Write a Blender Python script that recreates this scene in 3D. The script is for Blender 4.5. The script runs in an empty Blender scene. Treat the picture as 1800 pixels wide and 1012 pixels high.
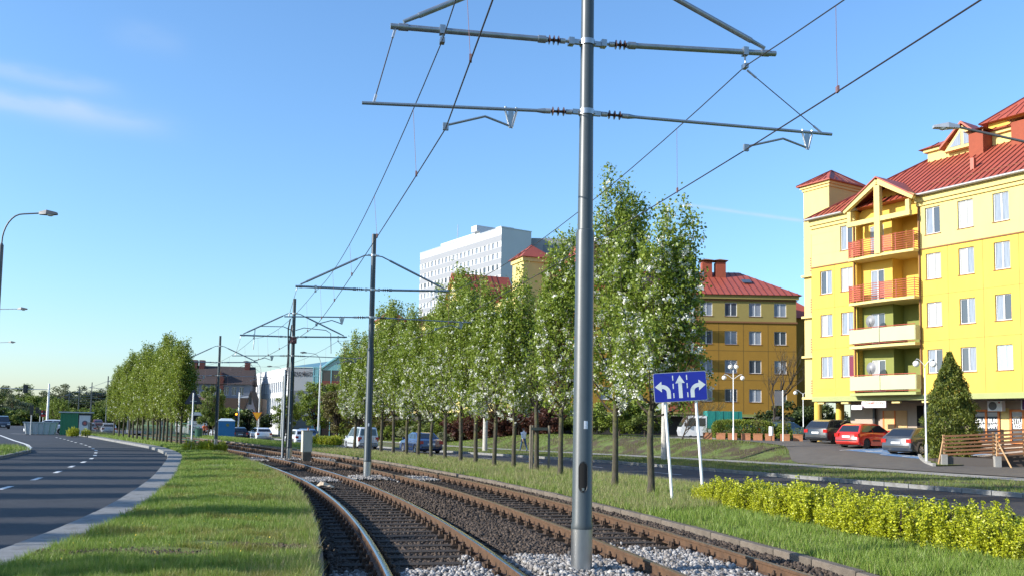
import bpy, bmesh, math, random
import numpy as np
from mathutils import Vector, Matrix
random.seed(7); rng = np.random.default_rng(11)
R = math.radians
sc = bpy.context.scene
COL = sc.collection

# ------------------------------------------------------------------ camera, sky, sun, exposure
EYE = 1.68; FPX = 1600.0
PITCH = math.atan((748 - 620) / FPX); ROLL = R(1.0)
cam = bpy.data.cameras.new('camera'); cam_o = bpy.data.objects.new('camera', cam); COL.objects.link(cam_o)
cam.sensor_fit = 'HORIZONTAL'; cam.sensor_width = 36; cam.lens = 36 * FPX / 1800
cam.shift_y = (620 - 506) / 1800; cam.clip_start = .1; cam.clip_end = 6000
cam_o.matrix_world = (Matrix.Translation((0, 0, EYE)) @ Matrix.Rotation(R(90) + PITCH, 4, 'X') @ Matrix.Rotation(ROLL, 4, 'Z'))
sc.camera = cam_o
SUN_EL = R(23); SUN_AZ = math.atan2(-.95, -.31)      # azimuth measured from +Y towards +X
to_sun = Vector((math.sin(SUN_AZ) * math.cos(SUN_EL), math.cos(SUN_AZ) * math.cos(SUN_EL), math.sin(SUN_EL)))
w = bpy.data.worlds.new('World'); sc.world = w; w.use_nodes = True
nt = w.node_tree; N = nt.nodes; Lk = nt.links
bg = N['Background']; bg.inputs['Strength'].default_value = .142
sky = N.new('ShaderNodeTexSky'); sky.sky_type = 'NISHITA'; sky.sun_disc = False
sky.sun_elevation = SUN_EL; sky.sun_rotation = SUN_AZ % (2 * math.pi)
sky.altitude = 100; sky.air_density = 1.3; sky.dust_density = .7; sky.ozone_density = 7.0
# thin cirrus streaks, placed in the sky by direction
tc = N.new('ShaderNodeTexCoord')
def vmath(op, a, b=None):
    n = N.new('ShaderNodeVectorMath'); n.operation = op
    for i, v in enumerate((a, b)):
        if v is None: continue
        if isinstance(v, (tuple, list)): n.inputs[i].default_value = v
        else: Lk.new(v, n.inputs[i])
    return n
def smath(op, a, b=None, c=None):
    n = N.new('ShaderNodeMath'); n.operation = op
    for i, v in enumerate((a, b, c)):
        if v is None: continue
        if isinstance(v, (int, float)): n.inputs[i].default_value = v
        else: Lk.new(v, n.inputs[i])
    return n.outputs[0]
def streak(d0, d1, width, wob, lo=.35, fine=9.0):
    """soft band along the great circle from direction d0 to d1"""
    d0 = Vector(d0).normalized(); d1 = Vector(d1).normalized()
    ax = d0.cross(d1).normalized(); mid = (d0 + d1).normalized(); along = ax.cross(mid).normalized()
    half = d0.angle(d1) / 2
    nz = N.new('ShaderNodeTexNoise'); nz.inputs['Scale'].default_value = fine; nz.inputs['Detail'].default_value = 6
    mp = N.new('ShaderNodeMapping'); mp.inputs['Scale'].default_value = (1, 1, 2.6)
    Lk.new(tc.outputs['Generated'], mp.inputs['Vector']); Lk.new(mp.outputs['Vector'], nz.inputs['Vector'])
    a = vmath('DOT_PRODUCT', tc.outputs['Generated'], tuple(ax)).outputs['Value']
    l = vmath('DOT_PRODUCT', tc.outputs['Generated'], tuple(along)).outputs['Value']
    f = vmath('DOT_PRODUCT', tc.outputs['Generated'], tuple(mid)).outputs['Value']
    a2 = smath('ADD', a, smath('MULTIPLY', smath('SUBTRACT', nz.outputs['Fac'], .5), wob))
    q = smath('DIVIDE', a2, width); g = smath('POWER', 2.718, smath('MULTIPLY', smath('MULTIPLY', q, q), -1.0))
    e = smath('DIVIDE', l, math.sin(half)); e = smath('POWER', 2.718, smath('MULTIPLY', smath('POWER', smath('ABSOLUTE', e), 4.0), -1.2))
    front = smath('GREATER_THAN', f, 0.0)
    t = smath('MULTIPLY_ADD', nz.outputs['Fac'], 1.6, -lo)
    t = smath('MINIMUM', smath('MAXIMUM', t, 0.0), 1.0)
    return smath('MULTIPLY', smath('MULTIPLY', g, e), smath('MULTIPLY', t, front))
def pxdir(px, py):
    c, s = math.cos(ROLL), math.sin(ROLL)
    up0 = Vector((0, -math.sin(PITCH), math.cos(PITCH))); fw = Vector((0, math.cos(PITCH), math.sin(PITCH)))
    rt = Vector((1, 0, 0)) * c + up0 * s; up = Vector((1, 0, 0)) * -s + up0 * c
    return (fw + rt * ((px - 900) / FPX) - up * ((py - 620) / FPX)).normalized()
st = [(streak(pxdir(-190, 150), pxdir(290, 226), .011, .03), .85), (streak(pxdir(-160, 92), pxdir(190, 165), .007, .03), .6),
      (streak(pxdir(1185, 357), pxdir(1470, 397), .0018, .0012, .15, 30), .7), (streak(pxdir(190, 60), pxdir(330, 84), .012, .03), .18)]
acc = None
for s_, k in st:
    v = smath('MULTIPLY', s_, k); acc = v if acc is None else smath('ADD', acc, v)
mx = N.new('ShaderNodeMixRGB'); mx.inputs['Color2'].default_value = (2.5, 2.95, 3.6, 1)
Lk.new(acc, mx.inputs['Fac']); Lk.new(sky.outputs['Color'], mx.inputs['Color1']); Lk.new(mx.outputs['Color'], bg.inputs['Color'])
sl = bpy.data.lights.new('sun', 'SUN'); sl.energy = 4.2; sl.angle = R(.5); sl.color = (1, .95, .86)
so = bpy.data.objects.new('sun', sl); COL.objects.link(so); so.rotation_euler = to_sun.to_track_quat('Z', 'Y').to_euler()
vs = sc.view_settings; vs.view_transform = 'Standard'; vs.look = 'None'; vs.gamma = 1; vs.use_curve_mapping = False; vs.exposure = 0.95

# ------------------------------------------------------------------ materials
MATS = {}
def M(name, col=(.5, .5, .5), rough=.6, metal=0., var=0., scale=6., bump=0., bscale=60., spec=.5, island=None, transl=None,
      var2=None, s2=1.0, stretch=None, coat=0., emit=None, rust=None):
    if name in MATS: return MATS[name]
    m = bpy.data.materials.new(name); MATS[name] = m; m.use_nodes = True
    t = m.node_tree; n = t.nodes; l = t.links; b = n['Principled BSDF']
    b.inputs['Base Color'].default_value = (*col, 1); b.inputs['Roughness'].default_value = rough; b.inputs['Metallic'].default_value = metal
    b.inputs['Specular IOR Level'].default_value = spec
    if coat: b.inputs['Coat Weight'].default_value = coat; b.inputs['Coat Roughness'].default_value = .04
    if emit: b.inputs['Emission Color'].default_value = (*emit[:3], 1); b.inputs['Emission Strength'].default_value = emit[3]
    src = None
    tcn = n.new('ShaderNodeTexCoord'); vec = tcn.outputs['Object']
    if stretch:
        mp = n.new('ShaderNodeMapping'); mp.inputs['Scale'].default_value = stretch; l.new(vec, mp.inputs['Vector']); vec = mp.outputs['Vector']
    def noise(scale, det=5):
        q = n.new('ShaderNodeTexNoise'); q.inputs['Scale'].default_value = scale; q.inputs['Detail'].default_value = det; q.inputs['Roughness'].default_value = .65
        l.new(vec, q.inputs['Vector']); return q.outputs['Fac']
    def mix(fac, c1, c2):
        q = n.new('ShaderNodeMixRGB'); l.new(fac, q.inputs['Fac'])
        for k, c in (('Color1', c1), ('Color2', c2)):
            if isinstance(c, tuple): q.inputs[k].default_value = (*c[:3], 1)
            else: l.new(c, q.inputs[k])
        return q.outputs['Color']
    def ramp(fac, lo, hi):
        q = n.new('ShaderNodeMapRange'); q.inputs['From Min'].default_value = lo; q.inputs['From Max'].default_value = hi; l.new(fac, q.inputs['Value']); return q.outputs['Result']
    if island:      # list of two or three colours, one per loose piece
        g = n.new('ShaderNodeNewGeometry'); cr = n.new('ShaderNodeValToRGB'); l.new(g.outputs['Random Per Island'], cr.inputs['Fac'])
        el = cr.color_ramp.elements
        el[0].color = (*island[0], 1); el[1].color = (*island[-1], 1)
        for i, c in enumerate(island[1:-1]):
            e = el.new((i + 1) / (len(island) - 1)); e.color = (*c, 1)
        src = cr.outputs['Color']
    if var:
        c1 = tuple(max(0, c * (1 - var)) for c in col); c2 = tuple(c * (1 + var) for c in col)
        f = ramp(noise(scale), .3, .7)
        if src is None: src = mix(f, c1, c2)
        else:
            q = n.new('ShaderNodeMixRGB'); q.blend_type = 'MULTIPLY'; q.inputs['Fac'].default_value = 1; l.new(src, q.inputs['Color1'])
            l.new(mix(f, (1 - var,) * 3, (1 + var,) * 3), q.inputs['Color2']); src = q.outputs['Color']
    if var2:        # second colour in patches
        src = mix(ramp(noise(s2, 8), *var2[1]), src if src is not None else col, var2[0])
    if src is not None: l.new(src, b.inputs['Base Color'])
    if bump:
        bp = n.new('ShaderNodeBump'); bp.inputs['Strength'].default_value = bump; bp.inputs['Distance'].default_value = .02
        l.new(noise(bscale, 4), bp.inputs['Height']); l.new(bp.outputs['Normal'], b.inputs['Normal'])
    if transl:
        tr = n.new('ShaderNodeBsdfTranslucent'); ms = n.new('ShaderNodeMixShader'); ms.inputs['Fac'].default_value = transl
        if src is not None: l.new(src, tr.inputs['Color'])
        else: tr.inputs['Color'].default_value = (*col, 1)
        o = n['Material Output']; l.new(b.outputs['BSDF'], ms.inputs[1]); l.new(tr.outputs['BSDF'], ms.inputs[2]); l.new(ms.outputs[0], o.inputs['Surface'])
    return m
# surfaces
ASPH = M('asphalt', (.019, .020, .025), .78, var=.22, scale=1.2, bump=.25, bscale=180, var2=((.034, .034, .038), (.50, .72)), s2=.35)
ASPH2 = M('asphalt_warm', (.100, .090, .080), .85, var=.15, scale=1.6, bump=.3, bscale=120)
CONC = M('concrete', (.27, .26, .24), .85, var=.16, scale=3, bump=.3, bscale=60)
KERB = M('kerb_concrete', (.20, .20, .195), .85, var=.14, scale=4, bump=.3, bscale=80, var2=((.115, .11, .10), (.5, .75)), s2=3)
OLDC = M('old_concrete', (.13, .105, .08), .9, var=.25, scale=5, bump=.5, bscale=50, var2=((.24, .21, .18), (.58, .78)), s2=4)
PATH = M('path_paving', (.28, .265, .24), .85, var=.1, scale=2, bump=.2, bscale=40)
SOIL = M('soil', (.085, .058, .036), .95, var=.35, scale=9, bump=.9, bscale=30)
LAWN = M('lawn_ground', (.11, .135, .020), .95, var=.3, scale=4, bump=.7, bscale=25, var2=((.10, .075, .04), (.56, .70)), s2=.7)
BANK = M('bank_ground', (.10, .135, .028), .95, var=.35, scale=5, bump=.9, bscale=14, var2=((.060, .040, .023), (.45, .54)), s2=.55)
BED = M('ballast_bed', (.030, .021, .015), .95, var=.5, scale=22, bump=1., bscale=38)
PAINT = M('road_paint', (.62, .62, .60), .7, var=.2, scale=8)
BLUEP = M('bay_paint', (.10, .20, .36), .8, var=.25, scale=5)
STONEW = M('fresh_ballast', (.5, .5, .5), .85, island=[(.07, .062, .056), (.22, .20, .185), (.40, .38, .355), (.14, .12, .10)], var=.15, scale=30)
STONEB = M('rusty_ballast', (.5, .5, .5), .92, island=[(.024, .016, .011), (.055, .037, .025), (.100, .072, .052), (.035, .024, .017)])
RUST = M('rusty_rail', (.088, .046, .022), .75, var=.35, scale=7, bump=.3, bscale=40)
STEEL = M('rail_head_steel', (.42, .44, .48), .22, 1.0, var=.12, scale=12)
STEELR = M('rail_head_dull', (.30, .20, .10), .42, .75, var=.25, scale=9)
SLEEP = M('sleeper_concrete', (.026, .017, .011), .95, var=.35, scale=8, bump=.5, bscale=40)
FAST = M('rusty_fastening', (.065, .038, .022), .85, var=.35, scale=14)
POLE = M('pole_paint', (.048, .060, .066), .42, .0, var=.10, scale=3, spec=.6, bump=.04, bscale=9)
POLE2 = M('pole_paint_far', (.050, .062, .070), .38, .3, var=.12, scale=3)
GALV = M('galvanised', (.38, .39, .40), .34, .9, var=.18, scale=6, stretch=(1, 1, .25))
ARMM = M('arm_tube', (.30, .33, .36), .42, .75, var=.15, scale=8)
INSUL = M('brown_insulator', (.055, .025, .018), .25, spec=.7)
INSW = M('insulator_cap', (.42, .42, .43), .45, .6)
BLACK = M('depth_shade_black', (.004, .004, .004), .9)  # near-black colour painting unlit depth on flat panels
DARK = M('dark_metal', (.035, .037, .04), .45, .3)
WIRE = M('copper_wire', (.055, .045, .045), .5, .6)
DROP = M('dropper_wire', (.22, .12, .12), .6, .3)
WHITE = M('white_paint', (.78, .78, .77), .45, var=.05, scale=4)
GREYP = M('lamp_grey', (.42, .44, .46), .4, .4, var=.1)
LAMPD = M('lamp_dark', (.11, .11, .115), .5, .2, var=.2, scale=4)
LAMPG = M('lamp_glass', (.55, .56, .55), .15, spec=.7)
GLOBE = M('white_globe', (.80, .79, .74), .18, spec=.6)
CONCP = M('concrete_post', (.44, .41, .36), .9, var=.2, scale=5, bump=.3, bscale=30)
BARK = M('pear_bark', (.060, .052, .036), .95, var=.35, scale=16, bump=.8, bscale=40, stretch=(1, 1, .4), var2=((.105, .105, .025), (.50, .64)), s2=5)
BARKD = M('branch_bark', (.045, .034, .024), .95, var=.3, scale=10)
LEAF = M('pear_leaf', (.5, .5, .5), .42, island=[(.11, .165, .014), (.21, .285, .032), (.30, .36, .06), (.155, .225, .02)], transl=.42, spec=.55)
LEAFL = M('pear_leaf_fresh', (.5, .5, .5), .42, island=[(.10, .15, .014), (.20, .26, .028), (.285, .33, .052), (.145, .205, .02)], transl=.42, spec=.5)
BLOS = M('pear_blossom', (.5, .5, .5), .7, island=[(.62, .62, .50), (.82, .82, .76), (.88, .88, .84)], transl=.25)
GOLD = M('golden_leaf', (.5, .5, .5), .45, island=[(.25, .29, .010), (.43, .46, .016), (.55, .555, .03), (.12, .17, .010)], transl=.22, spec=.5)
GRASS = M('grass_blade', (.5, .5, .5), .5, island=[(.105, .19, .018), (.18, .275, .036), (.245, .33, .058), (.13, .22, .022), (.34, .34, .12)], transl=.32, spec=.4)
GRASSD = M('verge_blade', (.5, .5, .5), .5, island=[(.07, .12, .016), (.12, .17, .026), (.16, .20, .04), (.20, .17, .07)], transl=.25, spec=.4)
GRASS2 = M('dry_grass_blade', (.5, .5, .5), .5, island=[(.14, .165, .022), (.22, .23, .04), (.30, .28, .08), (.17, .19, .03)], transl=.3, spec=.4)
SEEDY = M('grass_seed_head', (.5, .5, .5), .6, island=[(.24, .22, .09), (.34, .31, .15), (.20, .22, .06)], transl=.3)
DAND = M('dandelion', (.70, .50, .02), .6)
FOL = {k: M('foliage_' + k, (.5, .5, .5), .55, island=c, transl=.25, spec=.4) for k, c in dict(
    bright=[(.085, .14, .014), (.16, .215, .022), (.22, .27, .04)], mid=[(.060, .10, .014), (.12, .165, .024), (.17, .20, .04)],
    dark=[(.022, .040, .010), (.048, .072, .016), (.075, .10, .022)], brown=[(.085, .070, .022), (.125, .105, .035), (.16, .15, .045)],
    red=[(.045, .014, .010), (.075, .022, .014), (.10, .040, .018)], thuja=[(.045, .068, .010), (.12, .155, .020), (.215, .225, .035)],
    pale=[(.13, .155, .075), (.20, .22, .11), (.26, .27, .15)], hedge=[(.085, .135, .014), (.16, .22, .022), (.29, .31, .04)]).items()}
YEL = M('yellow_render', (.66, .425, .075), .9, var=.075, scale=1.1, stretch=(1, 1, .3), bump=.06, bscale=60, var2=((.56, .36, .065), (.60, .82)), s2=1.7)
YELL = M('pale_yellow_render', (.63, .495, .185), .9, var=.06, scale=1.1, stretch=(1, 1, .3), bump=.06, bscale=60)
YELC = M('cream_yellow', (.64, .50, .20), .9, var=.04, scale=1)
OCH = M('ochre_render', (.27, .145, .016), .9, var=.07, scale=.7, bump=.06, bscale=50)
OCHL = M('ochre_pale_render', (.26, .205, .062), .9, var=.06, scale=.7)
GRN = M('green_render', (.32, .34, .14), .9, var=.05, scale=1)
GRND = M('olive_render', (.20, .215, .055), .9, var=.06, scale=1)
PANEL = M('balcony_panel', (.46, .46, .27), .8, var=.03, scale=1)
REDRAIL = M('red_rail', (.38, .080, .045), .5)
REDROOF = M('red_roof', (.34, .075, .045), .48, var=.12, scale=1.2, spec=.4)
REDROOFD = M('red_seam', (.12, .022, .017), .5)
BRICKR = M('chimney_red', (.27, .060, .028), .85, var=.1, scale=3)
BROWNT = M('brown_trim', (.20, .085, .030), .7)
JOINT = M('joint_line', (.22, .15, .05), .9)
ZINC = M('zinc_gutter', (.36, .34, .32), .45, .5)
PVC = M('white_pvc', (.62, .62, .62), .35)
GLASS = M('window_glass', (.060, .075, .095), .06, spec=.8)
GLASSB = M('window_glass_curtain', (.22, .25, .30), .10, var=.25, scale=3, stretch=(6, 1, .4), spec=.7)
GLASSW = M('window_blind', (.34, .34, .335), .25, var=.05, scale=2)
GLASST = M('window_teal_blind', (.32, .60, .66), .3)
GLASSR = M('window_red_curtain', (.16, .02, .05), .2)
TILE = M('beige_tile', (.38, .30, .23), .7, var=.06, scale=2)
ORANGE = M('orange_frame', (.62, .17, .030), .5)
PEACH = M('peach_door', (.58, .34, .14), .6, var=.06)
DKRED = M('dark_red_door', (.10, .018, .012), .5)
WOOD = M('stained_timber', (.21, .095, .042), .7, var=.25, scale=5, stretch=(.3, 3, 3))
WOODL = M('new_timber', (.44, .27, .13), .75, var=.2, scale=5)
GREYT = M('weathered_timber', (.17, .145, .105), .9, var=.25, scale=7)
TERRA = M('terracotta', (.36, .155, .075), .85, var=.15, scale=6)
WALLW = M('white_render', (.52, .53, .54), .85, var=.03, scale=.3)
WALLG = M('grey_render', (.25, .26, .285), .85, var=.03, scale=.3)
WALLB = M('bluegrey_render', (.15, .17, .21), .85, var=.05, scale=.4)
SLATE = M('dark_roof_tiles', (.045, .030, .026), .8, var=.25, scale=3)
BRICKD = M('dark_brick', (.10, .026, .020), .85, var=.15, scale=3)
BROWNC = M('brown_cladding', (.085, .055, .040), .8, var=.15, scale=5)
TEAL = M('teal_glass', (.10, .26, .30), .12, spec=.8)
TEALF = M('teal_frame', (.20, .42, .46), .4, .3)
SIGNB = M('sign_blue', (.012, .022, .30), .35, spec=.5, var=.06, scale=2)
SIGNW = M('sign_white', (.62, .66, .66), .4)
SIGNY = M('sign_yellow', (.75, .36, .012), .4)
SIGNR = M('sign_red', (.50, .02, .015), .4)
TOILET = M('toilet_blue', (.020, .155, .35), .5, var=.08)
TOILETR = M('toilet_roof', (.50, .58, .62), .5)
GREENM = M('green_metal', (.025, .17, .075), .5)
GREENF = M('green_fence', (.022, .10, .065), .5)
TARP = M('green_tarp', (.012, .19, .165), .6, var=.2, scale=4, stretch=(3, 3, .3))
TYRE = M('tyre', (.018, .018, .019), .85)
RIM = M('alloy_rim', (.55, .55, .56), .3, .9)
RIMD = M('steel_rim', (.06, .06, .062), .5, .5)
CGLASS = M('car_glass', (.018, .022, .028), .05, spec=.9)
TAIL = M('tail_lamp', (.38, .012, .012), .2, spec=.7)
HEADL = M('head_lamp', (.62, .64, .66), .12, spec=.8)
PLATE = M('number_plate', (.72, .72, .70), .5)
PLAST = M('black_plastic', (.025, .025, .026), .6)
def carpaint(n, c): return M('paint_' + n, c, .32, .15, spec=.5, coat=.9)

# ------------------------------------------------------------------ mesh helpers
class MB:
    def __init__(s): s.v = []; s.f = []; s.m = []; s.p = []
    def add(s, vs, fs, mi=0):
        o = len(s.v); s.v += [tuple(p) for p in vs]; s.f += [[i + o for i in f] for f in fs]; s.m += [mi] * len(fs); s.p.append(((o, len(s.v)), (len(s.f) - len(fs), len(s.f)))); return s
    def box(s, x0, x1, y0, y1, z0, z1, mi=0):
        v = [(x0, y0, z0), (x1, y0, z0), (x1, y1, z0), (x0, y1, z0), (x0, y0, z1), (x1, y0, z1), (x1, y1, z1), (x0, y1, z1)]
        return s.add(v, [[0, 3, 2, 1], [4, 5, 6, 7], [0, 1, 5, 4], [1, 2, 6, 5], [2, 3, 7, 6], [3, 0, 4, 7]], mi)
    def beam(s, a, b, wd, ht, mi=0, up=(0, 0, 1)):
        a = Vector(a); b = Vector(b); d = (b - a).normalized(); u = Vector(up)
        x = d.cross(u)
        if x.length < 1e-4: x = d.cross(Vector((1, 0, 0)))
        x.normalize(); y = x.cross(d)
        v = [p + x * (wd / 2 * i) + y * (ht / 2 * j) for p in (a, b) for i, j in ((-1, -1), (1, -1), (1, 1), (-1, 1))]
        return s.add(v, [[0, 1, 2, 3], [7, 6, 5, 4], [0, 4, 5, 1], [1, 5, 6, 2], [2, 6, 7, 3], [3, 7, 4, 0]], mi)
    def tube(s, pts, rad, seg=8, mi=0, cap=True):
        pts = [Vector(p) for p in pts]; n = len(pts)
        if not hasattr(rad, '__len__'): rad = [rad] * n
        vs = []; ref = None
        for i, p in enumerate(pts):
            d = (pts[min(i + 1, n - 1)] - pts[max(i - 1, 0)])
            d = d.normalized() if d.length > 1e-9 else Vector((0, 0, 1))
            if ref is None: ref = Vector((1, 0, 0)) if abs(d.x) < .9 else Vector((0, 1, 0))
            x = (ref - d * ref.dot(d)).normalized(); y = d.cross(x); ref = x
            for k in range(seg):
                a = 2 * math.pi * k / seg; vs.append(p + (x * math.cos(a) + y * math.sin(a)) * rad[i])
        fs = [[i * seg + k, i * seg + (k + 1) % seg, (i + 1) * seg + (k + 1) % seg, (i + 1) * seg + k] for i in range(n - 1) for k in range(seg)]
        if cap: fs += [list(range(seg))[::-1], list(range((n - 1) * seg, n * seg))]
        return s.add(vs, fs, mi)
    def prism(s, poly, y0, y1, mi=0):
        """poly in (x,z), extruded along y"""
        n = len(poly); v = [(x, y0, z) for x, z in poly] + [(x, y1, z) for x, z in poly]
        fs = [list(range(n)), list(range(2 * n - 1, n - 1, -1))] + [[i, i + n, (i + 1) % n + n, (i + 1) % n] for i in range(n)]
        return s.add(v, fs, mi)
    def disc(s, c, r, axis='y', seg=20, mi=0, th=.02):
        c = Vector(c); d = {'x': Vector((1, 0, 0)), 'y': Vector((0, 1, 0)), 'z': Vector((0, 0, 1))}[axis]
        return s.tube([c - d * th / 2, c + d * th / 2], r, seg, mi)
    def sphere(s, c, r, seg=14, rings=8, mi=0, sz=1.):
        vs = [(c[0], c[1], c[2] + r * sz)]
        for i in range(1, rings):
            t = math.pi * i / rings
            vs += [(c[0] + r * math.sin(t) * math.cos(2 * math.pi * k / seg), c[1] + r * math.sin(t) * math.sin(2 * math.pi * k / seg), c[2] + r * sz * math.cos(t)) for k in range(seg)]
        vs.append((c[0], c[1], c[2] - r * sz)); L = len(vs) - 1
        fs = [[0, 1 + k, 1 + (k + 1) % seg] for k in range(seg)]
        for i in range(rings - 2):
            a = 1 + i * seg; fs += [[a + k, a + seg + k, a + seg + (k + 1) % seg, a + (k + 1) % seg] for k in range(seg)]
        a = 1 + (rings - 2) * seg; fs += [[a + k, L, a + (k + 1) % seg] for k in range(seg)]
        return s.add(vs, fs, mi)
    def each(s, name, mats, parent=None):
        """one object for every piece added"""
        out = []; i = 0
        for (v0, v1), (f0, f1) in s.p:
            q = MB(); q.add(s.v[v0:v1], [[j - v0 for j in f] for f in s.f[f0:f1]]); q.m = s.m[f0:f1]; out.append(q.build(name, mats, parent))
        return out
    def mesh(s, name, mats, smooth=None):
        me = bpy.data.meshes.new(name); me.from_pydata(s.v, [], s.f)
        for m in (mats if isinstance(mats, (list, tuple)) else [mats]): me.materials.append(m)
        me.polygons.foreach_set('material_index', s.m)
        bm = bmesh.new(); bm.from_mesh(me); bmesh.ops.recalc_face_normals(bm, faces=bm.faces); bm.to_mesh(me); bm.free()
        if smooth:
            me.polygons.foreach_set('use_smooth', [True] * len(me.polygons)); me.set_sharp_from_angle(angle=R(smooth))
        me.update(); return me
    def build(s, name, mats, parent=None, smooth=None): return put(name, s.mesh(name, mats, smooth), parent)
def put(name, me, parent=None, loc=None, rz=None):
    o = bpy.data.objects.new(name, me); COL.objects.link(o)
    if parent is not None: o.parent = parent
    if loc is not None: o.location = loc
    if rz is not None: o.rotation_euler.z = rz
    return o
def tag(o, label, cat, group=None):
    o['label'] = label; o['category'] = cat
    if group: o['group'] = group
    return o
def struct(o): o['kind'] = 'structure'; return o
def stuff(o, label=None, cat=None):
    o['kind'] = 'stuff'
    if label: o['label'] = label; o['category'] = cat
    return o
def thing(name, label, cat, loc=(0, 0, 0), rz=0, group=None):
    o = bpy.data.objects.new(name, None); o.empty_display_size = .3; COL.objects.link(o); o.location = loc; o.rotation_euler.z = rz
    return tag(o, label, cat, group)
def copy_tree(o, parent=None):
    c = o.copy(); COL.objects.link(c); c.parent = parent
    for ch in list(o.children): copy_tree(ch, c)
    return c
def npmesh(name, V, k, mat, nf=None, uvs=None):
    """V (n*k,3): n separate polygons of k corners"""
    V = np.ascontiguousarray(V, dtype=np.float32).reshape(-1, 3); n = len(V) // k
    me = bpy.data.meshes.new(name); me.vertices.add(len(V)); me.vertices.foreach_set('co', V.ravel())
    me.loops.add(n * k); me.loops.foreach_set('vertex_index', np.arange(n * k, dtype=np.int32))
    me.polygons.add(n); me.polygons.foreach_set('loop_start', np.arange(0, n * k, k, dtype=np.int32))
    me.materials.append(mat); me.update(calc_edges=True); return me
def npindexed(name, V, F, mat):
    V = np.ascontiguousarray(V, dtype=np.float32); F = np.ascontiguousarray(F, dtype=np.int32); k = F.shape[1]
    me = bpy.data.meshes.new(name); me.vertices.add(len(V)); me.vertices.foreach_set('co', V.ravel())
    me.loops.add(F.size); me.loops.foreach_set('vertex_index', F.ravel())
    me.polygons.add(len(F)); me.polygons.foreach_set('loop_start', np.arange(0, F.size, k, dtype=np.int32))
    me.materials.append(mat); me.update(calc_edges=True); return me
def text_mesh(body, size, mat, name='lettering', extrude=.004, align='CENTER', bold=0.):
    cu = bpy.data.curves.new(name, 'FONT'); cu.body = body; cu.size = size; cu.extrude = extrude; cu.align_x = align; cu.align_y = 'CENTER'; cu.offset = bold
    cu.resolution_u = 2
    o = bpy.data.objects.new(name, cu); COL.objects.link(o)
    dg = bpy.context.evaluated_depsgraph_get(); me = bpy.data.meshes.new_from_object(o.evaluated_get(dg))
    bpy.data.objects.remove(o); me.materials.clear(); me.materials.append(mat); return me
def rand_dirs(n):
    d = rng.normal(size=(n, 3)); return d / np.linalg.norm(d, axis=1, keepdims=True)
def leaf_quads(C, size, spread=.35, upbias=.3, width=.62):
    """diamond leaves at centres C, folded slightly along the rib"""
    n = len(C); a = rand_dirs(n); a[:, 2] += upbias; a /= np.linalg.norm(a, axis=1, keepdims=True)
    b = np.cross(a, rand_dirs(n)); b /= np.linalg.norm(b, axis=1, keepdims=True) + 1e-9; nn = np.cross(a, b)
    s = (size * (1 + spread * rng.normal(size=(n, 1)))).clip(size * .4, size * 1.9)
    fold = nn * s * .12
    p = np.stack([C - a * s * .5, C + b * s * .5 * width + fold, C + a * s * .55, C - b * s * .5 * width + fold], 1)
    return p.reshape(-1, 3)
def smooth01(a, b, x):
    t = np.clip((x - a) / (b - a), 0, 1); return t * t * (3 - 2 * t)
def vnoise(x, y, sc_, seed=0):
    """cheap value noise in numpy"""
    x = np.asarray(x) / sc_; y = np.asarray(y) / sc_; xi = np.floor(x).astype(int); yi = np.floor(y).astype(int); fx = x - xi; fy = y - yi
    fx = fx * fx * (3 - 2 * fx); fy = fy * fy * (3 - 2 * fy)
    def h(i, j):
        q = (i * 374761393 + j * 668265263 + seed * 1274126177) & 0x7fffffff; q = ((q ^ (q >> 13)) * 1274126177) & 0x7fffffff
        return ((q ^ (q >> 16)) & 0xffff) / 65535.
    return (h(xi, yi) * (1 - fx) + h(xi + 1, yi) * fx) * (1 - fy) + (h(xi, yi + 1) * (1 - fx) + h(xi + 1, yi + 1) * fx) * fy
def sheet(name, rows, mat, parent=None):
    """rows: list of equal-length lists of points -> grid surface"""
    nr, nc = len(rows), len(rows[0]); V = np.array(rows, dtype=float).reshape(-1, 3)
    i, j = np.meshgrid(np.arange(nr - 1), np.arange(nc - 1), indexing='ij'); a = (i * nc + j).ravel()
    F = np.stack([a, a + 1, a + nc + 1, a + nc], 1)
    e1 = V[F[0, 1]] - V[F[0, 0]]; e2 = V[F[0, 3]] - V[F[0, 0]]
    if np.cross(e1, e2)[2] < 0: F = F[:, ::-1]
    me = npindexed(name, V, F, mat); me.polygons.foreach_set('use_smooth', [True] * len(me.polygons)); return put(name, me, parent)

# ------------------------------------------------------------------ layout curves (metres, rail head = 0)
_hs = [-40, -22, -12, 0, 10, 20, 35, 50, 70, 400]; _hd = [-8, -9, -10, -12.3, -16.6, -21.0, -25.0, -27.4, -28.8, -30.2]
_s = np.arange(-60, 420, .25); _h = np.radians(np.interp(_s, _hs, _hd))
_x = np.cumsum(np.sin(_h) * .25); _y = np.cumsum(np.cos(_h) * .25); _i0 = int(np.argmin(abs(_s))); _x += .91 - _x[_i0]; _y += 11.5 - _y[_i0]
def AX(s, off=0., z=0.):
    """point on the tram axis at arc length s, offset to the right"""
    h = np.interp(s, _s, _h); return Vector((float(np.interp(s, _s, _x) + math.cos(h) * off), float(np.interp(s, _s, _y) - math.sin(h) * off), z))
def AXh(s): return float(np.interp(s, _s, _h))
def axis_x(Y): return np.interp(Y, _y, _x)
def edge_x(Y, off):
    """x of the curve offset from the axis, at given Y"""
    xs = _x + np.cos(_h) * off; ys = _y - np.sin(_h) * off; return np.interp(Y, ys, xs)
_kY = np.array([-12, -5, 3, 10.2, 13, 16.2, 23.6, 35.6, 40.8, 43.8, 51.6, 61.3, 73.8, 86.8, 100]); _kX = np.array([-5.1, -5.0, -5.1, -5.65, -6.2, -7.0, -9.2, -13.3, -15.2, -16.5, -20.2, -25.9, -33.2, -41.0, -49])
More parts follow.
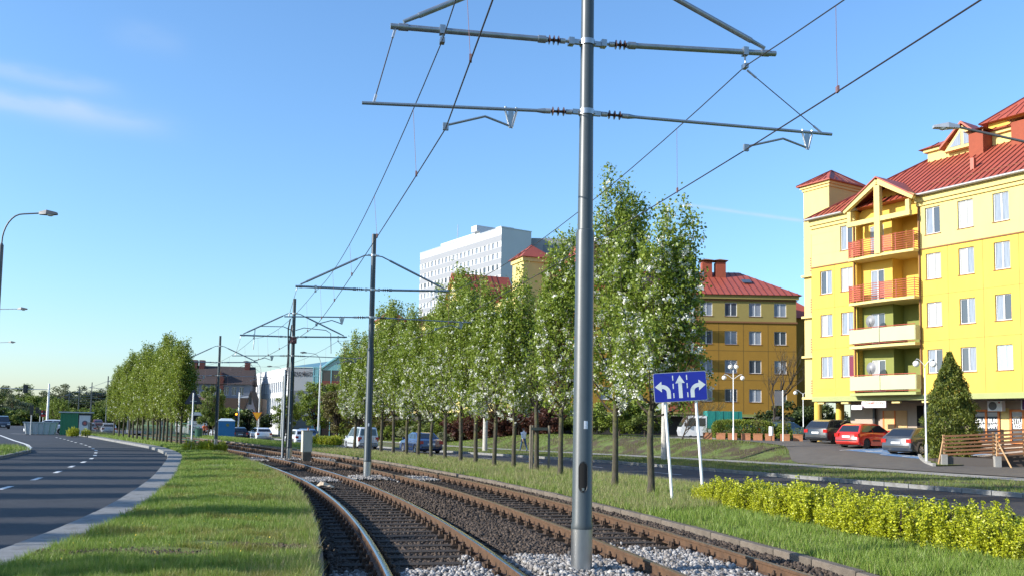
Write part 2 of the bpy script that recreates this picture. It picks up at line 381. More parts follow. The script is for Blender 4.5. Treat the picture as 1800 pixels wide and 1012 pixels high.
_kf = np.arange(-30, 110, .25); _ki = np.interp(_kf, _kY, _kX); _kw = np.exp(-(np.arange(-24, 25) * .25) ** 2 / (2 * 2.0 ** 2)); _ks = np.convolve(np.pad(_ki, 24, mode='edge'), _kw / _kw.sum(), 'valid')
def kerb_x(Y): return np.interp(Y, _kf, _ks)
RD = Vector((-.418, .908, 0)); RP = Vector((.908, .418, 0)); RO = Vector((14.6, 26.1, 0))
def bend(s): return -.0011 * max(0., s - 38) ** 2 if s < 110 else -.0011 * 72 ** 2 - .158 * (s - 110)
def RW(s, wd, z=0.):
    """right road frame: s along the far kerb, wd outward from it"""
    p = RO + RD * s + RP * (wd + bend(s)); return Vector((p.x, p.y, z))
def zroad(s): return -.10 - .35 * float(smooth01(14, 62, s))
FP = Vector((20.9, 60.0, 0)); FU = Vector((.522, -.853, 0)); FI = Vector((.853, .522, 0))
def zplane(x, y):
    dx, dy = x - 20.9, y - 60.; t = dx * .522 - dy * .853; d = -(dx * .853 + dy * .522)
    return np.clip(1.28 - .05 * (t + 1.3) - .04 * d, 0.02, .98)
def zright(x, y):
    """terrain beyond the right road"""
    dx, dy = x - 14.6, y - 26.1; s = -.418 * dx + .908 * dy; wd = .908 * dx + .418 * dy - np.where(s > 38, -.0011 * np.clip(s - 38, 0, 72) ** 2, 0)
    base = -.0 - .32 * smooth01(14, 62, s)
    up = smooth01(8.9, 12.6, wd) * (1 - smooth01(52, 80, s))
    return base * (1 - up) + up * zplane(x, y)

# ------------------------------------------------------------------ ground sheets
g = MB(); g.add([(-3000, -600, -.8), (3000, -600, -.8), (3000, 5000, -.8), (-3000, 5000, -.8)], [[0, 1, 2, 3]])
struct(g.build('ground', LAWN))
Ys = np.concatenate([np.arange(-12, 60, 1.5), np.arange(60, 101, 4)])
struct(sheet('left_road', [[(kerb_x(Y) - o * (1 + max(0, Y - 30) * .004), Y + (o * .35 if Y > 60 else 0), .05) for o in (-.3, 3, 8, 16, 34)] for Y in Ys], ASPH))
struct(sheet('crossing_road', [[(x, y, .046) for x in (-150, -110, -80, -60, -44)] for y in (88, 110, 134)], ASPH))
far = []
for q in range(0, 12):
    Y = 134 + q * 24; far.append([(axis_x(Y) - 10 - k * 3, Y, .03) for k in (0, 1, 2, 3)])
struct(sheet('far_road', far, ASPH))
# grass strip between the left road and the tracks
Yg = np.concatenate([np.arange(-12, 56, .4), np.arange(56, 104, 1.5)])
def med_z(x, Y, f): return .185 + .07 * math.sin(math.pi * min(1, max(0, f))) + .05 * (float(vnoise(x, Y, .9, 3)) - .5) * min(1, 6 * f * (1 - f) + .1)
rows = []
for Y in Yg:
    a = kerb_x(Y) + .62; b = edge_x(Y, -3.3); b = max(b, a + .2)
    rows.append([(a + (b - a) * f, Y, med_z(a + (b - a) * f, Y, f)) for f in np.linspace(0, 1, 13)])
struct(sheet('median_ground', rows, LAWN))
# track bed
rows = []
for s in np.concatenate([np.arange(-14, 60, .8), np.arange(60, 330, 6)]):
    rows.append([tuple(AX(s, o, -.245 + (.05 if abs(o) < .7 else 0) + (.13 if o > 2.7 else 0))) for o in (-3.35, -2.9, -2.4, -1.68, -.95, -.4, .4, .95, 1.68, 2.4, 2.9, 3.35)])
struct(sheet('track_bed', rows, BED))
# grass strip with the pear trees, right of the tracks
rows = []
for s in np.concatenate([np.arange(-16, 70, .8), np.arange(70, 150, 4)]):
    a = AX(s, 3.3); sr = (a - RO).dot(RD); sr = sr if sr < 38 else sr
    b = RW(sr, -7.7, zroad(sr) + .10)
    rows.append([(a.x + (b.x - a.x) * f, a.y + (b.y - a.y) * f, .00 + (b.z - .0) * f + .10 * math.sin(math.pi * f)) for f in np.linspace(0, 1, 9)])
struct(sheet('tree_strip_ground', rows, LAWN))
ss = list(np.arange(-40, 60, 2.)) + list(np.arange(60, 190, 6.))
struct(sheet('right_road', [[tuple(RW(s, o, zroad(s))) for o in (-7.9, -5, -2.5, .05)] for s in ss], ASPH))
rows = [[(p.x, p.y, float(zright(p.x, p.y)) - (.15 if -30 < s < 72 and o > 9.6 + 3.9 * float(smooth01(18.5, 25.5, s)) else 0)) for o, p in [(o, RW(s, o)) for o in (.14, 1.5, 3, 4.5, 6.2, 6.6, 8.6, 9.0, 9.8, 10.6, 11.4, 12.2, 12.9, 14, 18, 26, 40, 70)]] for s in np.arange(-44, 120, 1.6)]
struct(sheet('verge_ground', rows, BANK))
rows = [[(p.x, p.y, float(zright(p.x, p.y)) + .022) for p in [RW(s, o) for o in (6.6, 7.6, 8.7)]] for s in np.arange(-44, 120, 1.6)]
struct(sheet('footpath', rows, PATH))
rows = []
for s in np.arange(-30, 74, 1.2):
    w0 = 9.15 + 3.9 * float(smooth01(18.5, 25.5, s))
    rows.append([(p.x, p.y, float(zright(p.x, p.y)) + .03) for p in [RW(s, w0 + (36 - w0) * f) for f in (0, .03, .06, .1, .15, .22, .35, .6, 1)]])
struct(sheet('parking_lot', rows, ASPH2))
# lawn and lot to the far left of the left road
struct(sheet('left_verge_ground', [[(kerb_x(min(Y, 86)) - o, Y, .09) for o in (11.8, 13.5, 16, 60)] for Y in np.arange(-14, 34, 3.)], LAWN))
isl = [(-19.6, 35.0), (-21.2, 39.5), (-22.6, 43.2), (-24.2, 46.0), (-26.5, 49.0), (-29.5, 50.6), (-34, 51), (-40, 47), (-40, 36), (-27, 29)]
m_ = MB(); n_ = len(isl); m_.add([(x, y, .0) for x, y in isl] + [(x, y, .17) for x, y in isl], [[i, (i + 1) % n_, (i + 1) % n_ + n_, i + n_] for i in range(n_)], 1)
cx_, cy_ = -30, 42; inn = [(cx_ + (x - cx_) * .975, cy_ + (y - cy_) * .975) for x, y in isl]
m_.add([(x, y, .17) for x, y in isl] + [(x, y, .17) for x, y in inn], [[i, (i + 1) % n_, (i + 1) % n_ + n_, i + n_] for i in range(n_)], 1)
m_.add([(x, y, .165) for x, y in inn], [list(range(n_))], 0); struct(m_.build('traffic_island', [LAWN, KERB]))

# ------------------------------------------------------------------ kerbs, stone by stone
def kerb_run(name, pts, wd, z0, z1, mat, step=1.0, gap=.012, jit=.004, cut=None, maxn=300, side=0):
    """stones laid along the polyline pts (function of arc length); side offsets the strip"""
    root = bpy.data.objects.new(name, None); COL.objects.link(root); struct(root)
    P = [Vector(p) for p in pts]; cum = [0]
    for a, b in zip(P, P[1:]): cum.append(cum[-1] + (b - a).length)
    def at(t):
        i = min(max(int(np.searchsorted(cum, t)) - 1, 0), len(P) - 2); f = (t - cum[i]) / (cum[i + 1] - cum[i] + 1e-9); return P[i].lerp(P[i + 1], f)
    t = 0; k = 0; hz = z1 - z0; cache = {}
    while t + step < cum[-1] and k < maxn:
        a, b = at(t), at(t + step); L = (b - a).length - gap; key = round(L, 2)
        if key not in cache:
            m = MB(); e = .012
            m.add([(0, -wd / 2, 0), (L, -wd / 2, 0), (L, wd / 2, 0), (0, wd / 2, 0), (0, -wd / 2, hz - e), (L, -wd / 2, hz - e), (L, wd / 2, hz - e), (0, wd / 2, hz - e),
                   (e, -wd / 2 + e, hz), (L - e, -wd / 2 + e, hz), (L - e, wd / 2 - e, hz), (e, wd / 2 - e, hz)],
                  [[0, 1, 5, 4], [1, 2, 6, 5], [2, 3, 7, 6], [3, 0, 4, 7], [4, 5, 9, 8], [5, 6, 10, 9], [6, 7, 11, 10], [7, 4, 8, 11], [8, 9, 10, 11]])
            cache[key] = m.mesh('kerb_stone', mat)
        o = put('kerb_stone', cache[key], root, (a.x, a.y, z0 + a.z + random.uniform(-jit, jit)), math.atan2(b.y - a.y, b.x - a.x) + random.uniform(-jit, jit) * .6)
        t += step; k += 1
    return root
kp = [(kerb_x(Y) + .31, Y, 0) for Y in np.arange(3, 98, .5)]
kerb_run('left_kerb', kp, .62, .0, .185, KERB, 1.0, .008)
kerb_run('left_track_edging', [tuple(AX(s, -3.22)) for s in np.arange(-10, 70, .5)], .12, -.25, .17, OLDC, 1.0)
kerb_run('right_track_edging', [tuple(AX(s, 3.16)) for s in np.arange(-10, 90, .5)], .15, -.3, .015, OLDC, 1.0, .02, .008)
kerb_run('right_kerb', [tuple(RW(s, .06, zroad(s))) for s in np.arange(-20, 120, 1.)], .16, -.05, .13, KERB, 1.0, .03, .006)
kerb_run('parking_kerb', [tuple(Vector((x, y, float(zright(x, y)) + .02))) for x, y in [(21.9, 49.0), (21.2, 47.4), (20.6, 45.8), (20.1, 44.2), (19.9, 42.9), (20.0, 42.6)]], .14, -.05, .10, CONC, .8)
gp = [(21.9, 49.0), (21.2, 47.4), (20.6, 45.8), (20.1, 44.2), (19.95, 42.9), (21.5, 43.2), (23.6, 44.6), (23.8, 47.0), (23.2, 49.2)]
m_ = MB(); m_.add([(x + .05, y, float(zright(x, y)) + .09) for x, y in gp] + [(22.0, 46.0, float(zright(22., 46.)) + .10)], [[i, (i + 1) % len(gp), len(gp)] for i in range(len(gp))]); struct(m_.build('planting_bed', LAWN))
kerb_run('planter_pavement_kerb', [tuple(Vector((x, y, float(zright(x, y)) + .02))) for x, y in [(10.6, 64.4), (14.0, 63.4), (17.0, 62.4), (19.2, 61.6)]], .16, -.05, .10, CONC, 1.0)

# ------------------------------------------------------------------ painted markings
def dashes(name, pts, ln, gap, wd, z, mat=PAINT):
    P = [Vector(p) for p in pts]; cum = [0]
    for a, b in zip(P, P[1:]): cum.append(cum[-1] + (b - a).length)
    def at(t):
        i = min(max(int(np.searchsorted(cum, t)) - 1, 0), len(P) - 2); f = (t - cum[i]) / (cum[i + 1] - cum[i] + 1e-9); return P[i].lerp(P[i + 1], f)
    m = MB(); t = 0
    while t + ln < cum[-1]:
        n = max(1, int(ln / 2)); 
        for q in range(n):
            a, b = at(t + ln * q / n), at(t + ln * (q + 1) / n); d = (b - a).normalized(); x = Vector((d.y, -d.x, 0)) * wd / 2
            m.add([a - x + Vector((0, 0, z)), a + x + Vector((0, 0, z)), b + x + Vector((0, 0, z)), b - x + Vector((0, 0, z))], [[0, 1, 2, 3]])
        t += ln + gap
    root = struct(put(name, None)); m.each('dash', mat, root); return root
dY = np.array([14, 20.7, 24.1, 27.5, 31.2, 34.4, 37.7, 40.6, 43.3, 46.7, 52, 55.9, 58.3, 62.1, 70, 80]); dX = np.array([-9.8, -11.5, -12.5, -13.6, -14.9, -16, -17.2, -18.4, -19.6, -21.1, -23.8, -25.9, -27.2, -29.5, -34, -40])
dashes('lane_marking', [(x, y, .05) for x, y in zip(dX, dY)], 1.15, 2.3, .14, .005)
dashes('edge_marking', [(-21.6, 35.2, .05), (-22.8, 41.0, .05), (-23.9, 45.0, .05), (-25.4, 48.5, .05), (-29.3, 55.5, .05), (-35, 64.5, .05), (-47, 84, .05)], 3.0, .0, .2, .005)
dashes('stop_marking', [(-75, 92, .05), (-60, 91.5, .05), (-46, 91, .05)], 1.6, 1.2, .4, .005)
dashes('road_lane_marking', [tuple(RW(s, -6.35, zroad(s))) for s in np.arange(-30, 100, 1.)], 2.0, 2.2, .13, .005)
dashes('road_centre_marking', [tuple(RW(s, -3.2, zroad(s))) for s in np.arange(-30, 100, 1.)], 2.0, 4.0, .12, .005)
m_ = MB()
def on_lot(t, d, z=.04):
    p = FP + FU * t - FI * d; return (p.x, p.y, float(zright(p.x, p.y)) + z)
def lot_quad(t0, t1, d0, d1, z, mi=0, n=6):
    for k in range(n):
        a = d0 + (d1 - d0) * k / n; b = d0 + (d1 - d0) * (k + 1) / n
        m_.add([on_lot(t0, a, z), on_lot(t1, a, z), on_lot(t1, b, z), on_lot(t0, b, z)], [[0, 1, 2, 3]], mi)
lot_quad(6.4, 9.0, 1.2, 6.6, .040); lot_quad(9.15, 11.8, 1.2, 7.2, .040)
for t in (6.4, 9.0, 11.7): lot_quad(t, t + .12, 1.2, 7.0, .046, 1)
lot_quad(6.9, 8.5, 5.6, 5.72, .046, 1, 1); lot_quad(7.6, 7.75, 4.9, 6.4, .046, 1, 2); lot_quad(9.6, 11.2, 6.2, 6.32, .046, 1, 1); lot_quad(10.3, 10.45, 5.6, 7.0, .046, 1, 2)
m_.each('bay_paint', [BLUEP, PAINT], struct(put('parking_bay_marking', None)))

# ------------------------------------------------------------------ tracks
def rail_mesh(off, mat_top):
    prof = [(-.07, -.165), (.07, -.165), (.07, -.152), (.012, -.135), (.012, -.045), (.036, -.035), (.036, -.004), (.030, 0), (-.030, 0), (-.036, -.004), (-.036, -.035), (-.012, -.045), (-.012, -.135), (-.07, -.152)]
    S = np.concatenate([np.arange(-9, 60, .6), np.arange(60, 320, 6)]); n = len(prof); m = MB(); vs = []; 
    for s in S:
        for o, z in prof: vs.append(AX(s, off + o, z))
    fs = []; ms = []
    for i in range(len(S) - 1):
        for k in range(n):
            fs.append([i * n + k, i * n + (k + 1) % n, (i + 1) * n + (k + 1) % n, (i + 1) * n + k]); ms.append(1 if k in (6, 7, 8) else 0)
    m.v = [tuple(v) for v in vs]; m.f = fs; m.m = ms
    return m.mesh('rail', [RUST, mat_top], 40)
fm = MB(); fm.box(-.2, .2, -.08, .08, -.176, -.168)
for sx in (-1, 1):
    fm.box(min(sx * .075, sx * .19), max(sx * .075, sx * .19), -.075, .075, -.172, -.150)
    fm.box(min(sx * .06, sx * .125), max(sx * .06, sx * .125), -.05, .05, -.150, -.122)
    fm.tube([(sx * .115, .0, -.15), (sx * .115, 0, -.045)], .020, 6); fm.tube([(sx * .115, 0, -.112), (sx * .115, 0, -.078)], .034, 6)
    fm.tube([(sx * .165, .045, -.155), (sx * .165, .045, -.088)], .022, 6); fm.tube([(sx * .165, -.045, -.155), (sx * .165, -.045, -.088)], .022, 6)
fast_me = fm.mesh('rail_fastening', FAST)
sm = MB(); sm.add([(-1.2, -.13, -.30), (1.2, -.13, -.30), (1.2, .13, -.30), (-1.2, .13, -.30), (-1.2, -.11, -.172), (1.2, -.11, -.172), (1.2, .11, -.172), (-1.2, .11, -.172)],
                  [[4, 5, 6, 7], [0, 1, 5, 4], [1, 2, 6, 5], [2, 3, 7, 6], [3, 0, 4, 7]])
sleep_me = sm.mesh('sleeper', SLEEP)
def track(off, label, mt):
    t = thing('tram_track', label, 'tram track')
    for g_ in (-.7525, .7525): put('rail', rail_mesh(off + g_, mt), t)
    for k in range(125):
        s = -8 + k * .62 + random.uniform(-.015, .015); p = AX(s, off); o = put('sleeper', sleep_me, t, p, -AXh(s) + random.uniform(-.012, .012))
        for g_ in (-.7525, .7525): put('rail_fastening', fast_me, o, (g_, 0, 0))
track(-1.68, 'polished-top tram track curving beside the left grass strip', STEEL)
track(1.68, 'rusty-railed tram track nearer the row of blossoming pear trees', STEELR)

# ballast stones
_ico = None
def ico():
    bm = bmesh.new(); bmesh.ops.create_icosphere(bm, subdivisions=1, radius=1); v = np.array([x.co[:] for x in bm.verts]); f = np.array([[q.index for q in p.verts] for p in bm.faces]); bm.free(); return v, f
ICOV, ICOF = ico()
OCT = np.array([(1, 0, 0), (-1, 0, 0), (0, 1, 0), (0, -1, 0), (0, 0, 1), (0, 0, -1)], float); OCTF = np.array([(0, 2, 4), (2, 1, 4), (1, 3, 4), (3, 0, 4), (2, 0, 5), (1, 2, 5), (3, 1, 5), (0, 3, 5)])
def stones(C, size, mat, name, hi=True):
    V0, F0 = (ICOV, ICOF) if hi else (OCT, OCTF); n = len(C); k = len(V0)
    s = size * rng.uniform(.55, 1.35, (n, 1, 1)); J = V0[None] * (1 + rng.uniform(-.32, .32, (n, k, 1)))
    J = J * rng.uniform(.65, 1.15, (n, 1, 3)); ang = rng.uniform(0, 2 * np.pi, (n, 3)); c, q = np.cos(ang), np.sin(ang)
    def rot(J, i, a, b):
        x = J[..., a] * c[:, i:i + 1] - J[..., b] * q[:, i:i + 1]; y = J[..., a] * q[:, i:i + 1] + J[..., b] * c[:, i:i + 1]; J = J.copy(); J[..., a] = x; J[..., b] = y; return J
    J = rot(rot(J, 0, 0, 1), 1, 1, 2); V = (J * s + C[:, None, :]).reshape(-1, 3); F = (F0[None] + (np.arange(n) * k)[:, None, None]).reshape(-1, 3)
    return npindexed(name, V, F, mat)
def axis_pts(s, o):
    h = np.interp(s, _s, _h); return np.interp(s, _s, _x) + np.cos(h) * o, np.interp(s, _s, _y) - np.sin(h) * o
def scatter_track(n, s0, s1, pw=1.0):
    s = s0 + (s1 - s0) * rng.uniform(0, 1, n) ** pw; o = rng.uniform(-3.05, 3.05, n); return s, o
def ballast_z(s, o, white):
    z = -.222 + rng.uniform(-.012, .028, len(s)); ao = np.abs(o)
    z = z + np.where(ao < .55, .05, 0) + np.where(white, .07, 0) + np.where(o > 2.62, .125, 0)
    near = np.minimum(np.abs(ao - .9275), np.abs(ao - 2.4325)); return np.where(near < .20, z - .035, z)
def white_mask(s, o):
    nz = vnoise(s, o, .55, 5) * .6 + vnoise(s, o, .2, 8) * .4 + .45 * (rng.uniform(0, 1, len(s)) - .5)
    a = (s < 1.35 + .75 * (nz - .5) * 2 - .30 * o * (o > 0) + np.where((o > .95) & (o < 2.5), 1.2, 0) - np.where(o < -1.3, .9, 0) - np.where(o > 2.45, 9, 0))
    b = (np.abs(s - 19.6 - .1 * o) < .95 + .5 * (nz - .5)) & (np.abs(o) < 2.35)
    c2 = (np.abs(s - 36) < 1.6 + (nz - .5)) & (np.abs(o) < 2.3); return a | b | c2
s, o = scatter_track(46000, -3.3, 6.0); wm = white_mask(s, o); ao = np.abs(o)
rail_gap = np.minimum(np.abs(ao - .9275), np.abs(ao - 2.4325)) > .085
sleeper_clear = ((s + 8) % .62 > .12) & ((s + 8) % .62 < .50) | (ao < .47) | (ao > 2.9) | wm | (rng.uniform(0, 1, len(s)) < .30)
keep = rail_gap & sleeper_clear
x, y = axis_pts(s, o); C = np.stack([x, y, ballast_z(s, o, wm)], 1)
k1 = keep & wm; k2 = keep & ~wm
stuff(put('fresh_ballast', stones(C[k1], .030, STONEW, 'fresh_ballast')), 'loose pale grey ballast stones heaped around the near pole and rails', 'gravel')
brown = [stones(C[k2], .028, STONEB, 'rusty_ballast')]
stuff(put('rusty_ballast', brown[0]), 'dark rust-brown ballast between the near rails', 'gravel')
s, o = scatter_track(46000, 6.0, 34.0, 1.25); wm = white_mask(s, o); ao = np.abs(o); keep = np.minimum(np.abs(ao - .9275), np.abs(ao - 2.4325)) > .09
keep &= (((s + 8) % .62 > .13) & ((s + 8) % .62 < .49)) | (ao < .45) | (ao > 2.9) | wm | (rng.uniform(0, 1, len(s)) < .35)
x, y = axis_pts(s, o); C = np.stack([x, y, ballast_z(s, o, wm)], 1)
stuff(put('rusty_ballast', stones(C[keep & ~wm], .034, STONEB, 'rusty_ballast', False)), 'dark rust-brown ballast along the farther curve of the tracks', 'gravel')
s2 = np.concatenate([19.6 + rng.uniform(-1.6, 1.6, 7000), 36 + rng.uniform(-2.2, 2.2, 4000)]); o2 = rng.uniform(-2.5, 2.5, 11000); wm = white_mask(s2, o2); ao = np.abs(o2)
wm &= np.minimum(np.abs(ao - .9275), np.abs(ao - 2.4325)) > .085; x, y = axis_pts(s2, o2); C = np.stack([x, y, ballast_z(s2, o2, wm)], 1)
stuff(put('fresh_ballast', stones(C[wm], .042, STONEW, 'fresh_ballast', False)), 'pale grey ballast stones around the feet of the farther poles', 'gravel')
# scrap of torn sacking lying between the left rails
sb = MB(); a0 = AX(15.6, -2.0)
vs = []
for i in range(7):
    for j in range(6): vs.append((a0.x + (i - 3) * .085 + random.uniform(-.02, .02), a0.y + (j - 2.5) * .07 + random.uniform(-.02, .02), -.13 + .16 * math.exp(-((i - 2.6) ** 2 + (j - 2) ** 2) / 5) + random.uniform(-.02, .03)))
sb.add(vs, [[i * 6 + j, i * 6 + j + 1, (i + 1) * 6 + j + 1, (i + 1) * 6 + j] for i in range(6) for j in range(5)])
tag(sb.build('paper_bag', M('torn_paper', (.55, .43, .30), .9, var=.2, scale=9), None, None), 'crumpled tan paper bag lying between the left rails', 'litter')

# ------------------------------------------------------------------ catenary poles
POLES = [(-23.0, -.1), (0.0, 0.0), (19.75, -.50), (35.2, -.80), (57.4, -.85), (84, -.7), (112, -.45), (140, -.45), (168, -.45), (197, -.45), (226, -.45), (256, -.45)]
CW = {-1: -1.83, 1: 2.24}; CZ = {-1: 5.36, 1: 5.43}; MW = {-1: -1.90, 1: 2.23}; MZ = {-1: 6.48, 1: 6.58}
def insulator(parent, a, b, r=.055, n=3):
    """ribbed insulator between two points"""
    a = Vector(a); b = Vector(b); m = MB(); d = b - a
    m.tube([a, a + d * .22], r * .62, 10, 1); m.tube([a + d * .78, b], r * .62, 10, 1); m.tube([a + d * .2, a + d * .8], r * .34, 8, 0)
    for k in range(n):
        c = a + d * (.30 + .40 * k / (n - 1)); e = d.normalized() * .016
        m.tube([c - e, c, c + e], [r * .45, r * 1.15, r * .45], 12, 0)
    return m.build('insulator', [INSUL, INSW], parent, 40)
def catenary_pole(s, dz, label, near=False, lod=0, extra=None):
    p = AX(s, 0, -.16); h = AXh(s); mat = POLE if near else POLE2
    t = thing('catenary_pole', label, 'tram pole', p, -h, 'catenary poles along the tram axis')
    B = .16; seg = 40 if near else (16 if lod < 2 else 8); top = 8.55 + dz + B
    m = MB(); m.tube([(0, 0, -.1), (0, 0, .60)], .133, seg); m.build('base_sleeve', GALV, t, 40)
    m = MB(); m.tube([(0, 0, .58), (0, 0, .62), (0, 0, .66), (0, 0, 4.28), (0, 0, 4.34), (0, 0, 4.36)], [.134, .138, .126, .118, .112, .09], seg); m.build('lower_shaft', mat, t, 40)
    m = MB(); m.tube([(0, 0, 4.34), (0, 0, 4.37), (0, 0, 6.0), (0, 0, top)], [.100, .098, .088, .078], seg); m.build('upper_shaft', mat, t, 40)
    if lod == 2:
        m = MB()
        for sx, L1, L2 in ((-1, 2.49, 2.87), (1, 2.62, 3.52)):
            m.tube([(0, 0, 6.66 + dz + B), (sx * L1, 0, 6.70 + dz + B)], .03, 6); m.tube([(0, 0, 5.73 + dz + B), (sx * L2, 0, 5.68 + dz + B)], .022, 6); m.tube([(0, 0, 7.8 + dz + B), (sx * L1, 0, 6.72 + dz + B)], .026, 6)
        m.build('bracket_arm', ARMM, t); return t
    for zz in (5.73, 6.66, 7.82):
        m = MB(); m.tube([(0, 0, zz + dz + B - .035), (0, 0, zz + dz + B + .035)], .102, 20, 0)
        for sx in (-1, 1): m.box(sx * .14 - .05, sx * .14 + .05, -.025, .025, zz + dz + B - .03, zz + dz + B + .03); m.tube([(sx * .10, -.05, zz + dz + B), (sx * .10, .05, zz + dz + B)], .016, 6)
        m.build('clamp', GALV, t, 40)
    for sx in (-1, 1):
        uL, uz = (2.49, 6.60) if sx < 0 else (2.62, 6.80); lL, lz = (2.87, 5.59) if sx < 0 else (3.52, 5.75)
        uz += dz + B; lz += dz + B; uz0 = 6.66 + dz + B; lz0 = 5.73 + dz + B; dz0 = 7.82 + dz + B
        def up(x): return (sx * x, 0, uz0 + (uz - uz0) * x / uL)
        def lo(x): return (sx * x, 0, lz0 + (lz - lz0) * x / lL)
        m = MB(); m.tube([up(.58), up(uL + .06)], .037, 12); m.tube([up(.56), up(.66)], .048, 12); m.tube([up(uL - .16), up(uL - .04)], .046, 12); m.build('upper_arm', ARMM, t, 40)
        m = MB(); m.tube([up(.12), up(.22)], .022, 8); m.box(sx * .22 - .035, sx * .22 + .035, -.05, .05, up(.22)[2] - .045, up(.22)[2] + .045); m.tube([up(.22), up(.31)], .02, 8); m.build('hinge', GALV, t, 40)
        insulator(t, up(.30), up(.60))
        m = MB(); m.tube([lo(.62), lo(lL)], .021, 10); m.tube([lo(.56), lo(.66)], [.034, .022], 10); m.build('lower_arm', ARMM, t, 40)
        m = MB(); m.tube([lo(.10), lo(.22)], .014, 8); m.build('hinge', GALV, t)
        insulator(t, lo(.20), lo(.56), .052)
        a = Vector((sx * .30, 0, dz0 - .02)); b = Vector(up(uL - .1)) + Vector((0, 0, .07)); d = b - a
        m = MB(); m.tube([a + d * .12, b - d * .09], .036, 12); m.tube([b - d * .1, b], [.030, .024], 10); m.tube([a, a + d * .13], .022, 8); m.build('diagonal_stay', ARMM, t, 40)
        m = MB(); m.tube([(sx * .1, 0, dz0), (sx * .30, 0, dz0 - .02)], .02, 8); m.build('hinge', GALV, t)
        # steady arm with its bracket
        bx = 1.0 if sx < 0 else 3.15; q = lo(bx); ez = CZ[sx] + dz + B; ex = CW[sx]
        m = MB(); m.tube([(q[0] - .07, 0, q[2] + .03), (q[0] - .07, 0, q[2] - .02), (q[0] - .01, 0, q[2] - .24)], .016, 6); m.tube([(q[0] + .07, 0, q[2] + .03), (q[0] + .07, 0, q[2] - .02), (q[0] + .01, 0, q[2] - .24)], .016, 6)
        m.box(q[0] - .035, q[0] + .035, -.006, .006, q[2] - .22, q[2]); m.build('steady_bracket', GALV, t)
        k0 = Vector((q[0], 0, q[2] - .22)); k1 = Vector((q[0] + (ex - q[0]) * .40, 0, q[2] - .12)); k2 = Vector((ex, 0, ez + .04))
        m = MB(); m.tube([k0, k0.lerp(k1, .8), k1, k1.lerp(k2, .1), k2], .015, 8); m.box(ex - .035, ex + .035, -.02, .02, ez - .02, ez + .07); m.build('steady_arm', ARMM, t, 40)
        # hanger wire and messenger clamp
        mz = MZ[sx] + dz + B; mxx = MW[sx]; ua = up(abs(mxx))
        m = MB(); m.box(mxx - .035, mxx + .035, -.045, .045, ua[2] - .05, ua[2] + .06); m.tube([(mxx, 0, ua[2] - .05), (mxx, 0, mz + .02)], .014, 6); m.box(mxx - .03, mxx + .03, -.05, .05, mz - .03, mz + .03); m.build('messenger_clamp', GALV, t)
        m = MB()
        if sx < 0: w0, w1 = Vector(up(uL)) - Vector((0, 0, .03)), Vector(lo(lL - .14))
        else: w0, w1 = Vector((mxx + .03, 0, mz - .05)), Vector(lo(lL - .14))
        m.tube([w0, w0.lerp(w1, .12)], .016, 6, 1); m.tube([w0, w1], .007, 6, 0); m.tube([w0.lerp(w1, .88), w1], .016, 6, 1); m.build('hanger_wire', [WIRE, GALV], t)
    if near:
        a0 = math.atan2(-.985, -.17) + h + .16; r = .1275; n = 9       # hatch turned to the camera, its dark inside painted as a flush patch
        def cyl(a, z): return (math.cos(a0 + a) * r, math.sin(a0 + a) * r, z)
        z0, z1, hw = 1.04, 1.41, .44; rim = []
        for k in range(24):
            q = 2 * math.pi * k / 24; c, sn = math.cos(q), math.sin(q); rim.append(cyl(hw * c, (z1 - .08 if sn > 0 else z0 + .08) + .085 * sn))
        m = MB(); m.add([cyl(0, (z0 + z1) / 2)] + rim, [[0, 1 + k, 1 + (k + 1) % 24] for k in range(24)]); 
        for q in (-.5, -.35, -.2, .2, .35, .5): pass
        grid = []; nu, nv = 12, 12
        for j in range(nv + 1):
            zz = z0 + (z1 - z0) * j / nv; e = min(zz - z0, z1 - zz); wq = hw * (math.sqrt(max(0, 1 - ((.085 - e) / .085) ** 2)) if e < .085 else 1)
            for i in range(nu + 1): grid.append(cyl(-wq + 2 * wq * i / nu, zz))
        m = MB(); m.add(grid, [[j * (nu + 1) + i, j * (nu + 1) + i + 1, (j + 1) * (nu + 1) + i + 1, (j + 1) * (nu + 1) + i] for j in range(nv) for i in range(nu)])
        hatch = m.build('hatch_dark_patch', BLACK, t); hatch['label'] = 'rounded service hatch with its dark inside painted on'
        m = MB(); m.tube(rim + rim[:1], .0045, 6); m.build('hatch_rim', DARK, hatch)
        m = MB(); c = Vector(cyl(0, z0 + .035)) * 1.0; m.box(c.x - .014, c.x + .014, c.y - .006, c.y + .006, z0 + .02, z0 + .05); m.build('hatch_lock', GALV, hatch)
    if near or extra == 'sticker' or s > 10 and lod == 0:
        a0 = math.atan2(-.985, -.17) + h + .38; zz = 1.82 if near else 1.75; r = .1268
        V = [(math.cos(a0 + a) * r, math.sin(a0 + a) * r, z) for z in (zz, zz + .10) for a in (-.2, -.1, 0, .1, .2)]
        m = MB(); m.add(V, [[i, i + 1, i + 6, i + 5] for i in range(4)]); m.build('sticker', M('sticker', (.62, .64, .68), .5, var=.3, scale=60), t)
    if extra == 'cables':
        m = MB(); m.tube([(-.30, -.10, 0), (-.30, -.10, 3), (-.24, -.1, 5.2), (-.28, -.1, 6.4), (-.2, -.1, 6.9)], .035, 8); m.tube([(-.18, -.14, 0), (-.18, -.14, 4), (-.22, -.14, 5.6), (-.12, -.1, 6.6)], .03, 8); m.build('feeder_cable', DARK, t, 40)
        m = MB(); m.tube([(-.35, -.1, 0), (-.35, -.1, 4.4)], .045, 10)
        for zz in (1., 2.2, 3.4, 4.3): m.tube([(-.36, -.12, zz), (0, -.12, zz)], .012, 6)
        m.build('cable_duct', GREYP, t)
        m = MB(); m.box(-.14, .14, -.16, .10, 5.7, 6.0); m.build('junction_box', M('junction_red', (.16, .05, .04), .6), t)
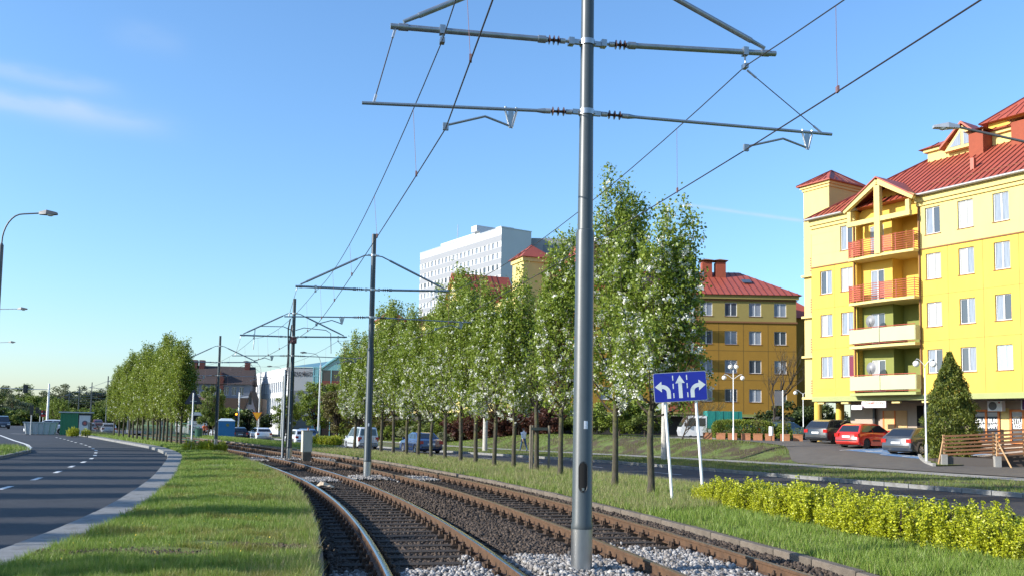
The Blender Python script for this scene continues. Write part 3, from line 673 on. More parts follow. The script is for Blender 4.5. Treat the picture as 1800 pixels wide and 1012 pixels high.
        for sx in (-1, 1):
            m = MB(); m.tube([(sx * .1, 0, 6.35), (sx * .5, 0, 6.5), (sx * 1.6, 0, 6.45), (sx * 1.85, 0, 6.3), (sx * 1.9, 0, 5.3)], .02, 8); m.build('jumper_cable', ARMM, t, 60)
    return t
LAB = ['nearest grey steel tram pole with silver foot and dark hatch', 'second nearest tram pole, standing on pale ballast between the tracks',
       'tram pole with hanging black feeder cables and a cabinet beside it', 'slim tram pole by the yellow shrub and green fence']
for i, (s, dz) in enumerate(POLES):
    if i == 0: continue
    if i <= 4: catenary_pole(s, dz, LAB[i - 1], near=(i == 1), lod=0, extra='cables' if i == 3 else None)
    else: catenary_pole(s, dz, 'distant thin tram pole in the row before the far woods', lod=2)
# wires: messenger (sagging) with droppers, and contact wire
for sx, nm in ((-1, 'left'), (1, 'right')):
    cp = []; mp_ = []; drops = []
    for (s0, d0), (s1, d1) in zip(POLES, POLES[1:]):
        n = max(6, int((s1 - s0) / 1.2))
        for k in range(n):
            f = k / n; s = s0 + (s1 - s0) * f
            # wires run straight between supports
            a = AX(s0, CW[sx], CZ[sx] + d0); b = AX(s1, CW[sx], CZ[sx] + d1); cp.append(a.lerp(b, f) - Vector((0, 0, .10 * 4 * f * (1 - f))))
            a = AX(s0, MW[sx], MZ[sx] + d0); b = AX(s1, MW[sx], MZ[sx] + d1); mp_.append(a.lerp(b, f) - Vector((0, 0, .62 * 4 * f * (1 - f) * min(1, (s1 - s0) / 24))))
        nd = 5
        if s0 < 120:
            for k in range(nd):
                f = (k + .5) / nd; a = AX(s0, MW[sx], MZ[sx] + d0).lerp(AX(s1, MW[sx], MZ[sx] + d1), f) - Vector((0, 0, .62 * 4 * f * (1 - f) * min(1, (s1 - s0) / 24)))
                b = AX(s0, CW[sx], CZ[sx] + d0).lerp(AX(s1, CW[sx], CZ[sx] + d1), f) - Vector((0, 0, .10 * 4 * f * (1 - f))); drops.append((a, b))
    m = MB(); m.tube(cp, .0085, 6); tag(m.build('contact_wire', WIRE), 'lower contact wire over the %s tram track' % nm, 'wire')
    root = thing('messenger_wire', 'upper messenger wire with thin droppers over the %s tram track' % nm, 'wire')
    m = MB(); m.tube(mp_, .0075, 6); m.build('cable', WIRE, root)
    for a, b in drops:
        m = MB(); m.tube([a, b], .0032, 5); m.box(b.x - .012, b.x + .012, b.y - .03, b.y + .03, b.z - .01, b.z + .06); m.build('dropper', DROP, root)

# ------------------------------------------------------------------ street lamps
def street_lamp(label, base, height, arm, direction, post=GREYP, rad=.075, head=1.0, base_h=None, group='street lamps', headmat=LAMPD, straight=False):
    t = thing('street_lamp', label, 'street lamp', base, math.atan2(direction[1], direction[0]), group)
    hp = base_h if base_h else height - 1.25
    m = MB(); m.tube([(0, 0, 0), (0, 0, hp)], [rad * 1.25, rad * .85], 14); m.tube([(0, 0, hp), (0, 0, hp + .1)], [rad * .9, rad * .4], 14); m.build('post', post, t, 40)
    pts = [(0, 0, hp)]
    for k in range(1, 9):
        a = math.pi / 2 * k / 8; pts.append((arm * .55 * (1 - math.cos(a)), 0, hp + .1 + (height - hp - .1) * math.sin(a)))
    pts.append((arm, 0, height + .05))
    if straight: pts = [(0, 0, hp - .05), (arm + .1, 0, height + .06)]
    m = MB(); m.tube(pts, .042 if straight else .028, 8); m.build('arm', post if post is not CONCP else LAMPD, t, 60)
    L = .62 * head
    m = MB(); m.add([(arm, -.06, height), (arm, .06, height), (arm + L * .45, .15, height), (arm + L, .10, height + .02), (arm + L, -.10, height + .02), (arm + L * .45, -.15, height),
                     (arm, -.05, height + .10), (arm, .05, height + .10), (arm + L * .45, .11, height + .17), (arm + L, .07, height + .10), (arm + L, -.07, height + .10), (arm + L * .45, -.11, height + .17)],
                    [[0, 5, 4, 3, 2, 1], [6, 7, 8, 9, 10, 11]] + [[i, (i + 1) % 6, (i + 1) % 6 + 6, i + 6] for i in range(6)])
    hd = m.build('lamp_head', headmat, t)
    m = MB(); m.sphere((arm + L * .62, 0, height + .0), .12, 12, 6, 0, .45); m.build('lamp_lens', LAMPG, hd, 60)
    return t
street_lamp('curved-arm street lamp at the left edge, nearest of the left lamps', (-18.68, 32.8, .09), 9.0, 1.25, (1, .1), LAMPD, .085, 1.0, 7.8)
street_lamp('second street lamp from the near left, only its long arm in view', (-36.6, 62, .05), 9.0, 2.6, (1, .05), GREYP, .08, 1., 7.9)
street_lamp('third street lamp along the left road, a thin arm against the sky', (-51.6, 90, .05), 9.0, 1.6, (1, .05), GREYP, .08, 1., 7.9)
street_lamp('street lamp reaching in at the top right before the red roofs', (16.9, 27.4, .1), 11.05, 3.1, (-1, .1), LAMPD, .085, 1.25, 10.35, headmat=GREYP, straight=True)
street_lamp('concrete street lamp behind the nearest pear trees, by the blue sign', (8.55, 50.8, -.05), 8.1, 1.3, (-.9, -.4), CONCP, .15, 1., 6.2)
street_lamp('pale concrete lamp post beside the dark blue car', (-1.9, 68.4, -.25), 8.4, 1.3, (-.9, -.4), CONCP, .15, 1., 6.6)
street_lamp('tall street lamp rising before the arched glass roof', (-20.4, 97, -.4), 9.4, 1.5, (-1, -.3), GREYP, .10, 1.1)
street_lamp('street lamp with yellow give-way sign at its foot', (-32.0, 116, -.4), 9.6, 1.5, (-1, -.2), GREYP, .10, 1.1)
street_lamp('street lamp just right of the one with the yellow sign', (-30.6, 122, -.4), 9.4, 1.5, (-1, -.2), GREYP, .10, 1.1)

def globe_lamp(label, base, height, globes, ring=.34):
    t = thing('globe_lamp', label, 'globe lamp', base, 0, 'white globe lamps')
    m = MB(); m.tube([(0, 0, 0), (0, 0, .9), (0, 0, .95), (0, 0, height)], [.065, .06, .038, .030], 12); m.build('post', WHITE, t, 40)
    for dx, dz in globes:
        m = MB(); n = 8; m.tube([(dx * math.sin(math.pi / 2 * k / n) if dx else .0, 0, height + dz - .1 + (.34) * math.sin(math.pi * (k / n) * .75)) for k in range(n + 1)], .016, 6); m.build('arm', WHITE, t)
        m = MB(); m.sphere((dx, 0, height + dz), .155, 16, 10); gl = m.build('globe', GLOBE, t, 60)
        m = MB(); m.tube([(dx, 0, height + dz + .13), (dx, 0, height + dz + .22)], [.06, .03], 8); m.build('globe_cap', DARK, gl)
    return t
globe_lamp('four-globe white lamp standing before the ochre block', (15.0, 61.5, .9), 5.0, [(-.62, -.72), (.62, -.72), (-.2, .02), (.2, .02)])
globe_lamp('twin-globe white lamp between the estate car and the conifer', (20.15, 44.3, .22), 4.75, [(-.42, .08), (.42, .08)])
globe_lamp('twin-globe lamp half hidden behind the yellow corner column', (23.4, 73, .9), 3.8, [(-.62, .02), (.62, .02)])

# ------------------------------------------------------------------ signs
t = thing('lane_sign', 'blue lane-arrow sign leaning on two white posts by the golden hedge', 'road sign', (4.01, 20.6, .12)); t.rotation_euler = (0, R(-4.4), R(2)); t.scale = (.94, .94, .94)
for px in (-.38, .37):
    m = MB(); m.tube([(px, .04, 0), (px, .04, 2.95)], .035, 12); m.build('post', WHITE, t, 40)
def rrect(w_, h_, r, n=5):
    pts = []
    for cx, cz, a0 in ((w_ - r, h_ - r, 0), (-w_ + r, h_ - r, 90), (-w_ + r, -h_ + r, 180), (w_ - r, -h_ + r, 270)):
        pts += [(cx + r * math.cos(R(a0 + 90 * k / n)), cz + r * math.sin(R(a0 + 90 * k / n))) for k in range(n + 1)]
    return pts
zc = 2.68
m = MB(); m.prism([(x, z + zc) for x, z in rrect(.645, .355, .05)], .0, -.022); m.build('sign_edge', GREYP, t)
m = MB(); m.prism([(x, z + zc) for x, z in rrect(.632, .342, .04)], -.02, -.025); pn = m.build('sign_panel', SIGNB, t)
def flat(poly): m = MB(); m.prism([(x, z + zc) for x, z in poly], -.0245, -.028); return m
flat([(-.045, -.27), (.045, -.27), (.045, .09), (.115, .09), (0, .28), (-.115, .09), (-.045, .09)]).build('straight_arrow', SIGNW, pn)
for sx in (-1, 1):
    arc = [(sx * .24, -.27), (sx * .335, -.27)]; inner = []; outer = []
    for k in range(7):
        a = R(90 * k / 6); outer.append((sx * (.24 + .21 * (1 - math.cos(a))), -.12 + .19 * math.sin(a))); inner.append((sx * (.335 + .115 * (1 - math.cos(a))), -.12 + .095 * math.sin(a)))
    poly = [(sx * .24, -.27)] + outer + [(sx * .45, .15), (sx * .615, .02), (sx * .45, -.11)] + inner[::-1] + [(sx * .335, -.27)]
    flat(poly).build('turn_arrow', SIGNW, pn)
    for z in (-.20, .02, .22): flat([(sx * .17 - .012, z - .06), (sx * .17 + .012, z - .06), (sx * .17 + .012, z + .06), (sx * .17 - .012, z + .06)]).build('lane_dash', SIGNW, pn)
t = thing('warning_sign', 'dark triangular road sign seen from behind on a white post', 'road sign', (-15.55, 44.6, .2), R(15))
m = MB(); m.tube([(0, 0, 0), (0, 0, 2.82)], .035, 10); m.build('post', WHITE, t, 40)
m = MB(); m.prism([(-.40, 2.28), (.40, 2.28), (.39, 2.34), (.03, 2.98), (-.03, 2.98), (-.39, 2.34)], .05, .07); m.build('sign_plate', M('sign_back', (.030, .034, .05), .5, .3), t)
m = MB(); m.box(-.16, .16, .03, .05, 2.4, 2.43); m.box(-.06, .06, .03, .05, 2.7, 2.73); m.build('bracket', GALV, t)
t = thing('give_way_sign', 'yellow upside-down triangle sign on a grey post', 'road sign', (-32.0, 115.2, -.4), R(10))
m = MB(); m.tube([(0, 0, 0), (0, 0, 3.2)], .035, 8); m.build('post', GREYP, t)
m = MB(); m.prism([(-.62, 3.25), (-.02, 2.2), (.02, 2.2), (.62, 3.25)], -.06, -.04, 1); m.prism([(-.50, 3.18), (0, 2.34), (.50, 3.18)], -.07, -.06, 0); m.build('sign_plate', [SIGNY, M('sign_rim', (.55, .15, .02), .4)], t)
t = thing('no_entry_sign', 'red no-entry sign with white bar on a thick white mast', 'road sign', (-83.5, 163, 0), R(25))
m = MB(); m.disc((0, 0, 2.45), .60, 'y', 24, 0, .03); m.build('sign_plate', SIGNR, t); m = MB(); m.box(-.40, .40, -.03, -.017, 2.35, 2.55); m.build('bar', WHITE, t)
m = MB(); m.tube([(0, .08, 0), (0, .08, 2.2)], .05, 8); m.build('post', WHITE, t)
t = thing('direction_sign', 'grey rectangular sign seen from behind on a thin white pole', 'road sign', (17.6, 59.0, .75))
m = MB(); m.tube([(0, 0, 0), (0, 0, 3.55)], .04, 10); m.build('post', WHITE, t); m = MB(); m.box(-.52, .0, .04, .07, 2.55, 3.5); m.build('sign_plate', M('sign_grey', (.14, .14, .15), .6), t)

# traffic signals
def signal_head(parent, c, n=3, lit=None, sz=.3, back=False):
    x, y, z = c; m = MB(); m.box(x - sz / 2, x + sz / 2, y - .1, y + .1, z - n * sz / 2, z + n * sz / 2); o = m.build('signal_head', DARK, parent)
    for k in range(n):
        m = MB(); zz = z + (n / 2 - k - .5) * sz; m.disc((x, y - .115, zz), sz * .36, 'y', 12, 0, .03)
        m.build('lens', M('amber_lit', (.9, .25, .01), .3, emit=(1, .28, .02, 3)) if lit == k else M('lens_dark', (.03, .03, .03), .2), o)
    return o
t = thing('traffic_signal', 'white gantry mast with two dark signal heads hanging over the left road', 'traffic signal', (-80.2, 158, 0), R(22))
m = MB(); m.tube([(0, 0, 0), (0, 0, 7.6)], [.22, .14], 12); m.build('mast', WHITE, t, 40); m = MB(); m.tube([(0, 0, 6.55), (-8.2, 0, 6.6)], .06, 8); m.build('mast_arm', GREYP, t)
for x in (-3.6, -7.9):
    m = MB(); m.box(x - .38, x + .38, -.05, .0, 5.9, 7.3); m.build('backplate', DARK, t); signal_head(t, (x, -.14, 6.6), 3, None, .34)
t = thing('traffic_signal', 'white post signal with glowing amber lamp beside the blue cabin', 'traffic signal', (-33.4, 112, -.4), R(10))
m = MB(); m.tube([(0, 0, 0), (0, 0, 5.6)], .09, 10); m.tube([(0, 0, 5.0), (1.3, 0, 5.1)], .05, 8); m.build('mast', WHITE, t); signal_head(t, (-.25, -.15, 2.6), 3, 0, .34); signal_head(t, (1.3, -.1, 4.7), 3, None, .36)
for dx, lab in ((-46.2, 'dark post signal left of the green shelter'), (-66, 'dark signal beside the no-entry sign')):
    Y = 88 if dx > -50 else 128
    t = thing('traffic_signal', lab, 'traffic signal', (dx, Y, .05), R(20)); m = MB(); m.tube([(0, 0, 0), (0, 0, 2.6)], .06, 8); m.build('mast', GREYP, t); signal_head(t, (0, -.15, 2.35), 3, None, .3); signal_head(t, (.45, .1, 2.35), 2, None, .3)
# electrical cabinet, by the third pole
p = AX(34.2, .62, -.15)
t = thing('electrical_cabinet', 'narrow cream electrical cabinet on a concrete foot by the cabled pole', 'cabinet', p, -AXh(34))
m = MB(); m.box(-.20, .20, -.17, .17, .0, .42); m.build('plinth', OLDC, t); m = MB(); m.box(-.23, .23, -.19, .19, .42, 1.42); bd = m.build('body', M('cabinet_cream', (.50, .48, .40), .6, var=.06), t)
m = MB(); m.box(-.21, .21, -.20, -.19, .46, 1.38); m.box(.12, .15, -.215, -.20, .85, .97); m.build('door', M('cabinet_cream', (.5, .48, .4)), bd); m = MB(); m.box(-.25, .25, -.21, .21, 1.42, 1.46); m.build('lid', CONC, t); m = MB(); m.tube([(.05, 0, 1.46), (.05, 0, 1.58)], .035, 8); m.build('cap', TERRA, t)

# ------------------------------------------------------------------ pear trees
def pear(seed, H, Rm, base, nleaf, nblos, lean=(0, 0), leafmat=LEAF, size=.066, blos_low=True, spike=0.):
    rs = np.random.default_rng(seed); wood = MB(); rnd = random.Random(seed)
    tp = [(0, 0, -.1), (.01, 0, .25), (rnd.uniform(-.03, .03), rnd.uniform(-.03, .03), base * .6), (rnd.uniform(-.04, .04), rnd.uniform(-.04, .04), base)]
    for k in range(1, 6):
        f = k / 5; tp.append((lean[0] * f + rnd.uniform(-.05, .05), lean[1] * f + rnd.uniform(-.05, .05), base + (H * .93 - base) * f))
    r0 = .078; wood.tube(tp, [r0 * 1.5, r0 * 1.12, r0, r0 * .97, r0 * .75, r0 * .55, r0 * .4, r0 * .25, r0 * .1], 10)
    def trunk_at(z):
        zs = [p[2] for p in tp]; return Vector((np.interp(z, zs, [p[0] for p in tp]), np.interp(z, zs, [p[1] for p in tp]), z))
    C = []; low = []
    nl = 30
    for i in range(nl):
        f = (i + .5) / nl; z0 = base - .15 + (H * .68 - base) * f ** 1.1; az = i * 2.39996 + rnd.uniform(-.4, .4)
        reach = Rm * (1.0 - (.50 + .18 * spike) * f) * rnd.uniform(.72, 1.12); rise = (H * (.30 + .08 * rnd.random()) * (1 - .42 * f)) * rnd.uniform(.62, 1.25) * (1 if f > .2 else .7)
        if rnd.random() < .22 + .2 * spike: rise *= 1.25 + .2 * spike
        p0 = trunk_at(z0); pts = []
        for k in range(7):
            t = k / 6; rr = reach * (1 - (1 - t) ** 2.0); pts.append(Vector((p0.x + math.cos(az) * rr + rnd.uniform(-.05, .05) * t, p0.y + math.sin(az) * rr + rnd.uniform(-.05, .05) * t, min(p0.z + rise * (t ** 1.25), H * 1.02))))
        wood.tube(pts, [.030 * (1 - .4 * f), .025, .020, .016, .012, .009, .005], 5, 1)
        for k in range(26):
            t = .10 + .90 * rnd.random() ** .8; j = min(5, int(t * 6)); q = pts[j].lerp(pts[j + 1], t * 6 - j)
            side = Vector((rnd.gauss(0, .14), rnd.gauss(0, .14), abs(rnd.gauss(0, .14)) + .02)) * (1.25 - .45 * t)
            C.append(q + side)
            if k % 4 == 0: wood.tube([q, q + side * .5, q + side], [.007, .006, .003], 4, 1)
        # upright spire at the tip
        for k in range(rnd.choice([5, 7, 9, 12])): C.append(pts[-1] + Vector((rnd.gauss(0, .05), rnd.gauss(0, .05), -.1 + .10 * k)))
    for k in range(26): C.append(trunk_at(H * .55 + (H * .45) * k / 26) + Vector((rnd.gauss(0, .09), rnd.gauss(0, .09), 0)))
    C = np.array([tuple(c) for c in C]); idx = rs.integers(0, len(C), nleaf)
    P = C[idx] + rs.normal(size=(nleaf, 3)) * np.array([.105, .105, .11])
    me_l = npmesh('crown', leaf_quads(P, size, .3, .15, .70), 4, leafmat)
    me_b = None
    if nblos:
        zz = C[:, 2]; wgt = np.exp(-((zz - base) / (H - base)) * (4.2 if blos_low else 1.8)) * (rs.uniform(0, 1, len(C)) < .5); wgt /= wgt.sum()
        nc = nblos // 14; ci = rs.choice(len(C), nc, p=wgt); cc = C[ci] + rs.normal(size=(nc, 3)) * .07
        P = np.repeat(cc, 14, 0) + rs.normal(size=(nc * 14, 3)) * .034; me_b = npmesh('blossom', leaf_quads(P, .052, .2, .1, .95), 4, BLOS)
    me_w = wood.mesh('trunk', [BARK, BARKD], 50)
    return me_w, me_l, me_b
PV = [pear(3, 7.5, 1.08, 1.75, 17500, 6000, size=.085, spike=.7), pear(5, 7.9, 1.0, 1.85, 16500, 5400, size=.085, spike=1.), pear(8, 7.1, 1.14, 1.7, 17500, 7000, (.15, 0), size=.085, spike=.5), pear(13, 8.0, .98, 1.9, 16000, 5000, (-.15, .1), size=.085, spike=1.), pear(17, 7.3, 1.12, 1.65, 17500, 6500, (.1, -.15), size=.085, spike=.8)]
PVL = [pear(21, 7.1, .86, 1.65, 17000, 500, leafmat=LEAFL, size=.095, spike=1.), pear(24, 7.3, .90, 1.7, 17000, 450, leafmat=LEAFL, size=.095, spike=1.), pear(27, 6.7, .84, 1.6, 17000, 700, leafmat=LEAFL, size=.095, spike=1.)]
NEARA = pear(31, 6.9, 1.02, 1.9, 25000, 9500, (1.05, .1), size=.074, blos_low=False, spike=.9); NEARB = pear(37, 8.3, 1.08, 1.9, 28000, 7800, (.30, .2), size=.074, blos_low=False, spike=1.)
YOUNG = pear(41, 4.6, .42, 2.2, 2600, 300)
def plant_tree(name, V, loc, rz, scl, label, cat, group):
    t = thing(name, label, cat, loc, rz, group); t.scale = (scl, scl, scl * random.uniform(.97, 1.04)); put('trunk', V[0], t); c = put('crown', V[1], t)
    if V[2]: put('blossom', V[2], c)
    return t
ORD = ['first', 'second', 'third', 'fourth', 'fifth', 'sixth', 'seventh', 'eighth', 'ninth', 'tenth', 'eleventh', 'twelfth', 'thirteenth', 'fourteenth', 'fifteenth', 'sixteenth', 'seventeenth']
RT = [(3.4, 22.1), (2.8, 24.5), (1.6, 29.2), (.12, 33.4), (-.6, 35.0), (-1.4, 37.0), (-2.1, 38.8), (-2.9, 40.8), (-3.7, 42.7), (-4.45, 44.2), (-5.2, 45.8), (-6.1, 47.7), (-7.0, 49.6), (-8.3, 52.4), (-9.3, 54.6)]
for i, (x, y) in enumerate(RT):
    V = NEARA if i == 0 else NEARB if i == 1 else PV[(i * 3) % 5]
    plant_tree('pear_tree', V, (x, y, .12), 0 if i < 2 else random.uniform(0, 6.28), 1. if i < 2 else random.uniform(.88, 1.07),
               ('white-blossoming pear tree right beside the blue lane sign' if i == 0 else 'tall %s blossoming pear tree from the blue lane sign, right-hand row' % ORD[i]), 'tree', 'blossoming pear trees right of the tracks')
plant_tree('pear_tree', YOUNG, (.92, 32.1, .12), .4, 1., 'thin young pear tree held by wooden stakes', 'tree', 'blossoming pear trees right of the tracks')
LT = [(-19.3, 53.5), (-20.1, 55.1), (-20.9, 56.3), (-21.8, 58.0), (-22.4, 59.0), (-23.0, 60.0), (-23.6, 61.0), (-24.2, 61.9), (-25.0, 63.0), (-26.0, 64.6), (-27.2, 66.6), (-28.2, 68.3), (-29.4, 70.5), (-31.0, 73.2), (-32.3, 75.4), (-34.1, 78.6)]
for i, (x, y) in enumerate(LT):
    plant_tree('pear_tree', PVL[i % 3], (x, y, .2), random.uniform(0, 6.28), random.uniform(.78, .95), ('green upright tree nearest the dark triangular sign' if i == 0 else 'green upright tree, %s of the left row from the triangular sign' % ORD[i]), 'tree', 'upright green trees in the left row')
# the row on the far side of the left road, outside the frame, whose shadows cross the carriageway
for i in range(13):
    Y = -9 + i * 3.1 + random.uniform(-.9, .9); x = kerb_x(max(Y, 0)) - 13.4 + random.uniform(-.4, .4) - .10 * max(0, Y)
    if x > -.5625 * Y - 2.6: x = -.5625 * Y - 3.2
    plant_tree('pear_tree', PVL[i % 3], (x, Y, .1), random.uniform(0, 6.28), random.uniform(.9, 1.05), 'upright street tree standing on the far side of the left road', 'tree', 'street trees beyond the left road')
for i in range(6):
    Y = 30.5 + i * 3.4 + random.uniform(-.8, .8); plant_tree('pear_tree', PVL[i % 3], (-.5625 * Y - 4.2 - random.uniform(0, 1.2), Y, .15), random.uniform(0, 6.28), random.uniform(.85, 1.), 'upright street tree standing on the far side of the left road', 'tree', 'street trees beyond the left road')
# stakes round the young tree
t = thing('tree_stakes', 'three grey timber stakes with crossbars around the young tree', 'tree stakes', (.92, 32.1, .1), R(8))
ST = [(-.26, -.25), (-.10, .30), (.42, -.1)]
for x, y in ST: m = MB(); m.tube([(x, y, -.1), (x, y, 1.62)], .042, 8); m.build('stake', GREYT, t, 40)
for a, b in ((0, 1), (1, 2), (2, 0)): m = MB(); m.beam((*ST[a], 1.5), (*ST[b], 1.5), .03, .10); m.build('crossbar', GREYT, t)

# ------------------------------------------------------------------ golden shrubs
def gold_shrub(seed, H, Rr, shoots=44, per=105):
    rs = np.random.default_rng(seed); P = []
    for k in range(shoots):
        a = rs.uniform(0, 6.28); r = Rr * math.sqrt(rs.uniform(0, 1)); hh = H * (1 - .35 * (r / Rr) ** 2) * rs.uniform(.75, 1.08) * (1.30 if rs.uniform() < .05 else 1)
        z = rs.uniform(.02, 1, per) ** .85 * hh; ln = rs.normal(size=2) * .05
        th = .026 * (1 - .45 * z / hh); P.append(np.stack([math.cos(a) * r + ln[0] * z / hh + rs.normal(size=per) * th, math.sin(a) * r + ln[1] * z / hh + rs.normal(size=per) * th, z], 1))
    P = np.concatenate(P); wood = MB()
    for k in range(9):
        a = rs.uniform(0, 6.28); r = Rr * .7 * math.sqrt(rs.uniform(0, 1)); wood.tube([(0, 0, -.05), (math.cos(a) * r * .6, math.sin(a) * r * .6, H * .4), (math.cos(a) * r, math.sin(a) * r, H * .8)], [.010, .008, .004], 4)
    return wood.mesh('stem', BARKD), npmesh('foliage', leaf_quads(P, .027, .25, .45, .75), 4, GOLD)
GS = [gold_shrub(60 + k, .54 + .04 * k, .27 + .01 * k) for k in range(4)]
def shrub(V, loc, scl, label, group, name='golden_shrub', cat='shrub', zs=1.):
    t = thing(name, label, cat, loc, random.uniform(0, 6.28), group); t.scale = (scl, scl, scl * random.uniform(.82, 1.06) * zs); put('foliage', V[1], t); put('stem', V[0], t); return t
HP = [Vector(p) for p in ((4.0, 20.4, 0), (4.6, 18.3, 0), (5.1, 16.2, 0), (5.45, 14.2, 0), (5.85, 12.9, 0), (6.2, 12.0, 0), (6.6, 11.0, 0), (7.0, 9.8, 0))]
cum = [0]
for a, b in zip(HP, HP[1:]): cum.append(cum[-1] + (b - a).length)
k = 0; tt = 0
while tt < cum[-1]:
    i = min(int(np.searchsorted(cum, tt)), len(HP) - 1); i = max(i, 1); p = HP[i - 1].lerp(HP[i], (tt - cum[i - 1]) / (cum[i] - cum[i - 1])); n_ = (HP[i] - HP[i - 1]).normalized(); q = Vector((-n_.y, n_.x, 0))
    for r_ in range(3):
        pp = p + q * (.22 + .36 * r_ + random.uniform(-.07, .07)) + n_ * (random.uniform(-.08, .08) + .17 * (r_ % 2)); shrub(GS[k % 4], (pp.x, pp.y, .10), random.uniform(.84, 1.32) * (.86 if tt < 1.5 else 1), 'golden-leaved shrub in the low hedge beside the right track', 'golden hedge shrubs', zs=.86); k += 1
    tt += .41
for (x, y, n, sp, lab, gr) in ((-14.6, 44.2, 7, .75, 'golden shrub at the foot of the dark triangular sign', 'golden shrubs by the triangular sign'), (-14.6, 70.5, 10, 1.5, 'golden shrub on the strip before the white hatchback', 'golden shrubs before the white cars'), (-37.5, 80, 4, .8, 'yellowish shrub in the left strip near the fence', 'yellow shrubs near the fence')):
    for k in range(n): shrub(GS[k % 4], (x + random.uniform(-1, 1) * sp, y + random.uniform(-.7, .7) * sp, .12 if y < 60 or x < -30 else -.05), random.uniform(1.1, 1.5) if y > 60 else random.uniform(.9, 1.2), lab, gr)

# ------------------------------------------------------------------ broadleaf trees and shrubs of the background
def broad(seed, H, Rr, base, mat, n, size, squash=1.0, clumps=34, twigs=True, wood_mat=BARKD):
    rs = np.random.default_rng(seed); rnd = random.Random(seed); wood = MB()
    wood.tube([(0, 0, -.2), (rnd.uniform(-.1, .1), 0, base), (rnd.uniform(-.2, .2), rnd.uniform(-.2, .2), H * .7)], [H * .022, H * .017, H * .005], 8)
    cs = []; rr = []
    for k in range(clumps):
        d = rand_dirs(1)[0]; f = rs.uniform(.25, 1) ** .6; c = np.array([d[0] * Rr * f, d[1] * Rr * f, (base + H) / 2 + d[2] * (H - base) / 2 * f * squash]); cs.append(c); rr.append(Rr * rs.uniform(.16, .34))
        if twigs: wood.tube([(0, 0, base * .9 + rnd.random() * (H - base) * .3), tuple(c * .55 + np.array([0, 0, c[2] * .40])), tuple(c)], [H * .007, H * .005, H * .0015], 5)
    cs = np.array(cs); rr = np.array(rr); i = rs.integers(0, clumps, n); d = rand_dirs(n) * (rs.uniform(0, 1, (n, 1)) ** .45); P = cs[i] + d * rr[i][:, None] * np.array([1, 1, .8])
    return wood.mesh('trunk', wood_mat), npmesh('crown', leaf_quads(P, size, .35, .1, .75), 4, mat), None
BV = {k: [broad(100 + 7 * j + 31 * q, 8, 2.6, 1.3, FOL[k], 9000, .17, 1.0, 44) for j in range(2)] for q, k in enumerate(('bright', 'mid', 'dark', 'brown', 'pale'))}
def btree(kind, x, y, z, H, label, group='background trees', name='broadleaf_tree', wide=1.0):
    V = random.choice(BV[kind]); t = thing(name, label, 'tree', (x, y, z), random.uniform(0, 6.28), group); t.scale = (H / 8 * wide, H / 8 * wide, H / 8); put('trunk', V[0], t); put('crown', V[1], t)
btree('bright', -30.5, 124, -.5, 6.0, 'bright green tree left of the cabled tram pole', None); btree('bright', -28.2, 132, -.5, 8.2, 'bright green tree before the dark glass of the town hall', None, wide=1.1)
btree('bright', -25.0, 130, -.5, 7.9, 'bright green tree just left of the tall lamp before the arched roof', None)
btree('brown', -22.0, 116, -.5, 6.6, 'brownish tree just coming into leaf beside the tall lamp', None, wide=1.1); btree('brown', -18.0, 108, -.5, 6.4, 'brown budding tree at the near end of the green trees', None)
btree('brown', -15.6, 112, -.5, 6.0, 'smaller brown budding tree behind the white hatchback', None)
for k in range(26):
    Y = 200 + random.uniform(0, 70); px = -60 + k * 11 + random.uniform(-6, 6); x = (px - 900) / 1600 * Y; H = (8.0 if k % 5 else 10.0) * Y / 215 + random.uniform(-.8, 1.2)
    btree(random.choice(['mid', 'mid', 'dark', 'pale', 'bright', 'mid']), x, Y, -1.6, H + 1, 'tree in the wood behind the distant crossing', 'trees of the far wood', wide=1.3)
for k in range(16):
    s = 96 + k * 9; p = AX(s, 6.5 + (k % 2) * 2.6 + random.uniform(-.6, .6)); btree('bright' if k % 3 else 'mid', p.x, p.y, -.3, random.uniform(5.4, 6.6), 'light green street tree in the distant row along the tramway', 'light green trees along the far tramway', wide=.75)
for k in range(7):
    s = 150 + k * 13; p = AX(s, -5.2); btree('bright', p.x, p.y, -.2, random.uniform(5, 6), 'small green tree left of the far tramway', 'small trees left of the far tramway', wide=.6)
SV = {k: broad(300 + q, 1.6, 1.0, .15, FOL[k], 4200, .085, .9, 26) for q, k in enumerate(('bright', 'mid', 'red', 'dark', 'pale', 'hedge'))}
def bush(kind, x, y, z, H, label, group, wide=1.):
    V = SV[kind]; t = thing('bush', label, 'bush', (x, y, z), random.uniform(0, 6.28), group); s = H / 1.6; t.scale = (s * wide, s * wide, s); put('foliage', V[1], t); put('stem', V[0], t)
for k in range(11):
    p = RW(54 + k * 2.0, 13.0 + random.uniform(-.6, .6)); bush('red', p.x, p.y, float(zright(p.x, p.y)), random.uniform(2.4, 3.3), 'dark red-leaved bush in the hedge behind the blue car', 'dark red bushes', 1.1)
for k in range(26):
    p = RW(44 + k * 2.2, 15.5 + random.uniform(-1, 1) - .03 * k * 2); bush(random.choice(['mid', 'bright', 'mid', 'dark']), p.x, p.y, float(zright(p.x, p.y)), random.uniform(2.2, 3.2), 'green bush below the flats behind the pear row', 'green bushes below the flats', 1.15)
for k in range(12):
    p = RW(73 + k * 2.6, 11 + random.uniform(-1.5, 2.5)); bush(random.choice(['mid', 'bright', 'bright', 'pale']), p.x, p.y, -.4, random.uniform(1.4, 2.4), 'low green bush on the lawn behind the white cars', 'low bushes behind the white cars', 1.2)
for k in range(16):
    px = 345 + k * 7.4; Y = 128 + random.uniform(-4, 4); bush(random.choice(['mid', 'mid', 'dark', 'bright']), (px - 900) / 1600 * Y, Y, -.5, random.uniform(2.6, 4.4), 'bush in the thicket before the brown pavilion', 'bushes before the brown pavilion', 1.2)
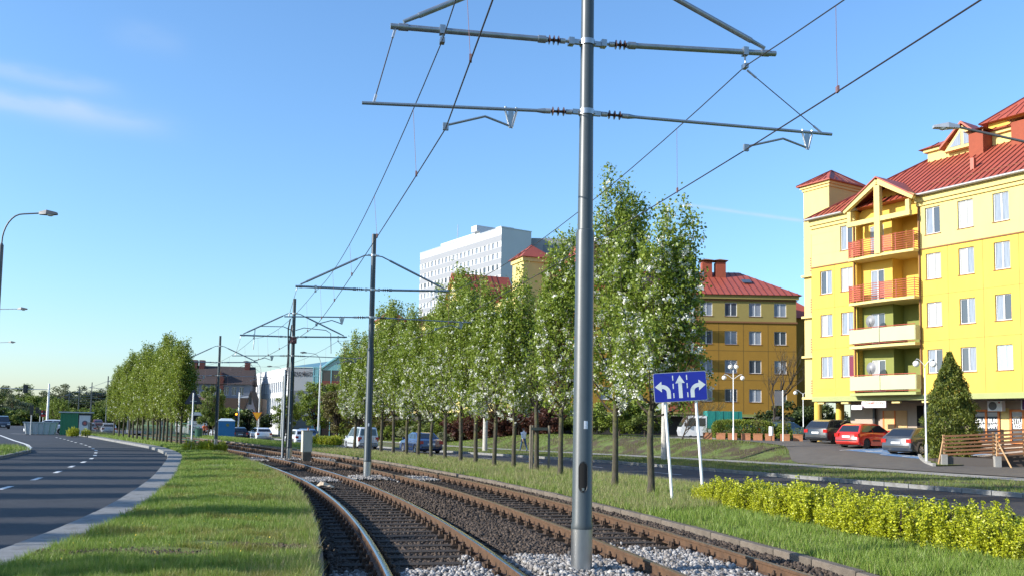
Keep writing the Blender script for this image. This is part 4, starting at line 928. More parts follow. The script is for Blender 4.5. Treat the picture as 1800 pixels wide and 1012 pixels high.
for k in range(26):
    px = -40 + k * 10.5; Y = 188 + random.uniform(-6, 6); bush(random.choice(['mid', 'dark', 'bright', 'mid']), (px - 900) / 1600 * Y, Y, -.6, random.uniform(3.2, 4.8), 'undergrowth bush at the edge of the far wood', 'undergrowth of the far wood', 1.3)
# dense shrubs beyond the columns of the yellow block
for k in range(5): bush('dark', 22.6 + k * 1.2, 76 + random.uniform(0, 3), .9, random.uniform(2.2, 3.4), 'dark bush seen through the arcade of the yellow block', 'dark bushes behind the arcade', 1.2)
# clipped hedge behind the planters
rs = np.random.default_rng(77); n = 26000; u = rs.uniform(-1, 1, (n, 3)); f = np.sum(np.abs(u) ** 4, 1) ** .25; u = u / f[:, None] * (rs.uniform(.8, 1, (n, 1)))
P = u * np.array([2.15, .55, .72]); P += rs.normal(size=P.shape) * .045
t = thing('clipped_hedge', 'rounded clipped green hedge behind the terracotta planters', 'hedge', (16.2, 63.6, 1.66), R(-8)); put('foliage', npmesh('foliage', leaf_quads(P, .07, .3, .1, .75), 4, FOL['hedge']), t)
m = MB()
for k in range(12): m.tube([(-1.9 + k * .34, 0, -.9), (-1.9 + k * .34, random.uniform(-.2, .2), .2)], [.02, .01], 5)
m.build('stem', BARKD, t)
bush('hedge', 18.9, 63.2, .85, 1.5, 'small round bush at the end of the clipped hedge', None, .8)
# thuja
n = 30000; rs = np.random.default_rng(5); z = rs.uniform(0, 1, n) ** 1.15; a = rs.uniform(0, 6.28, n); prof = np.interp(z, [0, .08, .28, .55, .8, 1.0], [.55, .86, 1.0, .78, .40, .03])
lump = 1 + .16 * np.sin(a * 5 + z * 21) + .12 * np.sin(a * 3 - z * 33); r = 1.22 * prof * lump * np.sqrt(rs.uniform(.50, 1, n)); P = np.stack([np.cos(a) * r, np.sin(a) * r, .12 + z * 5.25], 1) + rs.normal(size=(n, 3)) * .035
t = thing('conifer', 'tall cone-shaped golden-green conifer before the solarium shop', 'conifer', (21.75, 45.1, .3)); put('crown', npmesh('crown', leaf_quads(P, .115, .3, .9, .42), 4, FOL['thuja']), t)
m = MB(); m.tube([(0, 0, -.1), (0, 0, 4.6)], [.10, .02], 8); m.build('trunk', BARK, t)
# bare trees before the ochre block
def bare_tree(label, loc, H, seed, spread=.5, buds=900, col=FOL['brown']):
    rnd = random.Random(seed); w_ = MB(); tips = []
    def grow(p, d, L, r, lev):
        pts = [p]; q = p; dd = d
        for k in range(4): dd = (dd + Vector((rnd.gauss(0, .10), rnd.gauss(0, .10), .05))).normalized(); q = q + dd * L / 4; pts.append(q)
        w_.tube(pts, [r, r * .85, r * .7, r * .58, r * .46], 6 if lev < 2 else 4, 0, False)
        if lev == 4: tips.extend(pts[1:]); return
        for k in range(3 if lev else 6):
            a = rnd.uniform(0, 6.28); s_ = spread * rnd.uniform(.7, 1.4); nd = (dd + Vector((math.cos(a) * s_, math.sin(a) * s_, rnd.uniform(-.05, .35)))).normalized(); grow(pts[rnd.choice([2, 3, 4, 4])], nd, L * rnd.uniform(.62, .85), r * .5, lev + 1)
    grow(Vector((0, 0, -.1)), Vector((0, 0, 1)), H * .30, H * .016, 0)
    t = thing('bare_tree', label, 'tree', loc); w_.build('trunk', BARKD, t)
    i = np.random.default_rng(seed).integers(0, len(tips), buds); P = np.array([tuple(x) for x in tips])[i] + rng.normal(size=(buds, 3)) * .06
    put('crown', npmesh('crown', leaf_quads(P, .05, .3, .1, .7), 4, col), t)
bare_tree('leafless branching tree before the right end of the ochre block', (20.4, 70.5, .9), 9.0, 4)
bare_tree('low leafless shrub-tree left of the four-globe lamp', (14.0, 66, .85), 4.2, 9, .7); bare_tree('leafless tree in the dark passage under the yellow block', (26.2, 78, 1.0), 4.6, 15, .6)
bare_tree('leafless tree behind the blue lane sign', (11.6, 62, .7), 4.4, 22, .7)

# ------------------------------------------------------------------ grass
def blades(name, x, y, z, h, wd, mat, label):
    n = len(x); a = rng.uniform(0, 6.28, n); b = rng.uniform(0, 6.28, n); ln = rng.uniform(.1, .75, n) * h; dx, dy = np.cos(a) * wd / 2, np.sin(a) * wd / 2
    V = np.stack([np.stack([x - dx, y - dy, z], 1), np.stack([x + dx, y + dy, z], 1), np.stack([x + np.cos(b) * ln, y + np.sin(b) * ln, z + h], 1)], 1)
    return stuff(put(name, npmesh(name, V, 3, mat)), label, 'grass')
def median_points(n, y0, y1, pw):
    Y = y0 + (y1 - y0) * rng.uniform(0, 1, n) ** pw; a = kerb_x(Y) + .60; b = np.maximum(np.array(edge_x(Y, -3.24)), a + .15); f = rng.uniform(0, 1, n) ** .97; x = a + (b - a) * f; return x, Y, f
def soil_mask(x, Y):
    e = lambda cx, cy, rx, ry: ((x - cx) / rx) ** 2 + ((Y - cy) / ry) ** 2
    nz = vnoise(x, Y, .18, 2) * .9 + .5; return (np.minimum(np.minimum(e(-3.9, 9.95, .85, .34), e(-3.1, 10.7, .75, .24)), np.minimum(e(-3.0, 13.0, .16, .18), e(-9.3, 29.5, .7, 1.2))) < nz)
x, Y, f = median_points(310000, 7.5, 52, 2.1); d = np.sqrt(x * x + Y * Y); keep = ~soil_mask(x, Y) | (rng.uniform(0, 1, len(x)) < .06); x, Y, f, d = x[keep], Y[keep], f[keep], d[keep]
z = .175 + .07 * np.sin(math.pi * f) - .015; tuft = vnoise(x, Y, .28, 6); edge = np.exp(-((1 - f) / .10) ** 2) + .8 * np.exp(-(f / .10) ** 2)
h = (.058 + .075 * tuft ** 1.5 + .07 * edge * rng.uniform(.3, 1, len(x))) * rng.uniform(.6, 1.3, len(x)); wd = .0045 + .00040 * d
dry = vnoise(x, Y, .8, 21) * .6 + vnoise(x, Y, .25, 22) * .4 + .25 * (rng.uniform(0, 1, len(x)) - .5) + .15 * f > .72
for q, mt, nm, lb in ((~dry, GRASS, 'median_grass', 'short bright grass on the strip between the left road and the tracks'), (dry, GRASS2, 'dry_grass', 'olive dry patches in the grass between the left road and the tracks')):
    blades(nm, x[q], Y[q], z[q], h[q], wd[q], mt, lb)
x, Y, f = median_points(9000, 8, 50, 1.8); f = 1 - .22 * rng.uniform(0, 1, len(x)) ** 2; a = kerb_x(Y) + .6; x = a + (np.maximum(edge_x(Y, -3.24), a + .2) - a) * f
blades('tall_grass', x, Y, .17 + 0 * x, rng.uniform(.08, .19, len(x)), .005 + .00030 * Y, SEEDY, 'taller pale grass fringing the edge of the left track')
x, Y, f = median_points(420, 8, 40, 1.2); m = MB()
V = leaf_quads(np.stack([x, Y, .235 + .05 * np.sin(math.pi * f)], 1), .017, .2, .2, 1.); stuff(put('dandelion_flowers', npmesh('dandelion_flowers', V, 4, DAND)), 'tiny yellow dandelion heads in the left grass strip', 'flowers')
# soil clods in the worn patches
n = 2600; cx = np.concatenate([rng.normal(-3.9, .40, n), rng.normal(-3.1, .35, n // 2)]); cy = np.concatenate([rng.normal(10.0, .13, n), rng.normal(10.75, .09, n // 2)])
stuff(put('soil_clods', stones(np.stack([cx, cy, .225 + rng.uniform(-.02, .02, len(cx))], 1), .028, SOIL, 'soil_clods', False)), 'bare dark soil clods in worn patches of the left grass', 'soil')
# strip under the pear trees
def strip_points(n, s0, s1, pw):
    s = s0 + (s1 - s0) * rng.uniform(0, 1, n) ** pw; ax, ay = axis_pts(s, 3.27); sr = (ax - RO.x) * RD.x + (ay - RO.y) * RD.y
    bx = RO.x + RD.x * sr + RP.x * (-7.6); by = RO.y + RD.y * sr + RP.y * (-7.6); f = rng.uniform(0, 1, n); zr = -.10 - .35 * smooth01(14, 62, sr)
    return ax + (bx - ax) * f, ay + (by - ay) * f, (zr + .10) * f + .10 * np.sin(math.pi * f), f
x, y, z, f = strip_points(230000, -2.5, 48, 1.9); d = np.sqrt(x * x + y * y); tuft = vnoise(x, y, .35, 9)
blades('strip_grass', x, y, z - .01, (.06 + .12 * tuft ** 1.3) * rng.uniform(.5, 1.35, len(x)), .005 + .0004 * d, GRASS, 'longer grass under the blossoming pear row')
x, y, z, f = strip_points(60000, 6, 48, 1.3); d = np.sqrt(x * x + y * y); blades('strip_seed_grass', x, y, z - .01, rng.uniform(.10, .24, len(x)), .004 + .0003 * d, SEEDY, 'pale seeding grass stems among the pear trunks')
# verge, bank and island
def rw_points(n, s0, s1, w0, w1):
    s = rng.uniform(s0, s1, n); wv = rng.uniform(w0, w1, n); b = np.where(s > 38, -.0011 * np.clip(s - 38, 0, 72) ** 2, 0)
    return RO.x + RD.x * s + RP.x * (wv + b), RO.y + RD.y * s + RP.y * (wv + b), s, wv
x, y, s, wv = rw_points(80000, -8, 60, .2, 6.5); k = vnoise(x, y, 1.1, 4) + .25 * rng.uniform(-1, 1, len(x)) > .42; x, y = x[k], y[k]
blades('verge_grass', x, y, zright(x, y) - .01, rng.uniform(.05, .14, len(x)), .018 + 0 * x, GRASSD, 'patchy grass on the verge between right road and footpath')
x, y, s, wv = rw_points(80000, 16, 62, 8.8, 15.5); lim = 9.0 + 3.9 * smooth01(18.5, 25.5, s) + 12 * (s > 55); k = (wv < lim + .1) & (vnoise(x, y, .9, 12) + .3 * rng.uniform(-1, 1, len(x)) > .50 - .25 * smooth01(11, 12.6, wv)); x, y = x[k], y[k]
blades('bank_grass', x, y, zright(x, y) - .01, rng.uniform(.05, .15, len(x)), .02 + 0 * x, GRASSD, 'sparse grass on the bank above the footpath')
x, y, s, wv = rw_points(60000, 48, 118, 8.9, 22); blades('lawn_grass', x, y, zright(x, y) - .01, rng.uniform(.06, .16, len(x)), .035 + 0 * x, GRASS, 'sunlit lawn behind the far pavement')
n = 30000; x = rng.uniform(-38, -20, n); y = rng.uniform(30, 51, n); poly = np.array(isl); inside = np.zeros(n, bool); j = len(poly) - 1
for i in range(len(poly)):
    c = ((poly[i, 1] > y) != (poly[j, 1] > y)) & (x < (poly[j, 0] - poly[i, 0]) * (y - poly[i, 1]) / (poly[j, 1] - poly[i, 1] + 1e-9) + poly[i, 0]); inside ^= c; j = i
x, y = x[inside], y[inside]; blades('island_grass', x, y, .16 + 0 * x, rng.uniform(.08, .2, len(x)), .02 + 0 * x, GRASS, 'grass on the traffic island at the left edge')
n = 26000; s = rng.uniform(52, 95, n); o_ = rng.uniform(3.3, 7.5, n); x, y = axis_pts(s, o_); blades('far_strip_grass', x, y, -.02 + 0 * x, rng.uniform(.06, .2, n), .03 + 0 * x, GRASS, 'grass strip beyond the far bend of the tracks')
n = 22000; Y = rng.uniform(50, 92, n); a = kerb_x(Y) + .6; b = np.maximum(edge_x(Y, -3.4), a + .3); x = a + (b - a) * rng.uniform(0, 1, n); blades('far_median_grass', x, Y, .18 + 0 * x, rng.uniform(.06, .2, n), .03 + 0 * x, GRASS, 'grass under the left row of upright trees')

# ------------------------------------------------------------------ buildings
def wall_with_holes(m, x0, x1, z0, z1, holes, y=0., dp=.16, mi=0):
    xs = sorted(set([x0, x1] + [c for h in holes for c in h[:2]])); zs = sorted(set([z0, z1] + [c for h in holes for c in h[2:]]))
    xs = [c for c in xs if x0 <= c <= x1]; zs = [c for c in zs if z0 <= c <= z1]
    for a, b in zip(xs, xs[1:]):
        for c, d in zip(zs, zs[1:]):
            mx_, mz_ = (a + b) / 2, (c + d) / 2
            if any(h[0] < mx_ < h[1] and h[2] < mz_ < h[3] for h in holes): continue
            m.add([(a, y, c), (b, y, c), (b, y, d), (a, y, d)], [[0, 1, 2, 3]], mi)
    for a, b, c, d in holes:
        if not (x0 <= a and b <= x1 and z0 <= c and d <= z1): continue
        y2 = y + dp
        m.add([(a, y, c), (b, y, c), (b, y, d), (a, y, d), (a, y2, c), (b, y2, c), (b, y2, d), (a, y2, d)], [[0, 4, 5, 1], [1, 5, 6, 2], [2, 6, 7, 3], [3, 7, 4, 0]], mi)
def raw_build(m, name, mats, parent):      # keeps face winding as given (open shells)
    me = bpy.data.meshes.new(name); me.from_pydata(m.v, [], m.f)
    for q in mats: me.materials.append(q)
    me.polygons.foreach_set('material_index', m.m); me.update(); return put(name, me, parent)
_wc = {}
def window(parent, x0, x1, z0, z1, y, pane=GLASS, pane2=None, sill=BROWNT, split=.5, frame=PVC, simple=False):
    w_, h_ = round(x1 - x0, 2), round(z1 - z0, 2); key = (w_, h_, split, simple)
    if key not in _wc:
        f = .055; m = MB(); m.box(0, w_, 0, .06, 0, f); m.box(0, w_, 0, .06, h_ - f, h_); m.box(0, f, 0, .06, f, h_ - f); m.box(w_ - f, w_, 0, .06, f, h_ - f)
        if split: m.box(w_ * split - f * .7, w_ * split + f * .7, 0, .06, f, h_ - f)
        fr = {}
        ps = [MB().box(f - .002, (w_ * split if split else w_ - f), .03, .04, f - .002, h_ - f + .002)]
        if split: ps.append(MB().box(w_ * split, w_ - f + .002, .03, .04, f - .002, h_ - f + .002))
        si = MB().box(-.05, w_ + .05, -.14, .04, -.05, -.004)
        _wc[key] = (m, ps, si, fr)
    m, ps, si, fr = _wc[key]
    def me(tag_, mb, mat):
        k = (tag_, mat.name)
        if k not in fr: fr[k] = mb.mesh(tag_.rstrip('0123456789'), mat)
        return fr[k]
    o = put('window', me('window', m, frame), parent, (x0, y, z0))
    for i, p in enumerate(ps): put('pane', me('pane%d' % i, p, pane2 if (i and pane2) else pane), o)
    if sill: put('sill', me('sill', si, sill), o)
    return o
def lett(body, size, mat, parent, loc, rot=(R(90), 0, 0), name='lettering', bold=0., sx=1.):
    o = put(name, text_mesh(body, size, mat, name, .004, 'CENTER', bold), parent, loc); o.rotation_euler = rot; o.scale.x = sx; return o

# ---- the yellow block on the right
b1 = thing('apartment_block', 'bright yellow apartment block with red metal roof and balconies', 'apartment block', FP, math.atan2(-.853, .522))
X0, X1 = -1.28, 26.0; ZG, ZA, ZB, Z5, ZE = .8, 3.66, 3.98, 12.72, 15.9
rowz = [(5.22, 6.62), (7.97, 9.42), (10.80, 12.34), (13.50, 15.12)]
cols = [(-.58, .38), (1.07, 2.02), (7.22, 8.19), (9.30, 10.24), (11.40, 12.32), (13.6, 14.5), (15.8, 16.7), (18, 18.9), (20.2, 21.1)]
BAY = (2.30, 6.72)
holes = []; wins = []
pool = [(GLASS, GLASSB), (GLASSB, GLASS), (GLASSB, GLASSB), (GLASSW, GLASSB), (GLASSW, GLASSW), (GLASSB, GLASS), (GLASS, GLASSB), (GLASSW, GLASSW), (GLASSB, GLASSB)]
for ci, (a, b) in enumerate(cols):
    for ri, (c, d) in enumerate(rowz):
        if ri == 3 and ci == 0: continue
        h = (a, b, c, d); holes.append(h); pp = pool[(ci * 5 + ri * 3) % len(pool)]
        if ci == 4 and ri == 0: pp = (GLASST, GLASST)
        if ci == 0 and ri == 0: pp = (GLASSB, GLASSB)
        if ci == 1 and ri == 0: pp = (GLASSB, GLASSR)
        if (ci, ri) in ((3, 3), (2, 2), (1, 2)): pp = (GLASSW, GLASSW)
        wins.append((h, pp))
m = MB()
wall_with_holes(m, X0, BAY[0], ZB, Z5, [h for h in holes if h[1] <= BAY[0] and h[3] < Z5], 0, .17, 0); wall_with_holes(m, X0, BAY[0], Z5, ZE, [h for h in holes if h[1] <= BAY[0] and h[3] > Z5], 0, .17, 1)
raw_build(m, 'facade', [YEL, YELL], b1); m = MB()
wall_with_holes(m, BAY[1], X1, ZB, Z5, [h for h in holes if h[0] >= BAY[1] and h[3] < Z5], 0, .17, 0); wall_with_holes(m, BAY[1], X1, Z5, ZE, [h for h in holes if h[0] >= BAY[1] and h[3] > Z5], 0, .17, 1)
raw_build(m, 'facade', [YEL, YELL], b1)
m = MB(); m.box(X0 + .0, BAY[0], .175, 11, ZB, ZE, 0); m.box(BAY[1], X1, .175, 11, ZB, ZE, 0); m.box(BAY[0] + .001, BAY[1] - .001, 1.75, 11, ZB, ZE, 0); m.each('core_wall', [YEL], b1)
m = MB(); m.box(X0, X0 + .16, 0.001, .18, ZB, ZE); m.build('corner_wall', YEL, b1)
for (a, b, c, d), pp in wins: window(b1, a, b, c, d, .10, pp[0], pp[1])
m = MB(); m.box(X0 - .03, X1, -.045, 10.9, ZA, ZB - .002); m.build('ground_floor_band', GRN, b1)
m = MB()
for a, b in ((X0, BAY[0]), (BAY[1], X1)): m.box(a, b, -.06, .0, Z5 - .09, Z5 - .02)
m.each('cornice_strip', BROWNT, b1)
m = MB()
for a, b in ((X0, BAY[0]), (BAY[1], X1)):
    m.box(a - .02, b, -.10, -.001, 15.30, 15.50); m.box(a - .05, b, -.20, -.001, 15.52, 15.88)
m.each('eaves_cornice', YELL, b1)
for z in (9.85, 7.13): m = MB(); m.box(X0, BAY[0], -.006, .0, z - .012, z + .012); m.box(BAY[1], X1, -.006, .0, z - .012, z + .012); m.each('panel_joint', JOINT, b1)
for x in (.58, 8.62, 10.75, 12.80, 15.1): m = MB(); m.box(x - .012, x + .012, -.0055, .0, ZB + .02, Z5 - .1); m.each('panel_joint', JOINT, b1)
for z in (14.9, 14.2, 13.5): m = MB(); m.box(X0, 1.0, -.005, .0, z, z + .012); m.box(BAY[1], 7.15, -.005, 0, z, z + .012); m.each('panel_joint', M('faint_joint', (.62, .48, .16), .9), b1)
for x in (BAY[0] - .12, BAY[1] + .12): m = MB(); m.tube([(x, -.07, ZB), (x, -.07, 15.3)], .05, 8); m.build('downpipe', BROWNT, b1, 40)
for a, b in ((X0 - .25, BAY[0] + .35), (BAY[1] - .25, X1)): m = MB(); m.tube([(a, -.42, 15.93), (b, -.42, 15.93)], .085, 10); m.box(a, b, -.40, -.20, 15.86, 15.90); m.build('gutter', ZINC, b1, 40)
# main roof: hip at the left
K = .66; YR = 6.2; yo = -.40; zr = 15.95; zt = zr + K * (YR - yo); xl = X0 - .30
m = MB(); m.add([(xl, yo, zr), (X1, yo, zr), (X1, YR, zt), (xl + (YR - yo) * .92, YR, zt), (xl, 12.6, zr), (X1, 12.6, zr)], [[0, 1, 2, 3], [0, 3, 4], [4, 3, 2, 5], [0, 4, 5, 1]]); roof = m.build('roof', REDROOF, b1)
m = MB(); x = xl + .4
while x < X1:
    ymax = min(YR, yo + (x - xl) / .92); m.beam((x, yo, zr + .028), (x, ymax, zr + K * (ymax - yo) + .028), .035, .05, 0, (0, -.5, 1)); x += .42
seams = m.build('roof_seams', REDROOFD, roof); seams['kind'] = 'stuff'
m = MB(); m.tube([(xl, yo, zr + .03), (xl + (YR - yo) * .92, YR, zt + .03), (X1, YR, zt + .03)], .06, 8); m.build('ridge_cap', REDROOFD, roof)
m = MB()
for k in range(60):
    x = xl + 1.2 + k * .42
    if BAY[0] - .4 < x < BAY[1] + .4: continue
    m.tube([(x, .35, zr + K * .75), (x, .33, zr + K * .75 + .22)], .012, 5); m.tube([(x, .35, zr + K * .75 + .2), (x + .42, .35, zr + K * .75 + .2)], .012, 5)
m.build('snow_guard', BROWNT, roof)['kind'] = 'stuff'
# stair tower, set back at the left
tx0, tx1, ty0, ty1, tz = -2.95, -.76, 1.2, 4.4, 18.45
m = MB(); m.box(tx0, tx1, ty0, ty1, ZB, tz); m.build('tower_wall', YELL, b1)
m = MB(); m.box(tx0 - .08, tx1 + .08, ty0 - .08, ty1 + .08, tz - .02, tz + .16); m.box(tx0 - .18, tx1 + .18, ty0 - .18, ty1 + .18, tz + .162, tz + .36); m.build('tower_cornice', YELC, b1)
cx, cy = (tx0 + tx1) / 2, (ty0 + ty1) / 2; ov = .36; zz = tz + .40
m = MB(); m.add([(tx0 - ov, ty0 - ov, zz), (tx1 + ov, ty0 - ov, zz), (tx1 + ov, ty1 + ov, zz), (tx0 - ov, ty1 + ov, zz), (cx, cy, zz + 1.15), (tx0 - ov, ty0 - ov, zz - .07), (tx1 + ov, ty0 - ov, zz - .07), (tx1 + ov, ty1 + ov, zz - .07), (tx0 - ov, ty1 + ov, zz - .07)],
                  [[0, 1, 4], [1, 2, 4], [2, 3, 4], [3, 0, 4], [0, 5, 6, 1], [1, 6, 7, 2], [2, 7, 8, 3], [3, 8, 5, 0], [5, 8, 7, 6]]); trf = m.build('tower_roof', REDROOF, b1)
m = MB()
for k in range(1, 6):
    f = k / 6; x = tx0 - ov + (tx1 - tx0 + 2 * ov) * f; g_ = 1 - abs(2 * f - 1); m.beam((x, ty0 - ov, zz + .02), (cx + (x - cx) * (1 - g_), ty0 - ov + (cy - ty0 + ov) * g_, zz + .02 + 1.15 * g_), .03, .04)
    y = ty0 - ov + (ty1 - ty0 + 2 * ov) * f; m.beam((tx1 + ov, y, zz + .02), (tx1 + ov + (cx - tx1 - ov) * g_, cy + (y - cy) * (1 - g_), zz + .02 + 1.15 * g_), .03, .04)
for a in ((tx0 - ov, ty0 - ov), (tx1 + ov, ty0 - ov), (tx1 + ov, ty1 + ov)): m.beam((*a, zz + .02), (cx, cy, zz + 1.18), .06, .06)
m.build('tower_roof_seams', REDROOFD, trf)
# corner loggias at the left
for z0 in (ZB, 6.83, 9.60, 12.45):
    m = MB(); m.box(-3.02, X0 - .002, .95, 1.16, z0 - .12, z0 + .03); m.build('loggia_slab', YELC, b1)
    for k in range(6): m = MB(); m.box(-2.30, X0 - .02, 1.05, 1.09, z0 + .25 + k * .17, z0 + .34 + k * .17); m.build('loggia_bar', REDRAIL, b1)
m = MB(); m.box(-2.30, X0 - .05, 1.17, 1.195, ZB, 15.3); m.build('loggia_shade_panel', M('loggia_shade', (.36, .20, .03), .9), b1)  # flat panel, the loggias' inner shade is put into its colour
# balcony bay: left half shallow with a window, right half deep
zfl = [4.12, 7.08, 9.85, 12.70]; xm = 4.55
for i, z0 in enumerate(zfl):
    z1 = (zfl[i + 1] - .16) if i < 3 else 15.9; wm = GRND if i < 2 else YEL; top = z1
    m = MB(); a, b = (2.95, 3.95); hz0, hz1 = z0 + .12, z0 + 2.12
    wall_with_holes(m, BAY[0], xm, z0, top, [(a, b, hz0, hz1)], .55, .12); m.add([(xm, .55, z0), (xm, 1.6, z0), (xm, 1.6, top), (xm, .55, top)], [[0, 1, 2, 3]]); m.add([(BAY[0], -.001, z0), (BAY[0], .55, z0), (BAY[0], .55, top), (BAY[0], -.001, top)], [[3, 2, 1, 0]])
    a2, b2 = 5.85, 6.55; wall_with_holes(m, xm, BAY[1], z0, top, [(a2, b2, hz0, hz1)], 1.6, .12); m.add([(BAY[1], -.001, z0), (BAY[1], 1.6, z0), (BAY[1], 1.6, top), (BAY[1], -.001, top)], [[0, 1, 2, 3]])
    raw_build(m, 'bay_wall', [wm], b1); window(b1, a, b, hz0, hz1, .6, GLASSB if i else GLASSW, GLASS, None); window(b1, a2, b2, hz0, hz1, 1.65, GLASSB, None, None, 0)
    # slab, slightly bowed
    m = MB(); n = 8; pts = [(BAY[0] - .12 + (BAY[1] - BAY[0] + .24) * k / n, -.62 - .16 * math.sin(math.pi * k / n)) for k in range(n + 1)]
    V = [(x, y, z0 - .16) for x, y in pts] + [(x, y, z0) for x, y in pts] + [(x, 1.74, z0 - .16) for x, y in pts] + [(x, 1.74, z0) for x, y in pts]; q = n + 1
    F = []
    for k in range(n): F += [[k, k + 1, q + k + 1, q + k], [q + k, q + k + 1, 3 * q + k + 1, 3 * q + k], [k, 2 * q + k, 2 * q + k + 1, k + 1]]
    F += [[0, q, 3 * q, 2 * q], [n, 2 * q + n, 3 * q + n, q + n]]
    m.add(V, F); bal = m.build('balcony', YELC if i else GRN, b1)
    if i >= 2:
        for k in range(8): m = MB(); m.tube([(x, y + .04, z0 + .12 + k * .135) for x, y in pts], .024, 6); m.tube([(pts[0][0], pts[0][1] + .04, z0 + .12 + k * .135), (pts[0][0], 0, z0 + .12 + k * .135)], .024, 6); m.tube([(pts[-1][0], pts[-1][1] + .04, z0 + .12 + k * .135), (pts[-1][0], 0, z0 + .12 + k * .135)], .024, 6); m.build('railing_bar', REDRAIL, bal)
        for k in range(0, n + 1, 2): m = MB(); x, y = pts[k]; m.box(x - .02, x + .02, y + .03, y + .07, z0, z0 + 1.12); m.build('railing_post', REDRAIL, bal)
        for a_, b_ in ((0, 1), (4, 5)):
            for q_ in range(7): m = MB(); x0_, y0_ = pts[a_]; x1_, y1_ = pts[b_]; m.beam((x0_, y0_ + .075, z0 + .187 + .135 * q_), (x1_ + .3, y1_ + .075, z0 + .187 + .135 * q_), .02, .06); m.build('railing_bar', REDRAIL, bal)
    else:
        for a_, b_ in ((0, 4), (4, 8)):
            m = MB()
            for k in range(a_, b_): x0_, y0_ = pts[k]; x1_, y1_ = pts[k + 1]; e = .02 if k == a_ else 0; e2 = .02 if k == b_ - 1 else 0; m.beam((x0_ + e, y0_ + .02, z0 + .60), (x1_ - e2, y1_ + .02, z0 + .60), .03, .86)
            m.build('balcony_panel', PANEL, bal)
        m = MB()
        for sx_, k in ((-1, 0), (1, n)): x, y = pts[k]; m.box(x - .015, x + .015, y + .03, 0, z0 + .17, z0 + 1.03)
        m.each('balcony_side_panel', PANEL, bal)
        m = MB(); m.tube([(x, y + .02, z0 + 1.10) for x, y in pts], .028, 6); m.build('handrail', REDRAIL, bal); m = MB(); m.tube([(x, y + .02, z0 + .10) for x, y in pts], .02, 6); m.build('foot_rail', REDRAIL, bal)
        m = MB(); c = Vector((3.55, -.35, z0 + 1.55)); m.add([(c.x + .34 * math.cos(a) * r, c.y - .10 + .12 * r * r, c.z + .38 * math.sin(a) * r) for r in (.001, .5, 1) for a in np.linspace(0, 2 * math.pi, 17)[:-1]], [[r * 16 + k, r * 16 + (k + 1) % 16, (r + 1) * 16 + (k + 1) % 16, (r + 1) * 16 + k] for r in (0, 1) for k in range(16)]); m.tube([(c.x, c.y - .05, c.z), (c.x, -.6, c.z - .5)], .02, 6); m.build('satellite_dish', M('dish_grey', (.20, .20, .21), .5, .2), bal)
for z in (4.30,): m = MB(); m.box(BAY[0], BAY[1], -.5, 1.7, 3.97, 4.0); m.build('bay_soffit', GRND, b1)
# timber-style gable above the bay
m = MB(); ap = 17.42; xa = (BAY[0] + BAY[1]) / 2
for sx_, xe in ((-1, BAY[0] - .30), (1, BAY[1] + .30)): m.beam((xe, -.72, 15.78), (xa, -.72, ap - .16), .30, .28, 0, (0, 1, 0))
m.box(BAY[0] - .05, BAY[1] + .05, -.84, -.58, 14.72, 15.02); m.box(xa - .20, xa + .20, -.86, -.56, 12.70, 17.0); m.box(BAY[0] - .02, BAY[0] + .24, -.82, -.60, 15.02, 15.7); m.box(BAY[1] - .24, BAY[1] + .02, -.82, -.60, 15.02, 15.7); m.build('gable_frame', YELL, b1)
m = MB(); m.prism([(BAY[0], 15.0), (BAY[1], 15.0), (BAY[1], 15.75), (xa, 17.2), (BAY[0], 15.75)], .35, .5); m.build('gable_back', YEL, b1)
m = MB(); yb = 2.2
m.add([(BAY[0] - .42, -.95, 15.78), (xa, -.95, ap + .06), (xa, 3.2, ap + .06), (BAY[0] - .42, -.35, 15.80), (BAY[0] - .42, -.95, 15.86), (xa, -.95, ap + .14), (xa, 3.2, ap + .14), (BAY[0] - .42, -.2, 15.88)], [[4, 5, 6, 7], [0, 3, 2, 1], [0, 1, 5, 4]])
m.add([(BAY[1] + .42, -.95, 15.78), (xa, -.95, ap + .06), (xa, 3.2, ap + .06), (BAY[1] + .42, -.35, 15.80), (BAY[1] + .42, -.95, 15.86), (xa, -.95, ap + .14), (xa, 3.2, ap + .14), (BAY[1] + .42, -.2, 15.88)], [[4, 7, 6, 5], [0, 1, 2, 3], [0, 4, 5, 1]]); m.build('gable_roof', REDROOF, b1)
# attic storey, dormer and chimneys on the roof
m = MB(); m.box(4.15, 17, 5.0, 9, 19.0, 20.15); m.build('attic_wall', YELL, b1); m = MB(); m.box(3.95, 17.1, 4.8, 9.1, 20.152, 20.34); m.build('attic_cornice', YELC, b1)
m = MB(); m.add([(3.7, 4.6, 20.36), (17.4, 4.6, 20.36), (17.4, 9.6, 20.36), (3.7, 9.6, 20.36), (6.6, 7, 21.6), (14, 7, 21.6)], [[0, 1, 5, 4], [1, 2, 5], [2, 3, 4, 5], [3, 0, 4], [0, 3, 2, 1]]); ar = m.build('attic_roof', REDROOF, b1)
m = MB()
for k in range(1, 14):
    x = 3.7 + k; f = min(1, (x - 3.7) / 2.9); m.beam((x, 4.6, 20.385), (x, 4.6 + 2.4 * f, 20.385 + 1.24 * f), .035, .05)
m.build('attic_roof_seams', REDROOFD, ar)
m = MB(); m.prism([(5.6, 19.75), (8.1, 19.75), (6.85, 21.2)], 4.55, 4.95); m.build('dormer_wall', YELC, b1); m = MB(); m.prism([(5.35, 19.95), (6.85, 21.32), (8.3, 19.95), (8.3, 20.1), (6.85, 21.48), (5.35, 20.1)], 4.4, 6.2); m.build('dormer_roof', REDROOF, b1)
